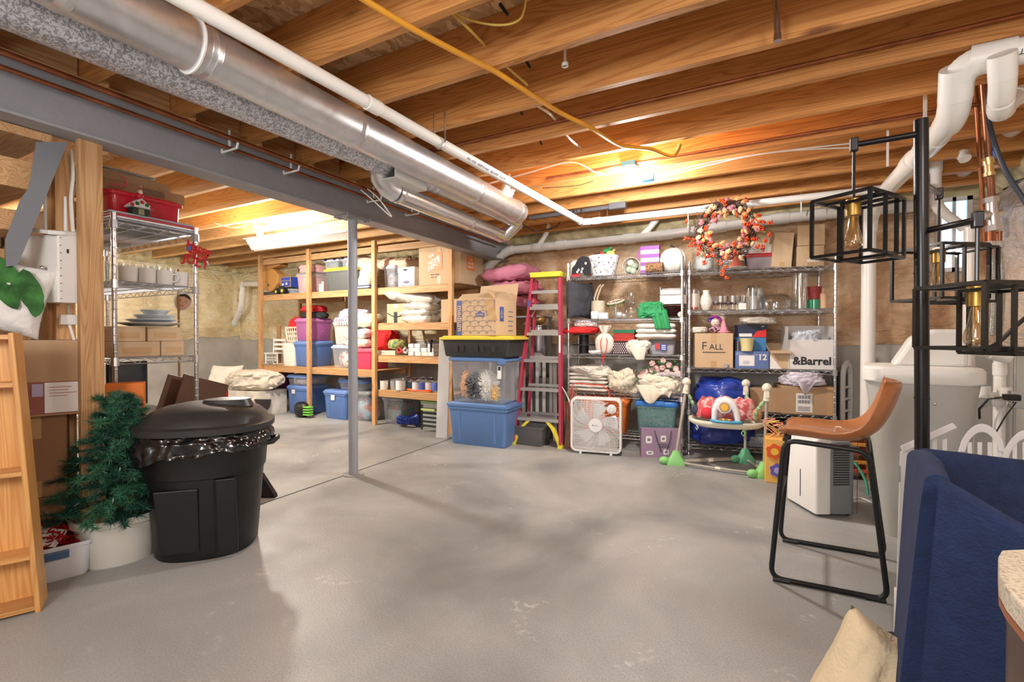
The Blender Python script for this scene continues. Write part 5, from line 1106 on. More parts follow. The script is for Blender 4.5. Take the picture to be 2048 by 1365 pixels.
# insulated corner pile: quilts, storage clutter
x, y, z = G(470, 835)
pp = G(455, 838)
tb_ = dict(loc=(-6.9, 3.55, 0), w=1.0, d=.7, h=.45, rz=0)
q = G(480, 842)
carton('low cream storage box under the folded quilts', dict(loc=(q.x-.35, q.y+.45, 0), w=.70, d=.50, h=.36, rz=.1), mt((.72, .68, .60), .7, var=.3), tape=False)
heap('pile of cream quilts on the box in the rear corner', dict(loc=(q.x-.36, q.y+.45, .365), w=.86, d=.52, h=.27, rz=.1), mt((.66, .60, .50), .9, bump=.5, bs=20), 'quilt_pile', 'quilt', 4, amp=.2)
cushion('speckled white cushion leaning by the quilts', (q.x-.95, q.y+.35, .47), .5, .5, .16, mt((.72, .70, .62), .9, col2=(.3, .3, .3), vs=60, lo=.3, hi=.34), (math.pi/2-.4, 0, .4), seed=40)
carton('long plain box under the speckled cushion', dict(loc=(q.x-.95, q.y+.3, 0), w=.7, d=.45, h=.25, rz=.1), mt((.6, .55, .45), .7), tape=False)
rc = top('toy_chair', 'small bright red wooden chair back among the rear clutter', 'chair', (PT(415, 790, 4.6).x, PT(415, 790, 4.6).y, 0), YAW)
for sx in (-.12, .12): MB().cyl((sx, .1, 0), (sx, .12, .60), .012, n=8).build('back_post', mt((.70, .01, .01), .4), rc); MB().cyl((sx, -.1, 0), (sx, -.1, .34), .012, n=8).build('leg', mt((.70, .01, .01), .4), rc)
MB().box(0, 0, .34, .28, .26, .02).build('seat', mt((.70, .01, .01), .4), rc)
for z_ in (.44, .52): MB().box(0, .115, z_, .25, .015, .05).build('slat', mt((.70, .01, .01), .4), rc)
q = PT(515, 800, 5.0); pn = top('craft_panel', 'painted craft board with blue flower smears beyond the trash can', 'board', (q.x, q.y, 0), YAW-.1)
MB().bx(-.40, .16, 0, .02, 0, .46).build('board', mt((.78, .76, .72), .6, col2=(.25, .32, .62), vs=7, lo=.30, hi=.36), pn); MB().bx(-.30, -.05, -.16, -.02, .02, .40).build('box', mt((.70, .66, .60), .6), pn)
MB().prism([(-.02, .47), (.16, .47), (.14, .38), (.07, .30), (.02, .38)], -.03, 0, 'xz').build('dark_motif', mt((.05, .05, .06), .5), pn)
small('laptop_case', 'flat black case lying over the clutter behind the lid', 'case', MB().box(0, 0, .02, .42, .30, .04), BLACK, (PT(432, 822, 4.2).x, PT(432, 822, 4.2).y, .42), YAW, None, .01)
carton('grey low box supporting the flat black case', dict(loc=(PT(432, 822, 4.2).x, PT(432, 822, 4.2).y, 0), w=.4, d=.3, h=.419, rz=YAW), mt((.4, .4, .4), .6), tape=False)
# wire closet shelf overhead
a, b_ = PY(487, 498, 3.62), PY(684, 471, 3.62)
dz = .125; wc_ = top('closet_wire_shelf', 'white ventilated wire shelf tied up under the rear joists', 'wire shelf', a); W_ = (b_-a); m = MB(); n = 84
PW = mt((.62, .62, .60), .4)
for k in range(n+1): p = W_*(k/n); m.box(p.x, p.y+.07, p.z+dz/2, .005, .004, dz+.02, Euler((.6, 0, 0)).to_matrix())
m.build('cross_wires', PW, wc_)
for f in (0, .5, 1): MB().tube([(0, .0+.14*(1-f), dz*f), (W_.x, W_.y+.14*(1-f), W_.z+dz*f)], .006, 6).build('rail', PW, wc_)
cable('power_cable', 'white cable looping beside the rear bulb', [PZ(u, v, z) for u, v, z in ((430, 447, 2.37), (460, 455, 2.30), (488, 452, 2.31), (500, 442, 2.33), (515, 455, 2.33))], .006, WC)
# ================================================================ CENTRE STACK, LADDER
g = G(950, 899); LS = Line((G(897, 890).x, G(897, 890).y), (G(1018, 893).x, G(1018, 893).y))
q0, q1 = G(900, 888), G(1005, 900); LS = Line((q0.x, q0.y), (q1.x, q1.y))
s = LS.slot(890, 1016, 808, 0, .0, .42); cx, cy = s['loc'][0], s['loc'][1]; Wt = s['w']; hh = s['h']; RZ = LS.rz
BT = mt((.11, .22, .47), .35, bump=.05, bs=80)
t = tote('large blue tote at the bottom of the stack by the ladder', dict(loc=(cx, cy, 0), w=Wt, d=.42, h=hh, rz=RZ), BT, BT, lidh=.03, latch=None)
z1 = hh; s = LS.slot(896, 1014, 715, z1+.002, .02, .40); 
t = tote('tall clear tote of ribbon and wigs in the stack by the ladder', dict(loc=(cx, cy, z1+.002), w=Wt*.95, d=.40, h=s['h'], rz=RZ), mt((.74, .78, .84), .2, alpha=.22, coat=.3), BT, ribs=False, lidh=.03)
MB().box(Wt*.36, -.196, s['h']-.15, .045, .003, .13).build('label', PAPER, t); MB().box(Wt*.36, -.197, s['h']-.11, .03, .004, .04).build('label_print', INK, t); MB().box(Wt*.40, -.20, s['h']-.055, .09, .016, .03).build('latch', BT, t, bevel=.003)
def rl(x, y, z=0): c_, s_ = math.cos(RZ), math.sin(RZ); return (cx+x*c_-y*s_, cy+x*s_+y*c_, z)
def shag(name, lab, cat, x, y, z, rx, ry, rz_, m, n=260, seed=0):
    random.seed(seed); b = MB().ell(0, 0, rz_, rx*.8, ry*.8, rz_*.8, 12, 8)
    for k in range(n):
        d = V((random.gauss(0, 1), random.gauss(0, 1), random.gauss(0, 1))).normalized(); p = V((d.x*rx*.78, d.y*ry*.78, d.z*rz_*.78+rz_)); q_ = p+V((d.x, d.y, d.z))*rx*.25+V((random.uniform(-1, 1), 0, random.uniform(-1, 1)))*.015
        if q_.z > .002: b.tube([p, q_], .006, 4)
    o = b.build(name, m, loc=rl(x, y, z), rz=RZ); return tag(o, lab, cat)
zz = z1+.018
shag('ribbon_bundle', 'orange curled ribbon at the left inside the clear tote', 'ribbon', -.165, -.09, zz, .075, .08, .17, mt((.85, .42, .14), .6), seed=1)
shag('black_wig', 'black tinsel wig in the middle of the clear tote', 'wig', -.055, -.125, zz, .115, .06, .15, mt((.02, .02, .022), .35), 360, seed=2)
shag('ribbon_bundle', 'white shredded ribbon heap inside the clear tote', 'ribbon', .085, -.10, zz, .12, .08, .165, mt((.85, .84, .80), .6), 420, seed=3)
shag('ribbon_bundle', 'small yellow ribbon clump at the right inside the clear tote', 'ribbon', .19, -.14, zz, .045, .04, .09, mt((.80, .52, .12), .6), 90, seed=4)
z2 = z1+.002+s['h']; s = LS.slot(883, 1036, 672, z2+.002, -.02, .44)
tk = tote('black tote with yellow lid above the clear tote by the ladder', dict(loc=rl(-.01, 0, z2+.002), w=Wt*1.18, d=.46, h=s['h'], rz=RZ), mt((.035, .036, .036), .45), YELL, ribs=False, lidh=.03, taper=.90)
for sx in (-.22, -.15, .02, .09, .22): MB().rings([[(sx+x, -.212-.0125*zz_+y, .05+.07*zz_) for x, y in ((-.022, 0), (.022, 0), (.018, .02), (-.018, .02))] for zz_ in (0, 1)]).build('buttress', mt((.035, .036, .036), .45), tk, bevel=.003)
z3 = z2+.002+s['h']
lw_ = carton('kraft moving box with blue house pattern on the yellow lid', dict(loc=rl(.02, .0, z3+.002), w=.50, d=.40, h=.37, rz=RZ-.12), CARDL, opened=False, tape=False)
NV = mt((.06, .11, .32), .6)
MB().box(-.215, -.2015, .185, .068, .002, .365).build('print_band', NV, lw_)
text('medium', .085, CARDL, lw_, (-.205, -.2035, .18), (math.pi/2, math.pi/2, 0), bold=.002); text('Heavy Duty  moving box', .022, CARDL, lw_, (-.236, -.2035, .2), (math.pi/2, math.pi/2, 0))
hm = []
for r_ in range(7):
    for c_ in range(4):
        x0 = -.165+.105*c_+(.052 if r_ % 2 else 0); z0 = .02+.052*r_
        if x0+.09 > .245: continue
        m = MB(); P_ = [(x0, z0), (x0, z0+.025), (x0+.028, z0+.025), (x0+.045, z0+.040), (x0+.062, z0+.025), (x0+.09, z0+.025), (x0+.09, z0)]
        m.tube([(a_, -.2012, b2) for a_, b2 in P_], .0018, 4); m.build('house_outline', NV, lw_)
MB().prism([(-.0, .195), (.0, .235), (.03, .235), (.055, .255), (.08, .235), (.11, .235), (.11, .195)], -.204, -.2, 'xz').build('logo_house', NV, lw_); text("LOWE'S", .027, CARDL, lw_, (.055, -.2052, .214), bold=.001)
MB().box(.2515, -.09, .22, .002, .075, .15).build('print_band', NV, lw_); text('KID', .05, CARDL, lw_, (.2535, -.09, .22), (math.pi/2, -math.pi/2, math.pi/2))
for k in range(5): MB().box(.2515, .08, .05+.05*k, .002, .09, .008).build('print_line', NV, lw_)
m = MB().grid(lambda i, j: (lerp(-.25, .25, i), -.2+.0*j, j*.13), 2, 2).build('flap', CARDL, lw_, thick=.004, loc=(0, 0, .37)); m.rotation_euler.x = -.75; m.location = (0, 0, .37); 
m.data.transform(Matrix.Translation((0, .2, 0))); m.location = (0, -.2, .37); m.rotation_euler.x = -.95
m = MB().grid(lambda i, j: (lerp(-.25, .25, i), 0, j*.20), 2, 2).build('flap', CARDL, lw_, thick=.004, loc=(0, .2, .37)); m.rotation_euler.x = -.25
m = MB().grid(lambda i, j: (0, lerp(-.2, .2, i), j*.16), 2, 2).build('flap', CARDL, lw_, thick=.004, loc=(.25, 0, .37)); m.rotation_euler.y = -.9
MB().grid(lambda i, j: (.12+.10*i+.05*j, -.2045-.004*math.sin(i*9+j*5)*0-.003*math.sin(j*14+i*4)-.001, .37-.22*j), 4, 14).build('torn_tape', TAPE, lw_, smooth=True)
# white board
p = G(873, 877); q_ = G(892, 878)
o = small('white_board', 'tall narrow white board leaning by the blue tote', 'board', MB().box(0, 0, .56, .13, .02, 1.12), mt((.74, .74, .72), .5, bump=.1, bs=60), (G(880, 878).x, G(880, 878).y+.03, 0), YAW-.1, None, .003); o.rotation_euler = (-.03, .03, YAW-.1)
small('foam_tray', 'white foam slab resting on the black tote corner', 'foam', MB().box(0, 0, .02, .17, .10, .04), mt((.8, .8, .78), .7), rl(-.30, .10, z3+.002), RZ, None, .006) 
# ladder
fl0, fl1 = G(1029, 888), G(1122, 897); LL_ = Line((fl0.x, fl0.y), (fl1.x, fl1.y))
mx_ = (fl0+fl1)/2; Wb = LL_.L; ld = top('stepladder', 'tall red fibreglass stepladder with yellow top and feet folded against the shelves', 'ladder', (mx_.x, mx_.y, 0), LL_.rz)
tt_ = (mx_.x*-math.sin(YAW)+mx_.y*math.cos(YAW)); Hl = H+(HZ-545)/F*(tt_+.12); Wt2 = (1113-1052)/F*tt_*.96
lean = .20; offx = ((1083-1076)/F*tt_)
LR = mt((.44, .045, .085), .4); ALU = mt((.62, .62, .61), .35, .8); LY = mt((.80, .70, .06), .4)
def lp(f, sx): return V((sx*lerp(Wb/2, Wt2/2, f)+offx*f, lean*f, Hl*f))
for sx in (-1, 1):
    a, b_ = lp(.02, sx), lp(.97, sx)
    MB().rings([[(p.x+x, p.y+y, p.z) for x, y in ((-.014, -.035), (.014, -.035), (.014, -.028), (-.006, -.028), (-.006, .028), (.014, .028), (.014, .035), (-.014, .035))] for p in (a, b_)]).build('side_rail', LR, ld)
    # yellow foot brackets
    pts = [lp(0.005, sx)+V((-sx*.0, -.01, .0)), lp(.05, sx)+V((-sx*.03, -.02, 0)), lp(.10, sx)+V((-sx*.08, -.02, .01)), lp(.135, sx)+V((-sx*.14, -.02, .012))]
    MB().rings([[(p.x+x, p.y+y, p.z+z_) for x, y, z_ in ((-.022, -.015, 0), (.022, -.015, 0), (.022, .03, .0), (-.022, .03, .0))] for p in pts]).build('foot_brace', LY, ld, bevel=.004)
    MB().box(lp(0, sx).x, lp(0, sx).y-.01, .012, .05, .09, .024).build('foot', LY, ld, bevel=.004)
    a, b_ = V((sx*Wb*.40, .24, 0)), V((sx*Wt2*.42+offx, lean+.04, Hl*.96))
    MB().rings([[(p.x+x, p.y+y, p.z) for x, y in ((-.012, -.02), (.012, -.02), (.012, .02), (-.012, .02))] for p in (a, b_)]).build('rear_rail', LR, ld)
for f in (.155, .325, .49, .645, .795, .89):
    w_ = 2*lerp(Wb/2, Wt2/2, f)-.03; p = lp(f, 0)
    st = MB().box(p.x, p.y, p.z, w_, .085, .010).box(p.x, p.y-.040, p.z-.010, w_, .006, .032).build('step', ALU, ld)
    if f < .8: MB().box(p.x, .24-.1*f+.0, p.z+.02, w_*.9, .012, .03).build('rear_brace', ALU, ld)
MB().tube([lp(.77, -.8)+V((0, -.02, -.05)), lp(.80, -.5)], .006, 5).build('gusset', ALU, ld); MB().tube([lp(.77, .8)+V((0, -.02, -.05)), lp(.80, .5)], .006, 5).build('gusset', ALU, ld)
p = lp(1, 0); MB().loft([(rrect(Wt2+.03, .20, .02), -.05), (rrect(Wt2+.05, .22, .02), -.005), (rrect(Wt2+.05, .22, .02), 0), (rrect(Wt2+.03, .20, .02), .0)]).build('top_cap', LY, ld, loc=(p.x, p.y+.03, p.z), smooth=35)
MB().box(lp(.82, -1).x, lp(.82, -1).y-.037, lp(.82, -1).z, .02, .003, .07).build('sticker', mt((.05, .12, .5), .5), ld); MB().box(lp(.55, 1).x, lp(.55, 1).y-.037, lp(.55, 1).z, .018, .003, .30).build('sticker', PAPER, ld)
# behind the ladder: pillows, pot, crib sides, tub
bx0, by0, bt = Line((-1.9, 4.9), (-1.0, 4.98)).at(1075)
LBK = Line((-2.35, 4.78), (-1.6, 4.84))
x, y, _ = LBK.at(1005, .02)
shelfb = top('white_drawer_stand', 'tall grey stand behind the ladder carrying pillows and a pot', 'stand', (LBK.at(1042, .2)[0], LBK.at(1042, .2)[1], 0))
MB().bx(-.36, .30, -.15, .25, 1.02, 1.05).build('shelf_top', mt((.35, .35, .35), .5), shelfb)
for sx in (-.34, .28):
    for sy in (-.13, .23): MB().bx(sx-.015, sx+.015, sy-.015, sy+.015, 0, 1.02).build('leg', mt((.35, .35, .35), .5), shelfb)
MB().bx(-.36, .30, -.15, .25, 1.36, 1.38).build('shelf_top', mt((.35, .35, .35), .5), shelfb)
for sx in (-.34, .28):
    for sy in (.23,): MB().bx(sx-.015, sx+.015, sy-.015, sy+.015, 1.05, 1.38).build('leg', mt((.35, .35, .35), .5), shelfb)
PK = mt((.62, .22, .32), .75, bump=.3, bs=14)
for k, (u, v, w_, h_, lb) in enumerate(((1022, 548, .62, .17, 'topmost pink pillow on the stand behind the ladder'), (1030, 578, .60, .15, 'middle pink pillow on the stand behind the ladder'), (1035, 604, .55, .12, 'lowest pink pillow on the stand behind the ladder'))):
    x, y, t_ = LBK.at(u, .18); zc_ = H+(HZ-v)/F*t_; cushion(lb, (x, y, zc_), w_, .40, h_, PK, (.05, .08*(k-1), .1*k), seed=50+k, amp=.3)
x, y, t_ = LBK.at(1078, .12); pt_ = top('stock_pot', 'tall steel pot with a brass-toned ball on it behind the ladder', 'pot', (x, y, .68))
zt_ = H+(HZ-655)/F*t_
MB().lathe([(0, 0), (.13, 0), (.135, .01), (.135, zt_-.68), (.142, zt_-.68+.004), (.13, zt_-.68+.004), (.125, .02), (0, .02)], 28).build('vessel', mt((.5, .5, .52), .25, .9), pt_, smooth=40)
MB().lathe([(.0, 0), (.15, .003), (.15, .012), (0, .03)], 28).build('lid', mt((.55, .55, .56), .25, .9), pt_, smooth=40, loc=(0, 0, zt_-.68+.006)); MB().ell(.0, 0, .075, .08, .08, .05).build('gold_dome', mt((.42, .24, .07), .35, .5), pt_, smooth=True, loc=(0, 0, zt_-.68+.01))
small('stand_block', 'dark low cabinet carrying the steel pot', 'cabinet', MB().bx(-.20, .20, -.16, .16, 0, .678), mt((.16, .16, .16), .6), (x, y+.02, 0))
x, y, t_ = LBK.at(1068, -.08)
crb_ = top('crib_side', 'grey slatted crib panel standing behind the ladder', 'crib panel', (x, y, 0), .08)
zt_ = H+(HZ-705)/F*t_; CG = mt((.50, .49, .47), .5)
MB().prism([(-.24, zt_-.10), (-.24, zt_-.02), (-.12, zt_), (.08, zt_-.005), (.14, zt_-.05), (.24, zt_-.05), (.24, zt_-.10)], -.012, .012, 'xz').build('top_rail', CG, crb_); MB().bx(-.24, .24, -.012, .012, .22, .29).build('bottom_rail', CG, crb_)
for k in range(6): MB().bx(-.20+.08*k-.018, -.20+.08*k+.018, -.007, .007, .29, zt_-.10).build('slat', CG, crb_)
for sx in (-.25, .25): MB().bx(sx-.02, sx+.02, -.02, .02, 0, zt_-.04).build('post', CG, crb_)
x, y, t_ = LBK.at(1058, -.32)
MBt = tote('dark grey open tub on the floor behind the ladder feet', dict(loc=(x+.02, y, 0), w=.40, d=.25, h=.20, rz=0), mt((.12, .12, .12), .35), None, 'grey_tub', lid=False, ribs=False, cat='tub')
x, y, t_ = LBK.at(1095, -.30); small('caster_wheel', 'small black caster on the floor behind the ladder foot', 'caster', MB().cyl((0, -.012, .03), (0, .012, .03), .03, n=16), BLACK, (x, y-.03, 0))
# ================================================================ WIRE SHELVING B AND C (against the far wall)
LB = Line((-1.726, 4.56), (-.618, 4.644)); LC = Line((-.575, 4.73), (.61, 4.95))
BH = [.165, .567, .963, 1.322, 1.764]; CH = [.11, .44, .843, 1.394, 1.775]
shelf_unit('chrome wire shelving of linens and vases behind the box fan', -1.726, 4.56, LB.rz, LB.L, .40, BH, 1.90)
shelf_unit('chrome wire shelving of glassware and boxes behind the baby jumper', -.565, 4.735, LC.rz, LC.L, .44, CH, 1.86)
def onB(u, off, z): x, y, t = LB.at(u, off); return (x, y, z+.002)
def onC(u, off, z): x, y, t = LC.at(u, off); return (x, y, z+.002)
def B(u0, u1, vt, k, off=.05, dep=.25): return LB.slot(u0, u1, vt, BH[k]+.002, off, dep)
def Cc(u0, u1, vt, k, off=.05, dep=.25): return LC.slot(u0, u1, vt, CH[k]+.002, off, dep)
rb, rcz = LB.rz, LC.rz
# --- B top
s = B(1140, 1178, 516, 4, .05, .10); dg = top('dog_cutout', 'black dog-shaped cut-out with white paw prints on the top shelf', 'decoration', s['loc'], rb)
MB().prism([(-.10, .02), (-.09, .10), (-.06, .13), (-.03, .19), (.02, .22), (.09, .20), (.12, .13), (.09, .10), (.10, .02), (.04, .02), (.02, .06), (-.03, .05), (-.05, .02)], -.01, .01, 'xz').build('silhouette', mt((.02, .02, .025), .8), dg)
for x, z in ((-.02, .075), (.01, .055), (.02, .085), (-.035, .055), (.055, .14)): MB().ell(x, -.012, z, .011, .003, .014, 8, 5).build('paw_mark', PAPER, dg)
MB().bx(-.09, -.0, -.03, -.012, .0, .028).build('red_car', mt((.7, .03, .05), .4), dg)
s = B(1138, 1168, 511, 4, .24, .15); small('white_canister', 'white round canister behind the dog cut-out', 'canister', MB().lathe([(0, 0), (.085, 0), (.09, .18), (.06, .21), (0, .215)], 20), WHITE, s['loc'])
xb = onB(1206, .2, BH[4]); bd = top('dog_basket', 'white fabric basket printed with little dogs, holding toys', 'basket', xb, rb)
DOGP = mt((.80, .80, .84), .8)
MB().lathe([(0, 0), (.115, 0), (.12, .01), (.165, .19), (.168, .215), (.160, .215), (.115, .02), (0, .02)], 30).build('basket_body', DOGP, bd, smooth=40)
random.seed(12)
for k in range(58):
    a = random.uniform(math.pi*1.02, math.pi*1.98); z = random.uniform(.03, .19); r_ = lerp(.12, .165, (z-.01)/.18)+.001
    c = [(.02, .02, .03), (.35, .06, .03), (.03, .08, .15), (.25, .25, .28)][k % 4]; m = MB(); m.M = Matrix.Translation((r_*math.cos(a), r_*math.sin(a), z)) @ Matrix.Rotation(a+math.pi/2, 4, 'Z')
    m.box(0, 0, 0, .013, .002, .006).box(.007, 0, .005, .005, .002, .005).box(-.004, 0, -.005, .002, .002, .006).box(.004, 0, -.005, .002, .002, .006); m.build('dog_print', mt(c, .8), bd)
for k, (x, z, c, lb) in enumerate(((-.06, .23, (.03, .05, .12), 'navy'), (.04, .27, (.02, .30, .10), 'green'), (.08, .245, (.80, .65, .20), 'yellow'), (.0, .25, (.60, .05, .03), 'red'))):
    small('plush_toy', lb+' soft toy poking out of the dog-print basket', 'toy', MB().ell(0, 0, 0, .05, .03, .028).tube([(0, 0, 0), (.03, 0, .03), (.05, 0, .04)], .012, 6), mt(c, .8), (xb[0]+x, xb[1], BH[4]+z), .4*k, True)
xb = onB(1262, .10, BH[4]); bb_ = top('wicker_bowl', 'round wicker bowl tipped forward showing sage green balls', 'bowl', (xb[0], xb[1], BH[4]+.088), rb)
m = MB()
for k in range(7): m.tube([((.085-.004*k)*math.cos(a), .012*k, (.085-.004*k)*math.sin(a)) for a in [i*math.pi/12 for i in range(24)]], .006, 5, True)
m.build('woven_rim', mt((.55, .50, .42), .8, var=.4, vs=60), bb_)
MB().ell(0, .06, 0, .08, .03, .08).build('bowl_back', mt((.25, .20, .14), .8), bb_, smooth=True)
for k, (x, z, c) in enumerate(((-.02, -.035, (.36, .44, .36)), (.035, -.005, (.30, .38, .30)), (-.005, .03, (.60, .62, .52)), (.02, -.05, (.40, .47, .38)))): MB().ell(x, .0, z, .034, .03, .034).build('ball', mt(c, .8, bump=.4, bs=50), bb_, smooth=True)
s = B(1280, 1318, 492, 4, .10, .14); gb = top('striped_bag', 'purple and white striped paper gift bag', 'gift bag', s['loc'], rb); hg = s['h']
for k in range(7): MB().bx(-.088, .088, -.06, .06, hg*k/7, hg*(k+1)/7).build('stripe', mt((.25, .04, .36), .5) if k % 2 == 0 else mt((.82, .80, .86), .5), gb)
MB().tube([(-.09, -.03, hg*.98), (-.12, -.04, hg*.7), (-.115, -.045, hg*.45)], .008, 5).build('ribbon', mt((.42, .12, .52), .4), gb)
s = B(1292, 1323, 528, 4, .02, .07); small('cork_roll', 'speckled brown cork cylinder before the striped bag', 'cork', MB().cyl((-.08, 0, .05), (.08, 0, .05), .05, n=20), mt((.35, .19, .09), .8, col2=(.08, .04, .02), vs=90, lo=.45, hi=.5), s['loc'], rb)
xb = onB(1346, .16, BH[4]); pk = top('white_pumpkin', 'large white ribbed pumpkin with dark curled stem', 'pumpkin', xb, rb)
m = MB(); n = 60
R = []
for j in range(17):
    a = -math.pi/2+math.pi*j/16; c = max(math.cos(a), .03)
    R.append([((.128*c**.85)*(1-.05*abs(math.cos(i/n*math.pi*10))**6*1.4)*math.cos(2*math.pi*i/n), (.128*c**.85)*(1-.05*abs(math.cos(i/n*math.pi*10))**6*1.4)*math.sin(2*math.pi*i/n), .125+.122*math.sin(a)) for i in range(n)])
m.rings(R).build('shell', mt((.80, .78, .72), .5), pk, smooth=True); MB().tube([(0, 0, .24), (.0, 0, .265), (-.03, 0, .27)], [.014, .010, .012], 8).build('stem', mt((.05, .04, .03), .8), pk)
m = MB().tube([(.01*k+.006*math.sin(k*2.2), .0, .262+.010*math.cos(k*2.2)) for k in range(7)], .003, 5).build('tendril', mt((.05, .04, .03), .8), pk)
# --- B second shelf
x, y, _ = LB.at(1160, .14); cushion('dark grey cushion standing on edge beside the left post', (x, y, BH[3]+.205), .40, .40, .14, mt((.045, .048, .06), .85, bump=.4, bs=40), (math.pi/2, 0, rb+1.15), seed=60)
xb = onB(1196, .16, BH[3]); vs_ = top('pebble_vase', 'cream textured vase holding two bare sticks', 'vase', xb, rb)
MB().lathe([(0, 0), (.05, 0), (.07, .03), (.075, .12), (.068, .19), (.06, .19), (.06, .02), (0, .02)], 24).build('vase_body', mt((.70, .64, .48), .8, bump=1, bs=90, var=.3, vs=80), vs_, smooth=50)
for dx in (0, .03): MB().tube([(-.02+dx, 0, .10), (-.04+dx, 0, .22), (0.0+dx, 0, .33), (.03+dx, 0, .36)], .009, 6).build('stick', mt((.60, .50, .38), .7), vs_)
xb = onB(1189, .05, BH[3]); small('floral_candle', 'small white candle jar with printed flowers', 'candle', MB().lathe([(0, 0), (.038, 0), (.04, .07), (.036, .075), (0, .075)], 18), mt((.78, .78, .80), .4, col2=(.45, .5, .4), vs=60, lo=.33, hi=.36), xb)
xb = onB(1207, .05, BH[3]); small('white_card_box', 'small plain white box in front of the cream vase', 'box', MB().bx(-.045, .045, -.025, .025, 0, .06), PAPER, xb, rb)
xb = onB(1232, .12, BH[3]); o = tumbler(xb, .12, .045, 'clear footed vase under the greenery wreath', None, 'glass_vase', 'vase')
xb = (xb[0], xb[1], BH[3]+.165); gw = top('greenery_ring', 'small frosted greenery wreath laid over the glass vase', 'wreath', xb, rb); gw.rotation_euler = (.3, -.2, rb)
random.seed(21); m = MB()
for k in range(120):
    a = random.uniform(0, 6.28); c = V((.085*math.cos(a), .07*math.sin(a), 0)); d = V((random.gauss(0, 1), random.gauss(0, 1), random.gauss(0, 1))).normalized()*.035; sd = d.cross(V((0, 0, 1))).normalized()*.006
    kk = len(m.v); m.v += [tuple(c), tuple(c+d*.5+sd), tuple(c+d), tuple(c+d*.5-sd)]; m.f.append((kk, kk+1, kk+2, kk+3))
o = m.build('foliage', mt((.07, .20, .06), .7), gw); o['kind'] = 'stuff'
MB().tube([(.085*math.cos(a), .07*math.sin(a), .012) for a in [i*math.pi/10 for i in range(20)]], .010, 6, True).build('ring', mt((.62, .56, .45), .8), gw)
for k in range(6): MB().ell(.085*math.cos(k), .07*math.sin(k), .025, .008, .008, .008, 6, 5).build('berry', mt((.4, .04, .05), .5), gw)
xb = onB(1262, .12, BH[3]); small('glass_vase', 'tall clear glass vase with a round belly', 'vase', MB().lathe([(0, 0), (.05, 0), (.075, .06), (.07, .11), (.035, .15), (.04, .23), (.05, .27), (.048, .27), (.037, .23), (.032, .15), (.067, .11), (.07, .06), (0, .005)], 24), GLASS, xb)
xb = onB(1238, .05, BH[3]); small('silver_ornament', 'silvery faceted ornament cluster beside the glass vase', 'ornament', MB().ell(0, 0, .035, .045, .03, .035, 7, 4).ell(.05, 0, .025, .03, .025, .025, 6, 4), mt((.6, .62, .66), .2, .6), xb, 0, None)
# green cloth draped over shelf edge
x, y, _ = LB.at(1305, .10)
heap('green cloth draped over the shelf edge', dict(loc=(x, y, BH[3]+.0), w=.26, d=.20, h=.16, rz=rb+.1), mt((.03, .28, .10), .85), 'green_cloth', 'cloth', 17, amp=.3)
gcl = [o for o in COL.objects if o.name.startswith('green_cloth')][0]
def gd(i, j): return (lerp(-.01, .13, i)+.04*j, -.105-.02*math.sin(j*2)+.012*math.sin(i*14), .05-.16*j+.03*i*(1-j))
MB().grid(gd, 16, 14).build('hanging_corner', mt((.03, .28, .10), .85), gcl, smooth=True, thick=.004)
for k in range(6):
    xb = onB(1346, .15, BH[3]); small('dark_plate', ['lowest', 'second', 'third', 'fourth', 'fifth', 'topmost'][k]+' plate of the dark red stack on the second shelf', 'plate', MB().lathe([(0, 0), (.07, 0), (.125, .014), (.124, .019), (.07, .006), (0, .006)], 28), mt((.10, .015, .02), .15, coat=.6) if k % 2 else mt((.05, .03, .03), .15, coat=.6), (xb[0], xb[1], xb[2]+.019*k), group='dark plates stacked on wire shelving')
xb = onB(1346, .10, BH[3]); small('white_tray_box', 'shallow white box with an oval logo on the dark plates', 'box', MB().bx(-.12, .12, -.03, .17, 0, .085), mt((.72, .70, .72), .6), (xb[0], xb[1], BH[3]+.135), rb, None, .003)
xb = onB(1343, .08, BH[3]); nb = top('napkin_box', 'open grey tray of papers topmost on the plate stack', 'tray', (xb[0], xb[1]+.02, BH[3]+.223), rb); MB().bx(-.11, .11, -.03, .14, 0, .006).bx(-.11, .11, .134, .14, 0, .08).bx(-.11, -.104, -.03, .14, 0, .08).bx(.104, .11, -.03, .14, 0, .08).bx(-.11, .11, -.03, -.024, 0, .05).build('tray', mt((.50, .50, .52), .6), nb); MB().bx(-.05, .02, -.034, -.0315, .01, .04).build('tag', PAPER, nb)
xb = onB(1361, .03, BH[3]); small('ping_pong_ball', 'white ball at the edge beside the dark plates', 'ball', MB().ell(0, 0, .028, .028, .028, .028), mt((.78, .74, .62), .4), xb, 0, True)
# --- B third shelf
x, y, _ = LB.at(1168, .14); sp_ = top('black_spool', 'black pedestal stand with two discs left on the third shelf', 'stand', (x, y, BH[2]+.002)); MB().cyl((0, 0, 0), (0, 0, .19), .05, n=20).build('column', BLACK, sp_, smooth=40); MB().cyl((0, 0, .085), (0, 0, .095), .125, n=28).build('disc', BLACK, sp_, smooth=40); MB().cyl((0, 0, .19), (0, 0, .2), .12, n=28).build('disc', BLACK, sp_, smooth=40)
heap('red cloth hanging over the black pedestal', dict(loc=(x-.02, y-.04, BH[2]+.205), w=.36, d=.24, h=.075, rz=rb), mt((.62, .02, .02), .8), 'red_cloth', 'cloth', 23)
heap('white napkins heaped on the red cloth', dict(loc=(x+.03, y-.02, BH[2]+.275), w=.24, d=.18, h=.07, rz=rb), SNOWW, 'napkins', 'napkins', 24)
x, y, _ = LB.at(1209, .05); sk = top('drawstring_sack', 'cream drawstring sack tied with a red cord', 'sack', (x, y, BH[2]+.002), rb)
heap_ = MB().ell(0, 0, 0, .095, .06, .105, 40, 20, .8)
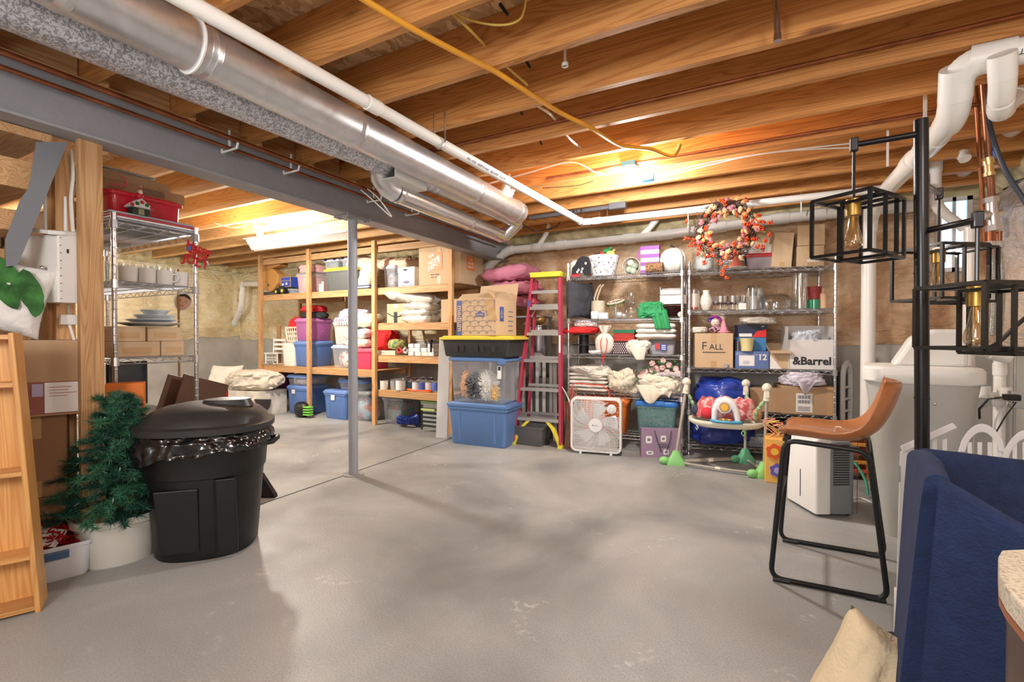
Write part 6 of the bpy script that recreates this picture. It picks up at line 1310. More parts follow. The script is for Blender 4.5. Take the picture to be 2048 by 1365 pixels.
heap_.v = [(p[0]*(1+.10*fn(p[0]*20, p[2]*12)), p[1]*(1+.2*fn(p[0]*20, p[2]*10, 3)), max(p[2]+.105, 0)) for p in heap_.v]
heap_.build('sack_body', CLOTHW, sk, smooth=True)
MB().grid(lambda i, j: ((.022+.04*j+.012*math.sin(i*2*math.pi*7)*j)*math.cos(i*2*math.pi), (.022+.03*j+.01*math.sin(i*2*math.pi*7)*j)*math.sin(i*2*math.pi), .20+.09*j), 70, 6).build('gathered_neck', CLOTHW, sk, smooth=True)
RC = mt((.62, .03, .03), .6)
MB().tube([(.026*math.cos(a), .02*math.sin(a), .205) for a in [i*math.pi/8 for i in range(16)]], .004, 5, True).build('cord', RC, sk); MB().tube([(.0, -.03, .20), (-.025, -.07, .13), (-.01, -.075, .0), (.0, -.07, -.10)], .004, 5).build('cord', RC, sk); MB().tube([(.0, -.03, .20), (.045, -.07, .13), (.03, -.075, .02), (.005, -.07, -.06)], .004, 5).build('cord', RC, sk)
s = B(1224, 1270, 656, 2, .16, .2); s['loc'] = (*s['loc'][:2], BH[2]+.135)
gb2 = top('gift_box', 'red textured gift box with a green lid', 'box', s['loc'], rb); MB().bx(-.105, .105, -.08, .08, 0, .085).build('base', mt((.62, .06, .05), .7, bump=.5, bs=60), gb2); MB().bx(-.11, .11, -.085, .085, .08, .115).build('lid', mt((.02, .22, .10), .6), gb2)
s = B(1222, 1256, 682, 2, .12, .2); pd = top('polka_box', 'dark maroon gift box with white polka dots', 'box', s['loc'], rb); MB().bx(-.09, .09, -.09, .09, 0, .13).build('case', mt((.06, .01, .02), .5), pd)
m = MB()
for r_ in range(6):
    for c_ in range(8): m.cyl((-.08+.0215*c_+(.011 if r_ % 2 else 0), -.092, .013+.0185*r_), (-.08+.0215*c_+(.011 if r_ % 2 else 0), -.09, .013+.0185*r_), .0058, n=8)
m.build('dot_print', PAPER, pd)['kind'] = 'stuff'
s = B(1295, 1352, 688, 2, .08, .25); s['h'] = .15; ttn = tote('small grey tote with red and blue product label', s, mt((.42, .43, .48), .3, alpha=.9), mt((.20, .20, .22), .4), ribs=False)
MB().bx(-.06, -.015, -.128, -.124, .05, .11).build('label', mt((.50, .05, .05), .5), ttn); MB().bx(-.012, .05, -.128, -.124, .04, .105).build('label', mt((.03, .06, .32), .5), ttn)
for k in range(3): MB().bx(0, .04, -.1295, -.128, .05+.018*k, .058+.018*k).build('label_print', PAPER, ttn)
x, y, _ = LB.at(1312, .14)
folded('stack of white folded towels on the third shelf', dict(loc=(x, y, BH[2]+.16), w=.38, d=.26, h=.15, rz=rb), mt((.78, .75, .68), .95, bump=.6, bs=40), 3, 'towel_stack', 'towels', 5)
x, y, _ = LB.at(1276, .02); heap('crumpled white linen hanging between the polka box and the grey tote', dict(loc=(x, y, BH[2]+.003), w=.20, d=.14, h=.14, rz=rb), CLOTHW, 'linen', 'linen', 28, amp=.25)
L_ = [o for o in COL.objects if o.name.startswith('linen')][0]; MB().grid(lambda i, j: (lerp(-.08, .09, i)*(1-.6*j)+.03*j, -.075-.02*math.sin(3*i+1), .07-.12*j), 12, 12).build('hanging_corner', CLOTHW, L_, smooth=True, thick=.004)
x, y, _ = LB.at(1190, .0); heap('white cloth scrap lying left of the drawstring sack', dict(loc=(x, y+.02, BH[2]+.002), w=.14, d=.10, h=.035, rz=rb), SNOWW, 'cloth_scrap', 'cloth', 29)
# --- B fourth shelf
x, y, _ = LB.at(1178, .18); folded('pile of folded cream table linen on the fourth shelf', dict(loc=(x+.02, y, BH[1]+.003), w=.42, d=.32, h=.20, rz=rb), mt((.72, .68, .60), .9, bump=.5, bs=25), 5, 'linen_pile', 'linen', 9)
heap('rumpled white cloth over the linen pile', dict(loc=(x+.03, y-.04, BH[1]+.15), w=.40, d=.28, h=.12, rz=rb), CLOTHW, 'white_cloth', 'cloth', 31, amp=.25)
x, y, _ = LB.at(1250, .16); heap('crumpled cream cloth in the middle of the fourth shelf', dict(loc=(x, y, BH[1]+.003), w=.28, d=.28, h=.22, rz=rb), mt((.74, .68, .54), .9), 'cream_cloth', 'cloth', 33, amp=.3)
x, y, _ = LB.at(1322, .12); heap('large ivory cloth bundle spilling over the fourth shelf', dict(loc=(x, y, BH[1]+.003), w=.44, d=.30, h=.20, rz=rb), mt((.76, .71, .58), .9), 'ivory_cloth', 'cloth', 35, amp=.26)
iv = [o for o in COL.objects if o.name.startswith('ivory_cloth')][0]
MB().grid(lambda i, j: (lerp(-.22, .14, i)*(1-.35*j), -.135-.03*math.sin(j*2.2)-.014*math.sin(i*18), .10-.13*j-.05*math.sin(i*6)*j), 30, 16).build('overhang', mt((.76, .71, .58), .9), iv, smooth=True, thick=.005)
small('striped_mat', 'grey striped placemats rolled over the ivory cloth', 'mat', MB().tube([(-.12, 0, 0), (0, 0, .012), (.13, 0, -.01)], .022, 10), mt((.35, .30, .33), .8, col2=(.75, .70, .70), vs=50, lo=.48, hi=.52, stretch=(.2, 1, 4)), (LB.at(1340, .04)[0], LB.at(1340, .04)[1], BH[1]+.205), rb)
# roses
xb = onB(1322, .10, BH[1]+.19); rs = top('rose_garland', 'pink silk rose garland with green leaves on the fourth shelf', 'flowers', xb, rb)
random.seed(31); PR = mt((.78, .52, .48), .8); GLV = mt((.05, .20, .05), .6)
for k in range(15):
    x, z = (random.uniform(-.15, .16), random.uniform(.02, .15)) if k < 11 else (random.uniform(-.26, -.15), random.uniform(-.12, .04)); y = random.uniform(-.05, .04)
    if k >= 11: z = (x+.20)*1.0-.02
    m = MB().ell(x, y, z, .014, .014, .016, 10, 6)
    for p in range(6):
        a = p*1.047+k; m.ell(x+.016*math.cos(a), y+.008*math.sin(a)-.004, z+.016*math.sin(a), .015, .010, .014, 8, 5)
    m.build('rose', PR, rs, smooth=True)
for k in range(34):
    x, z = (random.uniform(-.17, .17), random.uniform(-.0, .15)) if k < 24 else (random.uniform(-.30, -.15), 0); y = random.uniform(-.05, .03)
    if k >= 24: z = (x+.20)*1.2-.0
    a = random.uniform(0, 6.28); d = V((math.cos(a), -.3, math.sin(a)))*.032; sd = V((-math.sin(a), .1, math.cos(a)))*.013; c = V((x, y-.01, z)); m = MB()
    m.v += [tuple(c), tuple(c+d*.4+sd), tuple(c+d), tuple(c+d*.4-sd)]; m.f += [(0, 1, 2, 3)]; m.build('leaf', GLV, rs, thick=.001)
# --- B bottom: orange + green bins
s = B(1165, 1266, 788, 0, -.03, .36); s['w'] = .50; s['h'] = BH[1]-.05-BH[0]; s['loc'] = (LB.at(1210, .1)[0], LB.at(1210, .17)[1], BH[0]+.002); tote('orange tote on the lowest wire shelf behind the box fan', s, mt((.75, .18, .02), .4), mt((.75, .18, .02), .4), ribs=True)
s = B(1262, 1358, 800, 0, -.03, .34); s['h'] = .345; s['w'] = .40; s['loc'] = (LB.at(1309, -.02)[0], LB.at(1309, .15)[1], BH[0]+.002)
tb2 = tote('teal-tinted clear tote with blue lid behind the lilac bag', s, mt((.25, .50, .50), .2, alpha=.45, coat=.3), mt((.04, .20, .62), .35), ribs=False)
MB().box(.02, -.178, .335, .12, .012, .04).build('latch', mt((.04, .20, .62), .35), tb2, bevel=.003)
random.seed(14); m = MB(); fm = MB()
for k in range(500):
    x, y, z = random.uniform(-.16, .16), random.uniform(-.13, .13), random.uniform(.02, .28); d = V((random.gauss(0, 1), random.gauss(0, 1), random.gauss(0, 1))).normalized()*.025; sd = d.cross(V((.3, .5, .7))).normalized()*.008; c = V((x, y, z)); q = m if k % 7 else fm
    kk = len(q.v); q.v += [tuple(c), tuple(c+d*.5+sd), tuple(c+d), tuple(c+d*.5-sd)]; q.f.append((kk, kk+1, kk+2, kk+3))
o = top('ivy_garland', 'green ivy garland with yellow blossoms inside the teal tote', 'garland', (s['loc'][0], s['loc'][1], s['loc'][2]+.01), rb); m.build('foliage', mt((.03, .22, .08), .6), o)['kind'] = 'stuff'; fm.build('blossom', mt((.70, .62, .12), .6), o)['kind'] = 'stuff'
# red wire rack and white wires left of fan
x, y, _ = LB.at(1180, -.09); rk = top('red_wire_rack', 'red wire rack frame standing behind the box fan', 'rack', (x, y, 0), rb)
RW = mt((.62, .08, .06), .4)
for yy in (0, .05): MB().tube([(-.20, yy, .0), (-.20, yy, .62), (-.17, yy, .665), (.12, yy, .655), (.19, yy, .60), (.20, yy, .0)], .004, 5).build('frame', RW, rk)
MB().tube([(-.08, -.01, .45), (-.08, -.01, .545), (.12, -.01, .545), (.12, -.01, .45)], .003, 5).build('frame', RW, rk); MB().tube([(-.19, 0, .60), (-.05, 0, .45), (.0, 0, .35)], .003, 5).build('frame', RW, rk)
for k in range(4): MB().tube([(-.26+.022*k, 0, .30), (-.26+.022*k, 0, .46), (-.245+.022*k, 0, .48)], .003, 5).build('hook', RW, rk)
for k in range(4):
    a = LB.at(1124+3*k, -.06); cable('white_wire', 'bent white wire rod leaning between the ladder and the box fan', [(a[0], a[1], .62-.03*k), (a[0]+.05, a[1]-.005, .55-.03*k), (a[0]+.10, a[1]-.01, .42-.03*k)], .004, PVC)
    o = [x for x in COL.objects if x.name.startswith('white_wire')][-1]; o['group'] = 'white wire rods by the ladder'; o['label'] = ['highest', 'second highest', 'third highest', 'lowest'][k]+' of the bent white wire rods between ladder and box fan'
for k in range(5):
    a = LB.at(1130+2*k, -.05); cable('thin_dowel', 'thin wooden dowel leaning by the ladder foot', [(a[0], a[1], .0), (a[0]+.04+.01*k, a[1]+.03, .62)], .005, mt((.45, .25, .16), .6)); o = [x for x in COL.objects if x.name.startswith('thin_dowel')][-1]; o['group'] = 'thin dowels by the ladder'; o['label'] = ['first', 'second', 'third', 'fourth', 'fifth'][k]+' thin dowel from the ladder foot towards the box fan'
# ---------------------------------------------------------------- box fan
f0, f1 = G(1141, 906), G(1243, 914); LFn = Line((f0.x, f0.y), (f1.x, f1.y)); Wf = LFn.L; Hf = .50*Wf/.50
tf = LFn.at(1190, 0)[2]; Hf = (912-797)/F*tf-.025
fan = top('box_fan', 'white square box fan standing on the floor before the wire shelving', 'fan', ((f0.x+f1.x)/2, (f0.y+f1.y)/2, .02), LFn.rz)
FWm = mt((.80, .80, .80), .4)
out = [(x, y+Hf/2) for x, y in rrect(Wf, Hf, .055, 6)]; inn = [(x, y+Hf/2) for x, y in rrect(Wf-.045, Hf-.045, .045, 6)]
MB().rings([[(x, yy, z) for x, z in o_] for o_, yy in ((out, -.004), (out, .10), (inn, .10), (inn, -.004))], close=True).build('housing', FWm, fan, bevel=.004)
m = MB(); cz = Hf/2
rr_ = .065
while rr_ < Wf*.64:
    seg = []
    for i in range(65):
        a = i*2*math.pi/64; x, z = rr_*math.cos(a), rr_*math.sin(a)
        ins = abs(x) < Wf/2-.02 and abs(z) < Hf/2-.02
        if ins and not (x > .095 and z > .095): seg.append((x, -.006-.012*(1-min(1, rr_/.27)), cz+z))
        elif ins or True:
            if len(seg) > 1: m.tube(seg, .0021, 4)
            seg = []
    if len(seg) > 1: m.tube(seg, .0021, 4)
    rr_ += .0088
m.build('grille', FWm, fan)['kind'] = 'stuff'
m = MB()
for k in range(24):
    a = k*math.pi/12; pts = []
    for j in range(9):
        r_ = .06+.025*j*(Wf/.5); aa = a-.06*j; x, z = r_*math.cos(aa), r_*math.sin(aa)
        if abs(x) < Wf/2-.015 and abs(z) < Hf/2-.015: pts.append((x, -.009, cz+z))
    if len(pts) > 1: m.tube(pts, .0022, 4)
m.build('grille_spokes', FWm, fan)['kind'] = 'stuff'
MB().cyl((0, -.022, cz), (0, -.005, cz), .062, .066, 28).build('hub_cap', FWm, fan, smooth=40); MB().box(-.024, -.0235, cz+.002, .010, .002, .010).build('logo', mt((.1, .12, .2), .5), fan); text('lasko', .018, mt((.4, .42, .5), .5), fan, (.008, -.0235, cz+.002))
MB().cyl((Wf*.31, -.020, cz+Hf*.31), (Wf*.31, -.004, cz+Hf*.31), .044, n=24).build('control_plate', FWm, fan, smooth=40); MB().cyl((Wf*.31, -.036, cz+Hf*.31), (Wf*.31, -.018, cz+Hf*.31), .026, .03, 20).build('speed_knob', mt((.72, .72, .72), .3), fan, smooth=40)
bl = MB()
def blade(i, j, a0): r_ = lerp(.05, .21*Wf/.5, j); a = a0+(i-.5)*(.75)-.25*j; return (r_*math.cos(a), .05+.03*(i-.5), cz+r_*math.sin(a))
for k in range(5): MB().grid(lambda i, j, a0=k*1.2566+.35: blade(i, j, a0), 6, 6).build('blade', mt((.72, .74, .80), .4), fan, smooth=True, thick=.003)
MB().cyl((0, .03, cz), (0, .08, cz), .05, n=20).build('motor', mt((.65, .65, .68), .4), fan, smooth=40)
m = MB()
for k in range(22): m.tube([(-Wf/2+.02, .098, .03+Hf*k/22.5), (Wf/2-.02, .098, .03+Hf*k/22.5)], .0013, 4)
m.build('rear_grille', FWm, fan)['kind'] = 'stuff'
for sx in (-.15, .15): MB().box(sx*Wf/.5, .03, -.010, .025, .07, .02).build('foot', FWm, fan, bevel=.003)
# lilac shopping bag
a, b_ = G(1283, 915), G(1362, 917); LG = Line((a.x, a.y), (b_.x, b_.y)); tg = LG.at(1320, 0)[2]; hb_ = (915-858)/F*tg
gb3 = top('gift_bag', 'lilac paper shopping bag with white stickers and black cord handles', 'gift bag', ((a.x+b_.x)/2, (a.y+b_.y)/2, 0), LG.rz); w_ = LG.L/2; LIL = mt((.32, .22, .33), .7)
MB().rings([[(x, y, 0) for x, y in ((-w_, 0), (w_, 0), (w_, .10), (-w_, .10))], [(x, y, hb_) for x, y in ((-w_, .02), (w_, .02), (w_, .08), (-w_, .08))]]).build('bag_body', LIL, gb3)
for x, z, sw, sh2 in ((-w_*.62, hb_*.62, .055, .07), (w_*.12, hb_*.66, .05, .06), (-w_*.58, hb_*.16, .065, .035), (w_*.25, hb_*.2, .05, .05)):
    o = MB().prism([(px_, pz_) for px_, pz_ in rrect(sw, sh2, .012)], -.004, -.002, 'xz').build('sticker', PAPER, gb3, loc=(x, .02*z/hb_-.001, z))
    MB().box(0, -.0045, 0, sw*.5, .001, sh2*.4).build('sticker_print', mt((.25, .22, .25), .6), o)
text('adventure\nAWAITS', .024, INK, gb3, (w_*.15, .003, hb_*.42))
MB().tube([(-w_*.35, -.004, hb_*.95), (-w_*.2, -.014, hb_*.6), (0.0, -.018, hb_*.22)], .0035, 5).build('cord_handle', INK, gb3); MB().tube([(w_*.5, -.004, hb_*.95), (w_*.42, -.014, hb_*.6), (.25*w_, -.018, hb_*.25)], .0035, 5).build('cord_handle', INK, gb3)
# ================================================================ UNIT C
xb = onC(1408, .16, CH[4]); jar = small('acrylic_tub', 'clear round tub of white fluff left on the top shelf', 'tub', MB().lathe([(0, 0), (.12, 0), (.125, .005), (.125, .19), (.122, .19), (.118, .006), (0, .006)], 28), GLASS, xb)
heap('white fluff filling the clear round tub', dict(loc=(xb[0], xb[1], xb[2]+.006), w=.17, d=.17, h=.13, rz=0), SNOWW, 'white_fluff', 'fluff', 41)
s = Cc(1440, 1489, 501, 4, .08, .20); s['h'] -= 0; ch = top('novelty_box', 'striped novelty planter carton printed with a red bust', 'box', s['loc'], rcz); w_, h_ = s['w']/2, s['h']
MB().bx(-w_, w_, -.08, .1, 0, h_).build('carton', mt((.14, .16, .14), .5), ch)
for k in range(5): MB().bx(-w_, w_, -.0815, -.08, h_-.012-.022*k, h_-.002-.022*k).build('stripe', mt((.62, .10, .12), .5) if k % 2 else PAPER, ch)
MB().bx(-w_, -w_*.2, -.083, -.0815, h_*.65, h_).build('star_panel', mt((.05, .07, .25), .5), ch)
RB = mt((.62, .16, .10), .6)
MB().ell(w_*.28, -.084, h_*.62, .032, .006, .045).ell(w_*.3, -.084, h_*.24, .06, .006, .05).build('printed_bust', RB, ch, smooth=True); MB().ell(w_*.28, -.087, h_*.82, .036, .006, .025).build('printed_sprouts', mt((.30, .38, .28), .8), ch, smooth=True)
text('Decorative', .034, PAPER, ch, (-w_*.38, -.084, h_*.42)); text('planter', .026, mt((.3, .6, .3), .6), ch, (-w_*.38, -.084, h_*.24))
plate(onC(1473, .02, CH[4]), .09, .008, 'white plate lying before the planter carton', WHITE)
s = Cc(1490, 1540, 505, 4, .08, .26); s['h'] = .145; s['w'] = .25; s['loc'] = (LC.at(1515, .1)[0], s['loc'][1], s['loc'][2]); tote('grey food container with a red lid on the top shelf', s, mt((.34, .30, .34), .3), mt((.50, .04, .05), .35), ribs=False, lidh=.025, name='food_container', cat='container')
small('white_panel_box', 'flat white box angled on the red lid', 'box', MB().box(0, 0, .045, .22, .2, .09), PAPER, (s['loc'][0], s['loc'][1]+.03, s['loc'][2]+.146), rcz+.12)
s = Cc(1543, 1582, 466, 4, .04, .20); tall = carton('tall narrow kraft carton leaning by the two stacked cartons', s, CARDL, tape=False); tall.rotation_euler.y = .07; MB().bx(-.02, .02, -.1015, -.1, .01, .05).build('tape', TAPE, tall)
s = Cc(1594, 1646, 492, 4, .06, .28); s['w'] *= 1.05; bot = carton('lower of the two stacked kraft cartons on the top shelf', s, CARDL); text('Wüste', .035, PAPER, bot, (.02, -.1415, .05), bold=.001)
s2 = dict(s); s2['loc'] = (s['loc'][0]+.005, s['loc'][1], s['loc'][2]+s['h']+.003); s2['h'] = .185; carton('upper of the two stacked kraft cartons on the top shelf', s2, CARDL)
# wreath
q = PT(1451, 456, 3.9); zc_ = q.z-.02; wr_ = top('autumn_wreath', 'autumn twig wreath with orange berries and pale leaves above the shelving', 'wreath', (q[0], q[1], zc_), rcz)
random.seed(17); Rw = .185
TW = mt((.08, .045, .03), .8)
m = MB()
for k in range(170):
    a0 = random.uniform(0, 6.28); r_ = Rw+random.uniform(-.05, .05); y0 = random.uniform(-.03, .03)
    m.tube([((r_+.012*math.sin(j*1.3+k)+.02*j/6*random.random())*math.cos(a0+j*.11), y0+.01*math.sin(j), (r_+.012*math.sin(j*1.3+k)+.02*j/6)*math.sin(a0+j*.11)) for j in range(7)], .0032, 4)
for k in range(110):
    a = random.uniform(0, 6.28); r_ = Rw+random.uniform(-.02, .03); d = V((math.cos(a+random.uniform(-1, 1)), random.uniform(-.5, .3), math.sin(a+random.uniform(-1, 1)))).normalized()*random.uniform(.05, .12); c = V((r_*math.cos(a), 0, r_*math.sin(a))); m.tube([c, c+d*.5+V((0, 0, .01)), c+d], .0022, 3)
m.build('twig_ring', TW, wr_)['kind'] = 'stuff'
OB = mt((.62, .05, .008), .5); lfm = [mt((.58, .24, .09), .7), mt((.62, .40, .22), .7), mt((.36, .13, .15), .7)]
for k in range(88):
    a = random.choice((random.uniform(0, 6.28), random.uniform(3.3, 4.2), random.uniform(-.6, .3))); r_ = Rw+random.uniform(-.05, .08) if k < 70 else Rw+random.uniform(.08, .15)
    c = V((r_*math.cos(a), -.04+random.uniform(-.03, .03), r_*math.sin(a))); m = MB()
    for j in range(5): m.ell(c.x+random.uniform(-.014, .014), c.y+random.uniform(-.006, .006), c.z+random.uniform(-.014, .014), .009, .008, .009, 6, 4)
    m.build('berry_cluster', OB, wr_, smooth=True)
for k in range(8):
    c = V((-.03+random.uniform(-.05, .04), -.05, -Rw-.06-.022*k)); m = MB()
    for j in range(5): m.ell(c.x+random.uniform(-.014, .014), c.y, c.z+random.uniform(-.012, .012), .009, .008, .009, 6, 4)
    m.build('berry_cluster', OB, wr_, smooth=True)
for k in range(84):
    a = random.uniform(0, 6.28); r_ = Rw+random.uniform(-.06, .06); c = V((r_*math.cos(a), -.055+random.uniform(-.03, .02), r_*math.sin(a))); b_ = random.uniform(0, 6.28); d = V((math.cos(b_), random.uniform(-.3, .3), math.sin(b_)))*random.uniform(.045, .06); sd = d.cross(V((random.uniform(-.4, .4), 1, 0))).normalized()*.019; mid = V((0, -.008, 0))
    m = MB(); m.v = [tuple(c), tuple(c+d*.3+sd*.8), tuple(c+d*.65+sd*.8), tuple(c+d), tuple(c+d*.65-sd*.8), tuple(c+d*.3-sd*.8), tuple(c+d*.45+mid)]; m.f = [(0, 1, 6), (1, 2, 6), (2, 3, 6), (3, 4, 6), (4, 5, 6), (5, 0, 6)]; m.build('leaf', lfm[k % 3], wr_)
# --- C second shelf
z = CH[3]
xb = onC(1388, .07, z); small('candle_jar', 'tall glass cylinder with a cream candle on the left', 'candle', MB().lathe([(0, 0), (.05, 0), (.052, .20), (.049, .20), (.047, .008), (0, .008)], 22), GLASS, xb); small('pillar_candle', 'cream pillar candle inside the left glass cylinder', 'candle', MB().lathe([(0, .03), (.04, .03), (.04, .16), (0, .16)], 20), mt((.78, .62, .50), .5), xb); small('red_sand_layer', 'red sand under the cream candle in the left cylinder', 'sand', MB().lathe([(0, .009), (.044, .009), (.044, .029), (0, .029)], 20), mt((.45, .03, .03), .8), xb)
xb = onC(1412, .07, z); small('white_vase', 'slim white bulbous ceramic vase by the silvery stemware', 'vase', MB().lathe([(0, 0), (.03, 0), (.045, .03), (.055, .08), (.045, .13), (.028, .16), (.033, .19), (.030, .19), (.024, .16), (.03, .1), (0, .03)], 24), mt((.72, .70, .64), .5, var=.2, vs=60), xb)
SIL = clear((.86, .84, .86), .9, .35)
for r_ in range(3):
    for k in range(7):
        xb = onC(1432+8.3*k, .06+.11*r_, z); small('stemmed_glass', ['first', 'second', 'third', 'fourth', 'fifth', 'sixth', 'last'][k]+' crystal goblet from the left in the '+['front', 'middle', 'back'][r_]+' row of the cluster', 'glass', MB().lathe([(0, 0), (.028, 0), (.006, .006), (.006, .05), (.03, .07), (.034, .13), (.032, .13), (.028, .072), (0, .055)], 9), SIL, xb, .2*k, None, group='crystal goblets on the wire shelf')
xb = onC(1506, .10, z); small('pillar_candle', 'white pillar candle standing in a clear dome jar', 'candle', MB().lathe([(0, 0), (.036, 0), (.036, .13), (0, .133)], 20), mt((.80, .78, .74), .4), xb); small('glass_jar', 'tall clear jar around the white pillar candle', 'jar', MB().lathe([(.05, 0), (.075, .005), (.078, .20), (.05, .23), (.048, .23), (.075, .198), (.072, .008)], 26), GLASS, xb)
xb = onC(1484, .05, z); small('white_card_box', 'little white box left of the white pillar candle', 'box', MB().bx(-.03, .03, -.02, .02, 0, .06), PAPER, xb, rcz)
xb = onC(1515, .27, z); shz = MB(); random.seed(3)
for k in range(16): shz.ell(random.uniform(-.06, .06), random.uniform(-.04, .04), .15+random.uniform(-.04, .05), .02, .02, .02, 6, 4)
small('silver_bauble_bowl', 'bowl heaped with silver baubles behind the white candle', 'ornament', shz.lathe([(0, 0), (.05, 0), (.08, .12), (.076, .12), (.045, .006), (0, .006)], 20), mt((.75, .77, .8), .15, .7), xb, 0, None)
xb = onC(1550, .14, z); dm = top('cake_dome', 'glass cake dome with a knob on its stand', 'cake dome', xb); MB().lathe([(.13, .004), (.135, .06), (.125, .115), (.09, .14), (.02, .148), (.02, .145), (.088, .136), (.121, .112), (.131, .06), (.127, .004)], 32).build('dome', GLASS, dm, smooth=50); MB().lathe([(0, .147), (.008, .15), (.016, .17), (.010, .185), (0, .19)], 14).build('knob', GLASS, dm, smooth=50); MB().lathe([(0, 0), (.145, 0), (.148, .006), (0, .008)], 32).build('stand', GLASS, dm, smooth=50)
xb = onC(1599, .10, z); small('hurricane_cylinder', 'tallest clear glass cylinder on the glassware shelf', 'vase', MB().lathe([(0, 0), (.062, 0), (.065, .32), (.062, .32), (.058, .01), (0, .01)], 26), GLASS, xb)
xb = onC(1628, .09, z); small('green_candle', 'squat green glass candle under the red one', 'candle', MB().lathe([(0, 0), (.055, 0), (.056, .08), (.05, .082), (0, .07)], 22), mt((.02, .30, .16), .2, coat=.5), xb)
small('red_candle', 'dark red ribbed candle holder on the green candle', 'candle', MB().lathe([(0, 0), (.045, 0), (.055, .10), (.058, .115), (.052, .115), (.04, .01), (0, .01)], 22), mt((.30, .02, .02), .3, coat=.4, bump=.6, bs=60), (xb[0], xb[1], xb[2]+.084))
xb = onC(1646, .06, z); small('soap_bottle', 'peach bottle with clear neck at the right of the glassware shelf', 'bottle', MB().lathe([(0, 0), (.030, 0), (.030, .13), (.014, .145), (.014, .18), (0, .18)], 16), mt((.75, .48, .30), .4), xb)
xb = onC(1640, .15, z); small('white_tube', 'small white tube behind the green candle', 'bottle', MB().lathe([(0, 0), (.02, 0), (.02, .09), (0, .09)], 12), WHITE, xb)
# --- C third shelf
z = CH[2]
s = Cc(1381, 1456, 667, 2, .02, .26); s['w'] = .335; s['loc'] = (LC.at(1418, .03)[0]+.02, s['loc'][1], z+.002); fa = carton('kraft carton with hand-lettered season name in black marker', s, CARDL)
text('F', .11, INK, fa, (-.085, -.1325, s['h']*.62), bold=-.001); text('ALL', .075, INK, fa, (.02, -.1325, s['h']*.60)); MB().bx(-.10, .10, -.133, -.1305, s['h']*.44, s['h']*.46).build('underline', INK, fa)
zt3 = z+.002+s['h']; x, y, _ = LC.at(1430, .10); dl = top('clown_doll', 'small doll with a pink and blue wig on the lettered carton', 'doll', (x, y, zt3+.002), rcz)
MB().ell(0, 0, .035, .06, .045, .035).build('body', mt((.05, .04, .05), .7, col2=(.6, .3, .4), vs=40, lo=.5, hi=.55), dl, smooth=True); MB().ell(0, -.01, .10, .04, .035, .042).build('head', mt((.72, .62, .56), .6), dl, smooth=True)
random.seed(6); m = MB()
for k in range(16): a = k*.39; m.ell(.045*math.cos(a), .01, .115+.035*abs(math.sin(a))+.005, .018, .02, .016, 6, 5)
m.build('wig', mt((.50, .04, .35), .8, col2=(.04, .05, .4), vs=20, lo=.48, hi=.5), dl, smooth=True)
for sx in (-.014, .014): MB().ell(sx, -.043, .105, .004, .002, .004, 6, 4).build('eye', INK, dl)
MB().ell(0, -.045, .085, .010, .002, .004, 6, 4).build('mouth', mt((.5, .03, .05), .5), dl)
x, y, _ = LC.at(1447, .08); small('party_hat', 'pink glittery cone hat beside the doll', 'hat', MB().cyl((0, 0, 0), (0, 0, .14), .045, .004, 18).ell(0, 0, .01, .06, .05, .012), mt((.75, .30, .38), .6, bump=.8, bs=90), (x, y, zt3+.002))
x, y, _ = LC.at(1398, .12); heap('white cloth on the left corner of the lettered carton', dict(loc=(x, y, zt3+.002), w=.15, d=.2, h=.06, rz=0), CLOTHW, 'white_cloth', 'cloth', 45)
x, y, _ = LC.at(1470, .08)
for k in range(4): small('folder', ['black folder nearest the lettered carton', 'grey folder second from the lettered carton', 'dark folder third from the lettered carton', 'steel folder nearest the blue printed carton'][k], 'folder', MB().bx(-.007, .007, -.10, .12, 0, .27-.01*k), [BLACK, mt((.2, .2, .22), .4), mt((.06, .06, .07), .4), mt((.4, .4, .42), .4)][k], (x-.010+.017*k, y+.08, z+.003), rcz, None, .002)
x, y, _ = LC.at(1452, .01); small('poster_tube', 'short grey tube lying before the lettered carton', 'tube', MB().tube([(0, -.02, .022), (.02, .05, .022)], .02, 14), mt((.35, .35, .37), .4), (x, y, z+.003))
x, y, _ = LC.at(1505, .06); s = Cc(1471, 1538, 703, 2, .03, .26); twb = top('blue_print_box', 'blue printed product carton numbered twelve', 'box', s['loc'], rcz); w_, h_ = s['w']/2, s['h']; BP = mt((.12, .19, .42), .5)
MB().bx(-w_, w_, -.13, .13, 0, h_).build('carton', BP, twb); MB().bx(-w_*.78, w_*.15, -.1315, -.13, h_*.15, h_*.75).build('picture_panel', PAPER, twb); text('12', .075, PAPER, twb, (w_*.62, -.132, h_*.64), bold=.002); MB().ell(-w_*.35, -.132, h_*.35, .03, .002, .018).build('printed_lamp', mt((.55, .6, .7), .5), twb); text('Brother', .014, PAPER, twb, (-w_*.75, -.132, h_*.88)); MB().box(0, -.131, h_*.80, w_*2, .0015, .002).build('print_line', PAPER, twb)
zb2 = z+.002+h_
s = Cc(1476, 1533, 672, 2, .06, .2); bl_ = carton('bright blue carton behind the yellow cup', dict(loc=(s['loc'][0], s['loc'][1]+.03, zb2+.002), w=s['w'], d=.19, h=.125, rz=rcz), mt((.05, .22, .48), .5), tape=False)
x, y, _ = LC.at(1494, .04); small('yellow_cup', 'pale yellow tapered plastic cup before the blue carton', 'cup', MB().lathe([(0, 0), (.046, 0), (.062, .115), (.066, .12), (.060, .12), (.043, .006), (0, .006)], 24), mt((.82, .72, .36), .4), (x, y, zb2+.002))
shb = top('shoe_box', 'navy and red shoe box on the bright blue carton', 'box', (bl_.location.x+.0, bl_.location.y-.0, zb2+.13), rcz)
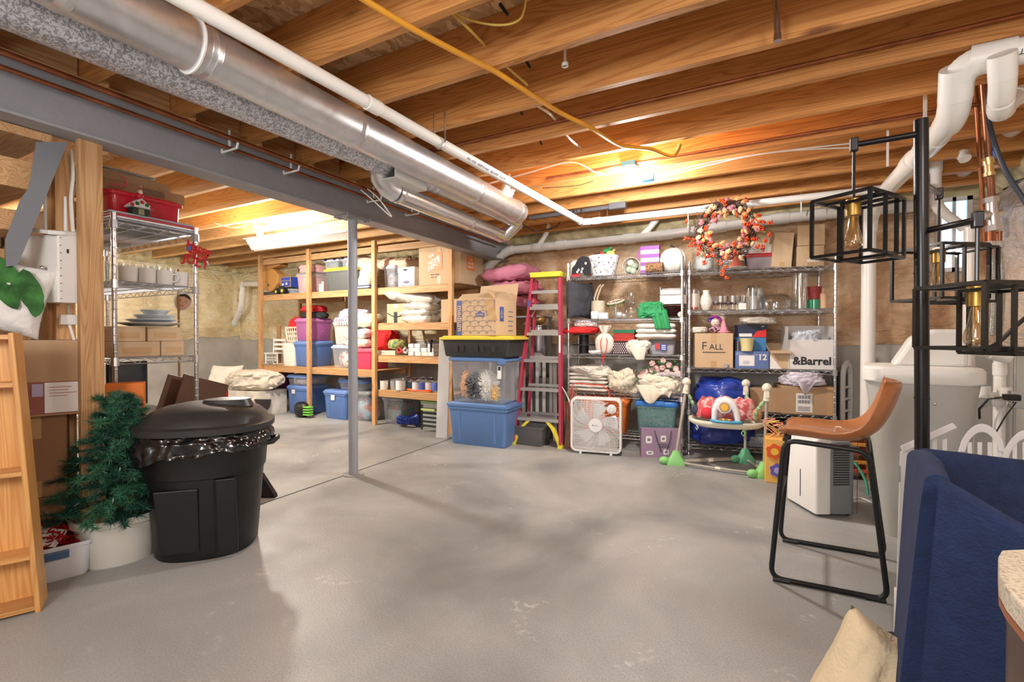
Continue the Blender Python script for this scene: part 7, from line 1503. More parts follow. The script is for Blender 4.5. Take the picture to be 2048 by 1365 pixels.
MB().bx(-.12, .12, -.09, .09, 0, .085).build('case', mt((.02, .03, .08), .5), shb); MB().prism([(.0, .0), (.12, 0), (.12, .075), (.04, .055)], -.0925, -.09, 'xz').build('red_panel', mt((.72, .03, .03), .5), shb); MB().bx(-.11, .0, -.0925, -.09, .005, .035).build('label', PAPER, shb); MB().bx(-.125, .125, -.094, .094, .085, .118).build('lid', mt((.02, .025, .06), .5), shb); text('AF', .022, PAPER, shb, (.09, -.0955, .10))
x, y, _ = LC.at(1514, .12); heap('white plastic-wrapped bundle on the shoe box lid', dict(loc=(x, y, zb2+.252), w=.30, d=.22, h=.07, rz=rcz), mt((.66, .62, .55), .25, coat=.6), 'wrapped_bundle', 'bundle', 48)
s = Cc(1540, 1583, 702, 2, .04, .24); oc = carton('small open white and brown carton in the middle of the shelf', s, CARDL, opened=True, fl=.35)
w_ = s['w']/2; MB().prism([(-w_, .0), (w_*.1, 0), (-w_, s['h']*.8)], -.123, -.121, 'xz').build('white_print', PAPER, oc)
s = Cc(1585, 1664, 680, 2, .02, .28); s['w'] = .36; cb = top('store_carton', 'large white open carton with partial black store lettering', 'box', s['loc'], rcz); w_, h_ = s['w']/2, s['h']
CW2 = mt((.78, .77, .76), .6)
for a in ((-w_, w_, -.14, -.135, 0, h_), (-w_, w_, .135, .14, 0, h_+.13), (-w_, -w_+.005, -.14, .14, 0, h_), (w_-.005, w_, -.14, .14, 0, h_)): MB().bx(*a).build('panel', CW2, cb)
MB().bx(-w_, w_, -.14, .14, 0, .005).build('base', CW2, cb); MB().prism([(-.10, 0), (.14, 0), (.14, .13), (-.10, .12)], -.003, 0, 'yz').build('flap', CW2, cb, loc=(-w_, 0, h_)); MB().prism([(-.10, 0), (.14, 0), (.14, .13), (-.10, .12)], 0, .003, 'yz').build('flap', CW2, cb, loc=(w_, 0, h_))
text('&Barrel', .098, INK, cb, (.0, -.1415, .075), bold=.003)
x, y, _ = LC.at(1612, .10); heap('bubble wrap bundle poking from the store carton', dict(loc=(x, y, z+h_*.75), w=.22, d=.16, h=.16, rz=rcz), mt((.62, .68, .76), .2, coat=.6), 'bubble_wrap', 'wrap', 51, amp=.3)
# --- C fourth shelf and floor
z = CH[1]
s = Cc(1497, 1560, 790, 1, .04, .30); s['loc'] = (LC.at(1528, .05)[0], s['loc'][1], z+.002); s['w'] = .28; s['h'] = .22; carton('brown carton between the baby jumper and the shipping carton', s, CARD, tape=False)
s = Cc(1559, 1664, 768, 1, .0, .32); s['w'] = .42; s['loc'] = (LC.at(1608, .0)[0]+.01, s['loc'][1], z+.002); s['h'] = .25; sc2 = carton('worn shipping carton with a barcode label', s, CARD, tape=False)
MB().bx(-.10, .03, -.1625, -.16, .02, .19).build('label', PAPER, sc2)
for r_ in range(2):
    for k in range(12): MB().bx(-.085+.008*k, -.085+.008*k+.0045*(1 if k % 3 else .6), -.1635, -.1625, .10+.042*r_, .13+.042*r_).build('bar', INK, sc2)
for k in range(3): MB().bx(-.085, .01, -.1635, -.1625, .035+.015*k, .04+.015*k).build('label_print', INK, sc2)
MB().bx(.14, .19, -.1615, -.16, .0, .25).build('tape', TAPE, sc2)
x, y, _ = LC.at(1604, .08); heap('lavender white cloth draped over the shipping carton', dict(loc=(x, y, z+.252), w=.34, d=.26, h=.13, rz=rcz), mt((.70, .66, .74), .85), 'draped_cloth', 'cloth', 55, amp=.2)
x, y, _ = LC.at(1590, .0); MB().grid(lambda i, j: (lerp(-.10, .16, i)*(1-.5*j)-.02, -.03-.03*math.sin(i*7), .06-.13*j*math.sin(i*3.14)), 20, 10).build('hanging_corner', mt((.70, .66, .74), .85), [o for o in COL.objects if o.name.startswith('draped_cloth')][0], smooth=True, thick=.004, loc=(0, -.11, 0))
BLG = mt((.02, .06, .42), .3, bump=.6, bs=16, coat=.4)
x, y, _ = LC.at(1440, .16); heap('shiny blue bag filling the fourth shelf behind the baby jumper', dict(loc=(x+.03, y, z+.003), w=.50, d=.34, h=.30, rz=rcz), BLG, 'blue_bag', 'bag', 61, amp=.15, wr=3)
x, y, _ = LC.at(1440, .16); heap('dark blue tarp bag slumped on the bottom wire shelf', dict(loc=(x, y-.03, CH[0]+.003), w=.56, d=.38, h=.29, rz=rcz), mt((.015, .035, .26), .3, bump=.6, bs=14, coat=.4), 'tarp_bag', 'bag', 63, amp=.13, wr=3)
s = Cc(1490, 1540, 880, 0, .03, .2); s['h'] = .09; s['w'] = .22; tote('clear shallow food tray on the bottom wire shelf', s, CLR, CLR, 'clear_tray', ribs=False, cat='tray')
carton('dark storage carton on the bottom shelf behind the bead maze', dict(loc=(LC.at(1590, .2)[0], LC.at(1590, .2)[1], CH[0]+.002), w=.36, d=.34, h=.25, rz=rcz), mt((.05, .045, .045), .6), tape=False)
# ---------------------------------------------------------------- baby jumper
feet = [G(1360, 932), G(1497, 930), G(1530, 955)]
ja, jb, jc = G(1352, 930), G(1490, 925), G(1528, 955)
jm = top('baby_jumper', 'green and beige baby jumper with an animal print seat before the wire shelving', 'baby jumper', (jb.x, jb.y, 0)); jo = jm.location
TUBE = mt((.42, .38, .33), .4); GRN = mt((.25, .62, .20), .4); CRM = mt((.78, .74, .60), .4); GRD = mt((.12, .40, .22), .4)
tops = [PT(1373, 772, (ja.y*math.cos(YAW)-ja.x*math.sin(YAW))+.02), PT(1492, 775, (jb.y*math.cos(YAW)-jb.x*math.sin(YAW))+.05), PT(1534, 785, (jc.y*math.cos(YAW)-jc.x*math.sin(YAW)))]
bases = [ja, jb, jc]
for k, (b_, t_) in enumerate(zip(bases, tops)):
    p, q = V((b_.x, b_.y, .08))-jo, t_-jo
    MB().cyl(p, q, .012, n=12).build('upright_tube', TUBE, jm, smooth=50)
    d = (q-p).normalized(); m = MB().cyl(q-d*.07, q+d*.01, .026, .022, 14); m.ell(q.x, q.y, q.z+.035, .038, .038, .036); m.box(q.x, q.y-.022, q.z-.015, .03, .02, .05); m.build('cap', CRM, jm, smooth=40)
    MB().ell(q.x, q.y, q.z+.052, .028, .028, .022).build('cap_top', mt((.72, .74, .52), .4), jm, smooth=True)
    ft = MB(); rzf = [.2, .6, .5][k]
    R_ = Matrix.Translation(V((b_.x, b_.y, 0))-jo) @ Matrix.Rotation(rzf, 4, 'Z'); ft.M = R_
    ft.loft([(rrect(.17, .09, .035), 0), (rrect(.17, .09, .035), .03), (rrect(.10, .07, .03), .07), (rrect(.05, .045, .02), .125)]); ft.ell(-.10, -.01, .035, .045, .035, .034); ft.build('foot', GRN if k != 1 else GRD, jm, smooth=40)
cen = (ja+jb+jc)/3
for k, (a, b_) in enumerate(((ja, jb), (ja, jc), (jb, jc), (ja, jb))):
    mid = (a+b_)/2+(V((0, .10, 0)) if k == 3 else V((0, -.07, 0)) if k == 1 else V((.0, -.02, 0)) if k == 0 else V((.06, 0, 0)))
    P = [a*(1-t)**2+mid*2*t*(1-t)+b_*t*t+V((0, 0, .028)) for t in [i/12 for i in range(13)]]
    MB().tube([p-jo for p in P], .010, 8).build('floor_tube', TUBE, jm, smooth=50)
    c = P[6]-jo; d = (P[7]-P[5]).normalized(); MB().cyl(c-d*.02, c+d*.02, .013, n=10).build('joint', CRM, jm)
tj = cen.y*math.cos(YAW)-cen.x*math.sin(YAW); sc3 = PT(1452, 838, tj)-jo
def jp(x, y, z): return (sc3.x+x, sc3.y+y, sc3.z+z)
rj = LC.rz
for nm, rr1, rr2, z0, z1, mm in (('seat_ring', .245, .22, -.05, .0, CRM),):
    m = MB(); m.M = Matrix.Translation(sc3) @ Matrix.Rotation(.15, 4, 'Z')
    m.rings([[(x*f, y*f, z_) for x, y in ov(.60, .44, 48, .8)] for f, z_ in ((1, 0), (1.02, -.01), (1, -.03), (.86, -.055), (.80, -.05), (.90, -.01), (.92, .0))], cap=False, close=True).build(nm, CRM, jm, smooth=50)
def seatf(i, j):
    a = i*2*math.pi; r_ = lerp(.94, .62, j); z_ = [.0, .10, .13, .08, .02][min(4, int(j*4))]; z_ = .02+.14*math.sin(j*math.pi*.8)+.02*fn(math.cos(a)*3, math.sin(a)*3, j*4)+.008*math.sin(a*11+j*3)
    ex = .8; c, s_ = math.cos(a), math.sin(a); return (math.copysign(abs(c)**ex, c)*.27*r_, math.copysign(abs(s_)**ex, s_)*.2*r_+.03, z_)
m = MB().grid(seatf, 90, 14); m.M = None
SEATM = mt((.55, .10, .12), .85, col2=(.70, .42, .40), vs=22, lo=.46, hi=.52, bump=.4, bs=30)
m.build('fabric_seat', SEATM, jm, smooth=True, thick=.01, loc=sc3)
MB().tube([(sc3.x+x*1.0, sc3.y+y+.03, sc3.z+.085) for x, y in [(.14*math.cos(a), .10*math.sin(a)) for a in [i*math.pi/10 for i in range(20)]]], .02, 8, True).build('seat_lining', mt((.04, .05, .10), .8), jm, smooth=True)
for a in (-2.9, -.35, -1.1, -2.2):
    x, y = .235*math.cos(a), .17*math.sin(a); MB().ell(sc3.x+x, sc3.y+y, sc3.z+.06, .055, .035, .05, 12, 8).build('fabric_patch', [mt((.03, .04, .08), .8), mt((.62, .30, .12), .8), mt((.60, .03, .05), .8), SEATM][int(abs(a)*3) % 4], jm, smooth=True)
m = MB().loft([(ov(.24, .11, 28, .8), 0), (ov(.25, .12, 28, .8), .012), (ov(.23, .10, 28, .8), .022)]); m.build('toy_tray', mt((.06, .32, .52), .4), jm, smooth=40, loc=jp(.01, -.20, .0))
AR = mt((.80, .80, .80), .4)
MB().tube([jp(-.08, -.20, .02), jp(-.075, -.20, .10), jp(-.045, -.19, .165), jp(0.0, -.19, .185), jp(.045, -.19, .165), jp(.085, -.20, .10), jp(.10, -.20, .02)], [.022, .026, .032, .034, .032, .026, .022], 12).build('toy_arch', AR, jm, smooth=50)
c = V(jp(0, -.205, .13)); MB().cyl((c.x, c.y-.02, c.z), (c.x, c.y+.01, c.z), .052, n=28).build('dial_rim', AR, jm, smooth=40); MB().cyl((c.x, c.y-.024, c.z), (c.x, c.y-.02, c.z), .042, n=28).build('dial_face', mt((.45, .33, .28), .4), jm, smooth=40)
m = MB(); sn = [((.034 if i % 2 else .024)*math.cos(i*math.pi/10), (.034 if i % 2 else .024)*math.sin(i*math.pi/10)) for i in range(20)]; m.prism(sn, -.004, 0, 'xz').build('sun_motif', mt((.85, .50, .05), .5), jm, loc=(c.x, c.y-.024, c.z))
for k in range(7): MB().ell(*jp(-.035+.014*k, -.235, .028), .011, .011, .010, 8, 5).build('bead', mt([(.7, .05, .03), (.08, .35, .08), (.8, .5, .05)][k % 3], .4), jm, smooth=True)
for k, (u, dy) in enumerate(((1382, 0), (1484, .03), (1524, -.03))):
    q = tops[k]-jo; e_ = V(jp([-.25, .16, .22][k], [0, .12, -.08][k], .02)); pts = []; rr2 = []
    for i in range(31):
        f = i/30; p = (q+V((.0, 0, -.05))).lerp(e_, f)+V((.015 if k != 2 else -.02, -.01, 0))*math.sin(f*math.pi); pts.append(p); rr2.append(.011+.005*(i % 2)+.003*math.sin(i))
    MB().tube(pts, rr2, 8).build('spring_cover', mt((.42, .62, .35), .8, var=.35, vs=60), jm, smooth=60)
MB().tube([jp(.14, -.215, -.05), jp(.155, -.22, -.075), jp(.14, -.22, -.095), jp(.125, -.22, -.075), jp(.14, -.215, -.05)], .004, 6).build('ring_hook', GRN, jm)
MB().tube([jp(-.22, -.19, -.04), jp(-.205, -.2, -.06), jp(-.215, -.2, -.08), jp(-.225, -.2, -.06)], .004, 6).build('ring_hook', CRM, jm)
x, y, _ = LC.at(1540, -.05); q = PT(1552, 845, tj-.05); 
# bead maze toy
g0 = G(1555, 968); bm_ = top('activity_cube', 'yellow wooden activity cube with orange and blue gears and bead wires', 'toy', (g0.x+.04, g0.y+.12, 0), LC.rz-.15); tcb = 4.2
YW = mt((.82, .46, .10), .5)
tq = (g0.y*math.cos(YAW)-g0.x*math.sin(YAW)); hq = (968-884)/F*tq+.02
MB().bx(-.13, .13, -.12, .12, 0, hq).build('cube', YW, bm_, bevel=.006)
def gear(x, z, r_, c1, c2):
    P = [((r_ if (i//2) % 2 else r_*.85)*math.cos(i*math.pi/12), (r_ if (i//2) % 2 else r_*.85)*math.sin(i*math.pi/12)) for i in range(24)]
    o = MB().prism(P, -.010, 0, 'xz').build('gear', mt(c1, .45), bm_, loc=(x, -.121, z)); MB().cyl((0, -.013, 0), (0, -.010, 0), r_*.45, n=14).build('gear_hub', mt(c2, .45), o)
gear(-.065, hq*.72, .062, (.72, .10, .02), (.85, .5, .05)); gear(-.045, hq*.30, .055, (.12, .10, .42), (.45, .35, .7)); gear(.05, hq*.50, .05, (.05, .40, .10), (.6, .7, .1)); gear(.05, hq*.12, .045, (.65, .03, .03), (.2, .2, .6))
for k in range(4):
    c_ = [(.85, .35, .2), (.80, .62, .15), (.85, .30, .15), (.8, .5, .3)][k]; o = MB().tube([(-.10+.03*k+.045*math.sin(j*.9+k), -.05+.03*k, hq+.0+(.15-.02*k)*math.sin(j/16*math.pi)) for j in range(17)], .004, 6).build('bead_wire', mt(c_, .5), bm_, smooth=60)
# ================================================================ RIGHT SIDE
# dehumidifier
d0, d1 = G(1576, 1000), G(1625, 1035)
dA, dB = G(1572, 1000), G(1632, 1036); dC = G(1700, 1030)
ex = (dB-dA); wdh = ex.length; rzd = math.atan2(ex.y, ex.x); dh = top('dehumidifier', 'white and grey dehumidifier standing behind the bar stool', 'dehumidifier', ((dA+dB)/2).to_tuple(), rzd)
td = (dB.y*math.cos(YAW)-dB.x*math.sin(YAW)); hd_ = H+(HZ-880)/F*td; dep = (dC-dB).length
nrm = V((-math.sin(rzd), math.cos(rzd), 0)); dep = abs((dC-dB).dot(nrm)); 
w_ = wdh/2; GRD2 = mt((.20, .22, .23), .45); 
prof = [(-w_, .02), (w_, .02), (w_, hd_), (-w_, hd_-.0)]
MB().loft([(rrect(2*w_, .10, .02), .02), (rrect(2*w_, .10, .02), hd_-.01), (rrect(2*w_*.96, .09, .02), hd_)]).build('front_shell', mt((.78, .78, .76), .4), dh, smooth=35, loc=(0, .05, 0))
MB().loft([(rrect(2*w_*.98, dep-.09, .03), .02), (rrect(2*w_*.98, dep-.09, .03), hd_-.05), (rrect(2*w_*.92, dep-.13, .03), hd_-.02)]).build('rear_shell', GRD2, dh, smooth=35, loc=(0, .09+(dep-.09)/2, 0))
for k in range(17): MB().box(w_*.98+.001, .16, hd_*.42+k*.0155, .004, .10, .007).build('vent_slat', mt((.02, .02, .02), .5), dh)
MB().box(w_*.98+.0005, .26, hd_*.5, .002, .003, hd_*.9).build('panel_seam', mt((.08, .09, .09), .5), dh)
MB().box(.0, -.001, hd_*.35, .004, .004, .18).build('water_gauge', INK, dh)
for sx in (-.12, .12):
    for y_ in (.04, dep-.03): MB().cyl((sx-.012, y_, .014), (sx+.012, y_, .014), .014, n=10).build('caster', BLACK, dh)
# red wooden toys and hose behind
gq = G(1712, 975); rt2 = top('wooden_train_table', 'stack of red and orange wooden toy rails between the dehumidifier and softener', 'toy', (gq.x+.0, gq.y+.28, 0), .2)
for k in range(5): MB().bx(-.10+.01*k, .11, -.08, .08, .06+.07*k, .085+.07*k).build('board', [mt((.62, .10, .05), .5), mt((.75, .35, .08), .5)][k % 2], rt2, bevel=.003)
for sx in (-.09, .1): MB().bx(sx-.01, sx+.01, -.07, .07, 0, .40).build('end_post', mt((.55, .25, .10), .5), rt2)
cable('green_hose', 'green garden hose curving behind the dehumidifier', [G(1690, 985)+V((0, .1, .20)), G(1710, 990)+V((0, .1, .22)), G(1735, 1000)+V((0, .1, .12)), G(1745, 1010)+V((0, .15, .02))], .010, mt((.02, .30, .18), .4))
cable('appliance_lead', 'thin white cord lying on the floor behind the stool', [G(1690, 1003)+V((0, 0, .005)), G(1720, 998)+V((0, 0, .005)), G(1745, 1008)+V((0, 0, .005))], .004, WHITE)
# white slotted hoop next to shelving C
qx = PT(1697, 800, 4.35); wh = top('slotted_rack', 'white arched plastic rack with slots at the end of the wire shelving', 'rack', (qx.x, qx.y, 0), 1.15)
m = MB().rings([[(x, yy, z_) for x, z_ in ((-.13, 0), (-.13, .80), (-.09, .88), (0, .92), (.09, .88), (.13, .80), (.13, 0), (.08, 0), (.08, .78), (.05, .84), (0, .87), (-.05, .84), (-.08, .78), (-.08, 0))] for yy in (0, .03)]); m.build('arch', WHITE, wh, bevel=.004)
for k in range(6): MB().box(0, .015, .12+.11*k, .17, .02, .02).build('crossbar', WHITE, wh)
MB().bx(-.10, .10, .05, .10, .0, .80).build('dark_panel', BLACK, wh, bevel=.005)
# water softener
ga, gb_ = G(1752, 1098), G(1925, 1098); 
ws_ = PT(1757, 1110, 1.15*F/(1110-HZ)); c0 = G(1752, 1095); tS = 1.15*F/(1110-HZ)
zt_ = H+(HZ-718)/F*tS
fwd = V((-math.sin(YAW), math.cos(YAW), 0)); rgt = V((math.cos(YAW), math.sin(YAW), 0))
ctr = fwd*2.72+rgt*((1836-1024)/F*2.72); so_ = top('water_softener', 'large grey water softener cabinet with white sloped lid', 'water softener', (ctr.x, ctr.y, 0), YAW-.62)
GB = mt((.42, .42, .39), .5); Ws, Ds = .50, .46
ztop = H+(HZ-760)/F*(tS+.05)
MB().loft([(rrect(Ws*.74, Ds*.80, .10, 6), 0), (rrect(Ws*.76, Ds*.82, .10, 6), .02), (rrect(Ws*.90, Ds*.94, .10, 6), .75), (rrect(Ws*.97, Ds*.97, .09, 6), ztop-.03)]).build('cabinet', GB, so_, smooth=40)
LW2 = mt((.74, .74, .70), .4)
MB().loft([(rrect(Ws*1.0, Ds*1.0, .09, 6), ztop-.03), (rrect(Ws*1.04, Ds*1.03, .09, 6), ztop-.02), (rrect(Ws*1.04, Ds*1.03, .09, 6), ztop+.045), (rrect(Ws*1.0, Ds*.98, .09, 6), ztop+.06), (rrect(Ws*.8, Ds*.8, .08, 6), ztop+.065)]).build('lid', LW2, so_, smooth=40)
MB().prism([(-.06, 0), (.26, 0), (.26, .21), (.12, .21), (.03, .17)], -.08, .18, 'xz').build('valve_cover', LW2, so_, bevel=.02, loc=(-.06, -.02, ztop+.062))
MB().box(-.01, -.103, ztop+.19, .03, .004, .05).build('display', mt((.10, .12, .14), .3), so_)
MB().ell(.05, -Ds*.485, .78, .008, .004, .008).build('badge', CHROME, so_)
# bar stool
sa, sb_, sc_2, sd_ = G(1541, 1160), G(1776, 1207), G(1560, 1082), G(1770, 1118)
stl = top('bar_stool', 'tan leather bar stool with black metal sled legs', 'stool', ((sa+sb_)/2).to_tuple())
o_ = V(stl.location); LEG = mt((.012, .013, .014), .4, .3)
ts_ = lambda p: p.y*math.cos(YAW)-p.x*math.sin(YAW)
zs = .655
def at_(u, v, base): return PT(u, v, ts_(base))
nA, nB = at_(1569, 880, sa), at_(1738, 905, sb_); fA, fB = at_(1580, 872, sc_2), at_(1735, 892, sd_)
fA.z = nA.z; fB.z = nB.z
def rounded(P, k=.04, n=6):
    Q = [P[0]]
    for i in range(1, len(P)-1):
        a, b, c = P[i-1], P[i], P[i+1]; kk = min(k, (a-b).length*.45, (c-b).length*.45); s_, e_ = b+(a-b).normalized()*kk, b+(c-b).normalized()*kk
        for j in range(n+1): t = j/n; Q.append(s_*(1-t)**2+b*2*t*(1-t)+e_*t*t)
    return Q+[P[-1]]
for (a, b_, A_, B_) in ((sa, sb_, nA, nB), (sc_2, sd_, fA, fB)):
    P = rounded([A_.lerp(B_, .5), A_, V((a.x, a.y, .012)), V((b_.x, b_.y, .012)), B_, A_.lerp(B_, .5)], .055)
    MB().tube([p-o_ for p in P], .0115, 8).build('sled_leg', LEG, stl, smooth=60)
    for q in (V((a.x, a.y, 0)).lerp(V((b_.x, b_.y, 0)), .10), V((a.x, a.y, 0)).lerp(V((b_.x, b_.y, 0)), .90)):
        dd_ = (b_-a).normalized(); MB().cyl(q-dd_*.035-o_+V((0, 0, .009)), q+dd_*.035-o_+V((0, 0, .009)), .0145, n=8).build('foot_glide', BLACK, stl)
MB().tube([nA.lerp(V((sa.x, sa.y, 0)), .45)-o_, fA.lerp(V((sc_2.x, sc_2.y, 0)), .45)-o_], .009, 8).build('footrest', LEG, stl, smooth=60); MB().tube([nB.lerp(V((sb_.x, sb_.y, 0)), .55)-o_, fB.lerp(V((sd_.x, sd_.y, 0)), .55)-o_], .009, 8).build('footrest', LEG, stl, smooth=60)
MB().tube([nA.lerp(fA, .0)-o_, fA-o_], .009, 8).build('seat_rail', LEG, stl); MB().tube([nB-o_, fB-o_], .009, 8).build('seat_rail', LEG, stl)
# seat: local frame s along A->B, t across
es = (nB-nA); es.z = 0; Ls = es.length; es.normalize(); et = V((-es.y, es.x, 0)); depS = max(.34, abs((fA-nA).dot(et))+.08)
o2 = nA.lerp(nB, 0)-es*.02; zS = (nA.z+nB.z)/2+.008
prof = [(-.02, .008, .16), (.0, .028, .185), (.10, .030, .205), (.22, .024, .215), (Ls-.02, .030, .215), (Ls+.03, .07, .21), (Ls+.062, .135, .20), (Ls+.085, .20, .185), (Ls+.10, .262, .165), (Ls+.103, .285, .14)]
LEA = mt((.42, .15, .045), .35, coat=.3, bump=.12, bs=120, var=.15, vs=12); Rr = []
for i, (x, z_, hw_) in enumerate(prof):
    nx, nz = (prof[min(i+1, len(prof)-1)][0]-prof[max(i-1, 0)][0], prof[min(i+1, len(prof)-1)][1]-prof[max(i-1, 0)][1]); l_ = math.hypot(nx, nz); nx, nz = -nz/l_, nx/l_
    ring = []; th = .034
    for k in range(21):
        f = k/20*2-1; cup = .035*f*f*(1 if i > 3 else .45); ring.append((x+nx*cup, f*hw_, z_+nz*cup+.0))
    for k in range(20, -1, -1):
        f = k/20*2-1; cup = .035*f*f*(1 if i > 3 else .45); e_ = (1-abs(f)**6)**.5*th+.004; ring.append((x+nx*cup-nx*e_, f*hw_, z_+nz*cup-nz*e_))
    Rr.append([tuple(o2+es*p[0]+et*(p[1]+depS*.5-.04)+V((0, 0, zS-o2.z+p[2]))-o_) for p in ring])
MB().rings(Rr).build('seat_shell', LEA, stl, smooth=60, sub=1)
for off in (.006,):
    pts = [V(r[1])+V((0, 0, .002)) for r in Rr]; MB().tube(pts, .0022, 5).build('stitching', mt((.62, .30, .12), .6), stl)
    pts = [V(r[19])+V((0, 0, .002)) for r in Rr]; MB().tube(pts, .0022, 5).build('stitching', mt((.62, .30, .12), .6), stl)
# floor lamp
tL = 1.62
lb_ = PT(1850, 870, tL); lt_ = PT(1842, 240, tL); fl_ = top('cage_floor_lamp', 'tall black floor lamp with three square cage shades on arms', 'floor lamp', (lb_.x, lb_.y, 0)); fo = fl_.location
BM = mt((.010, .010, .011), .35, .4, coat=.2); rp = .021
MB().lathe([(0, 0), (.15, 0), (.15, .018), (.02, .024)], 32).build('base', BM, fl_, smooth=40)
tp_ = lt_-fo; MB().cyl((0, 0, .02), tp_, rp, n=24).build('pole', BM, fl_, smooth=40)
for f in (.49, .72): c = tp_*f; MB().cyl(c-V((0, 0, .003)), c+V((0, 0, .003)), rp*1.06, n=24).build('joint_ring', BM, fl_, smooth=40)
AMB = clear((.96, .86, .66), .6, .08); BRS = mt((.45, .28, .07), .35, .8)
def cage(arm0, arm1, drop, t1, w_, h_, lb):
    pass
def shade(k, u0, v0, ue, ve, te, cu, cvt, cvb, cw, rz_, t0=tL):
    a = PT(u0, v0, t0)-fo; b_ = PT(ue, ve, te)-fo
    MB().cyl(a, b_, .0105, n=14).build('arm', BM, fl_, smooth=40)
    MB().box(b_.x, b_.y, b_.z, .026, .026, .05).build('arm_joint', BM, fl_, bevel=.004)
    ztop_ = (PT(cu, cvt, te)-fo).z; zbot = (PT(cu, cvb, te)-fo).z
    MB().cyl(b_, (b_.x, b_.y, ztop_), .0055, n=8).build('drop_rod', BM, fl_)
    hw, r_ = cw/2, .0055
    M_ = Matrix.Translation((b_.x, b_.y, (ztop_+zbot)/2)) @ Matrix.Rotation(rz_, 4, 'Z'); cg = MB(); cg.M = M_; hh_ = (ztop_-zbot)/2
    for frame_off, sc_ in ((0, 1.0),):
        for x in (-hw, hw):
            for y in (-hw, hw): cg.box(x, y, 0, .011, .011, 2*hh_)
            for z_ in (-hh_, hh_): cg.box(x, 0, z_, .011, 2*hw, .011); cg.box(0, x, z_, 2*hw, .011, .011)
    # crossed inner frame
    for z_ in (hh_, -hh_): cg.box(0, 0, z_, .011, 2*hw, .011) if z_ > 0 else None
    o = cg.build('cage', BM, fl_)
    # second, offset frame
    c2 = MB(); c2.M = M_ @ Matrix.Translation((hw*.45, -hw*.45, -.014))
    for x in (-hw*.72, hw*.72):
        for y in (-hw*.72, hw*.72): c2.box(x, y, 0, .010, .010, 2*hh_)
        for z_ in (-hh_, hh_): c2.box(x, 0, z_, .010, 1.44*hw, .010); c2.box(0, x, z_, 1.44*hw, .010, .010)
    c2.build('inner_cage', BM, fl_)
    MB().cyl((b_.x, b_.y, ztop_-.002), (b_.x, b_.y, ztop_-.062), .024, n=24).build('socket', BRS, fl_, smooth=40)
    z0 = ztop_-.062
    o = MB().lathe([(.010, 0), (.014, -.008), (.020, -.05), (.031, -.095), (.029, -.112), (.016, -.124), (0, -.128)], 20).build('edison_bulb', AMB, fl_, smooth=50, loc=(b_.x, b_.y, z0))
    m = MB()
    for q in range(4): a_ = q*1.57; m.tube([(.004*math.cos(a_), .004*math.sin(a_), -.02), (.012*math.cos(a_), .012*math.sin(a_), -.095)], .0008, 4)
    m.cyl((0, 0, 0), (0, 0, -.045), .005, .003, 8); m.build('filament', mt((.55, .35, .12), .4, .5), o)
shade(0, 1838, 268, 1708, 290, 1.72, 1708, 398, 512, .19, YAW+.50)
shade(1, 1850, 370, 1878, 388, 2.02, 1878, 497, 600, .22, YAW+.12)
shade(2, 1852, 462, 1955, 440, 1.42, 1955, 572, 697, .20, YAW+.12)
# navy fabric carrier box (bassinet)
NVY = mt((.014, .030, .095), .95, bump=.5, bs=160, var=.25, vs=30)
tB = 1.02
def bp(u, v, t): return PT(u, v, t)
bs_ = top('navy_hamper', 'large navy felt hamper with padded rolled rim in the front corner', 'hamper', (0, 0, 0)); bc = PT(2070, 1200, 1.12); bs_.location = (bc.x, bc.y, 0); bo = bs_.location
def wallp(P, name, th):
    """padded panel between corner points, given (u,v,t) at top and bottom"""
    R_ = []
    for (a, b_) in P: R_.append((PT(*a)-bo, PT(*b_)-bo))
    n = len(R_); S_ = []
    for i in range(n):
        a, b_ = R_[i]; d = (R_[min(i+1, n-1)][0]-R_[max(i-1, 0)][0]); d.z = 0; d.normalize(); nn = V((-d.y, d.x, 0)); pts = []
        hgt = a.z-b_.z
        for k in range(13): a_ = math.pi*k/12; pts.append(a+nn*(th/2*math.cos(a_))+V((0, 0, th*.5*math.sin(a_)-th*.5)))
        for k in range(1, 9): pts.append(a.lerp(b_, k/8)-nn*th/2)
        for k in range(8, 0, -1): pts.append(a.lerp(b_, k/8)+nn*th/2)
        S_.append([tuple(p) for p in pts])
    return MB().rings(S_).build(name, NVY, bs_, smooth=50)
def low(u, v, t):
    p = PT(u, v, t); return p
def cornr(P):
    out = []
    for (u, v, t, vb) in P: out.append(((u, v, t), (u, vb, t)))
    return out
def panel(P, name, th):
    R_ = []
    for (u, v, t, ub, vb, tb) in P: R_.append(((u, v, t), (ub, vb, tb)))
    return wallp(R_, name, th)
panel([(1880, 955, .96, 1832, 1480, .98), (1935, 985, .93, 1900, 1480, .95), (2010, 1030, .89, 2000, 1480, .90), (2120, 1090, .82, 2120, 1480, .84), (2260, 1170, .74, 2260, 1480, .76)], 'front_panel', .035)
panel([(1835, 900, 1.26, 1795, 1480, 1.26), (1848, 900, 1.20, 1795, 1480, 1.20), (1862, 912, 1.10, 1800, 1480, 1.10), (1876, 950, .985, 1815, 1480, 1.0)], 'side_panel', .045)
panel([(1845, 897, 1.30, 1830, 1480, 1.30), (1920, 905, 1.30, 1920, 1480, 1.30), (2000, 915, 1.29, 2000, 1480, 1.29), (2180, 935, 1.28, 2180, 1480, 1.28)], 'back_panel', .035)
MB().tube([PT(1903, 1000, .945)-bo, PT(1880, 1200, .95)-bo, PT(1868, 1400, .955)-bo], .004, 6).build('seam_piping', NVY, bs_)
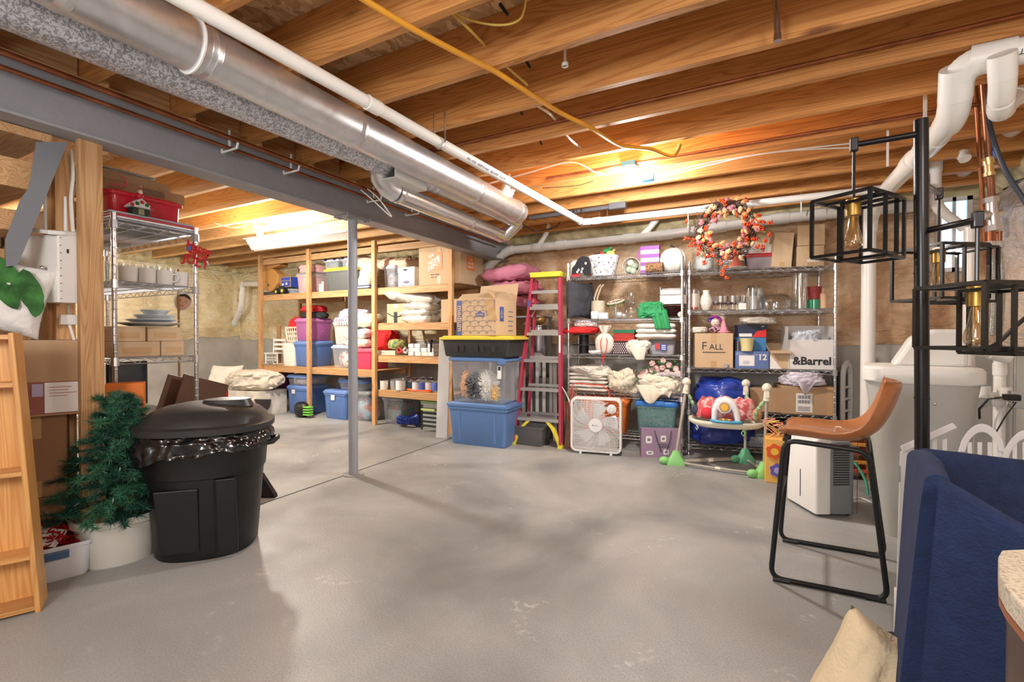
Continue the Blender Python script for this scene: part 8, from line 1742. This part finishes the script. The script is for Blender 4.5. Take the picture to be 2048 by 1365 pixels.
# cream cushion bottom right
x = PT(1748, 1372, 1.15); pc_ = cushion('cream corduroy floor cushion slumped at the bottom by the navy hamper', (x.x, x.y, x.z), .22, .29, .17, mt((.70, .58, .38), .9, bump=.6, bs=90), (math.pi/2-.2, .42, YAW-.5), seed=71)
z_ = x.z-.15
ft_ = top('footstool', 'cream upholstered footstool beneath the cushion', 'footstool', (x.x+.10, x.y+.02, 0), YAW-.3); MB().loft([(rrect(.38, .34, .05), .0), (rrect(.40, .36, .06), .10), (rrect(.38, .34, .06), max(.12, z_-.0))]).build('padded_block', mt((.70, .58, .40), .9, bump=.4, bs=80), ft_, smooth=40)
# counter corner at right edge
ct_ = top('laminate_counter', 'speckled beige laminate counter with a dark wood base at the right edge', 'counter', (0, 0, 0)); tC = .60
LAM = mt((.62, .56, .44), .4, col2=(.40, .34, .25), vs=220, lo=.40, hi=.5); cc_ = PT(2120, 1120, tC+.1); ct_.location = (cc_.x, cc_.y, 0); co_ = ct_.location
zc1 = PT(2000, 1110, tC).z
P = [(1996, 1112, .60), (1994, 1150, .565), (2010, 1190, .53), (2060, 1240, .50), (2300, 1400, .42), (2400, 1100, .62), (2200, 1095, .66), (2010, 1100, .62)]
def flat(u, v, t): p = PT(u, v, t); return (p.x-co_.x, p.y-co_.y)
pts = [PZ(u, v, zc1) for u, v in ((2003, 1100), (1996, 1112), (1998, 1150), (2012, 1175), (2060, 1230), (2260, 1440), (2700, 1440), (2700, 1092), (2200, 1090))]
out2 = [(p.x-co_.x, p.y-co_.y) for p in pts]
MB().prism(out2, zc1-.028, zc1, 'xy').build('countertop', LAM, ct_, bevel=.003)
MB().prism(out2, zc1-.036, zc1-.028, 'xy').build('edge_strip', mt((.30, .10, .04), .5), ct_)
cx_ = sum(p[0] for p in out2)/len(out2); cy_ = sum(p[1] for p in out2)/len(out2)
inn2 = [(lerp(x, cx_, .10), lerp(y, cy_, .10)) for x, y in out2]
MB().prism(inn2, 0, zc1-.036, 'xy').build('cabinet_base', mt((.05, .018, .010), .35), ct_)
# white crib gate with arches at right
tG = 1.75
gt = top('white_crib_gate', 'white wooden crib gate with curved arches leaning by the softener', 'gate', (0, 0, 0)); gp = PT(1900, 900, tG); gt.location = (gp.x, gp.y, 0); go = gt.location
def gq_(u, v, t=tG): return PT(u, v, t)-go
WG = mt((.80, .80, .80), .4)
MB().rings([[tuple(gq_(u, v, t)) for u, v in ((1800, 905), (1832, 888), (1832, 1250), (1790, 1280))] for t in (tG, tG+.03)]).build('end_panel', WG, gt, bevel=.003)
MB().rings([[tuple(gq_(u, v, t)) for u, v in ((1800, 893), (1905, 846), (1915, 856), (1806, 906))] for t in (tG-.02, tG+.05)]).build('top_rail', WG, gt, bevel=.003)
for (ua, ub, vt_, vb) in ((1916, 2012, 848, 905), (2000, 2110, 860, 930)):
    n = 14; o1 = [(lerp(ua, ub, i/n), vb-(vb-vt_)*math.sin(i/n*math.pi)**.6) for i in range(n+1)]; i1 = [(lerp(ua+14, ub-14, i/n), vb-(vb-vt_-17)*math.sin(i/n*math.pi)**.6) for i in range(n, -1, -1)]
    MB().rings([[tuple(gq_(u, v, t)) for u, v in o1+i1] for t in (tG+.02, tG+.06)]).build('arch_rail', WG, gt, bevel=.003)
for u in (1845, 1865, 1885, 1935, 1955, 1975, 1995, 2025, 2045):
    MB().rings([[tuple(gq_(u+du, v, t)) for du, v in ((0, 885 if u > 1900 else 880), (9, 885 if u > 1900 else 878), (9, 1180), (0, 1180))] for t in (tG+.025, tG+.04)]).build('slat', WG, gt)
MB().rings([[tuple(gq_(u, v, t)) for u, v in ((1795, 1150), (2080, 1150), (2080, 1185), (1795, 1185))] for t in (tG+.015, tG+.045)]).build('bottom_rail', WG, gt)
for u in (1800, 2070): q = gq_(u, 1180, tG+.03); MB().bx(q.x-.015, q.x+.015, q.y-.015, q.y+.015, 0, q.z).build('leg', WG, gt)
MB().rings([[tuple(gq_(u, v, tG-.004+t)) for u, v in ((1796, 932), (1801, 932), (1801, 965), (1796, 965))] for t in (0, .004)]).build('hinge', CHROME, gt)
# plumbing cluster at right
def wcyl(nm, lb, u0, v0, u1, v1, t, r_, m=PVC, cat='pipe', cpl=()): return pipe(nm, lb, [PT(u0, v0, t), PT(u1, v1, t)], r_, m, cat, cpl=cpl)
tP = 3.0
def vdown(u, v0, t): p = PT(u, v0, t); return [p, V((p.x, p.y, .02))]
pipe('waste_pipe', 'white standpipe rising by the electrical conduit right of the softener', vdown(2000, 700, tP), .030, cpl=((0, .12), (0, .3)))
pipe('waste_pipe', 'fat white horizontal pipe above the crib gate', [PT(1955, 700, 2.95), PT(2005, 712, 2.9)], .036, cpl=((0, .9),))
pipe('steel_conduit', 'thin steel conduit climbing beside the white standpipes', vdown(2030, 705, tP), .008, CHROME, cpl='none')
tr_ = top('mounting_board', 'white plastic bracket row holding the standpipes', 'bracket', PT(1995, 790, tP-.04)); MB().box(0, 0, 0, .22, .04, .03).build('bar', PVC, tr_, bevel=.003)
for dx in (-.07, .03): MB().cyl((dx, -.01, -.02), (dx, -.01, .05), .035, n=16).build('collar', PVC, tr_, smooth=40)
eb = top('electrical_box', 'steel electrical box with black plug and cords', 'electrical box', PT(2040, 800, 2.7)); MB().box(0, 0, 0, .09, .05, .10).build('box', CHROME, eb, bevel=.003); MB().box(-.05, -.04, .015, .07, .04, .035).build('plug', BLACK, eb, bevel=.004)
MB().tube([(-.08, -.04, .015), (-.15, -.05, .0), (-.19, -.05, -.06), (-.185, -.04, -.12)], .006, 8).build('cord', BLACK, eb, smooth=60); MB().tube([(-.03, -.04, -.01), (-.08, -.05, -.1), (-.12, -.05, -.2)], .004, 8).build('cord', BLACK, eb, smooth=60)
cable('appliance_lead', 'white appliance cord hanging beside the black plug', [PT(2020, 800, 2.75), PT(1995, 835, 2.7), PT(1990, 860, 2.7), PT(1998, 885, 2.7)], .005, WHITE)
cable('black_cable', 'black cable hanging down to the softener top', [PT(2100, 600, 2.2), PT(2040, 645, 2.25), PT(1990, 690, 2.3), PT(1950, 700, 2.3)], .010, BLACK)
for k in range(2):
    cup = PT(1975+22*k, 815, 2.72); small('clear_fitting', ['clear plastic cup fitting left of the standpipe', 'clear plastic cup fitting right of the standpipe'][k], 'fitting', MB().lathe([(.02, 0), (.03, .01), (.03, .06), (.02, .07)], 16), GLASS, cup)
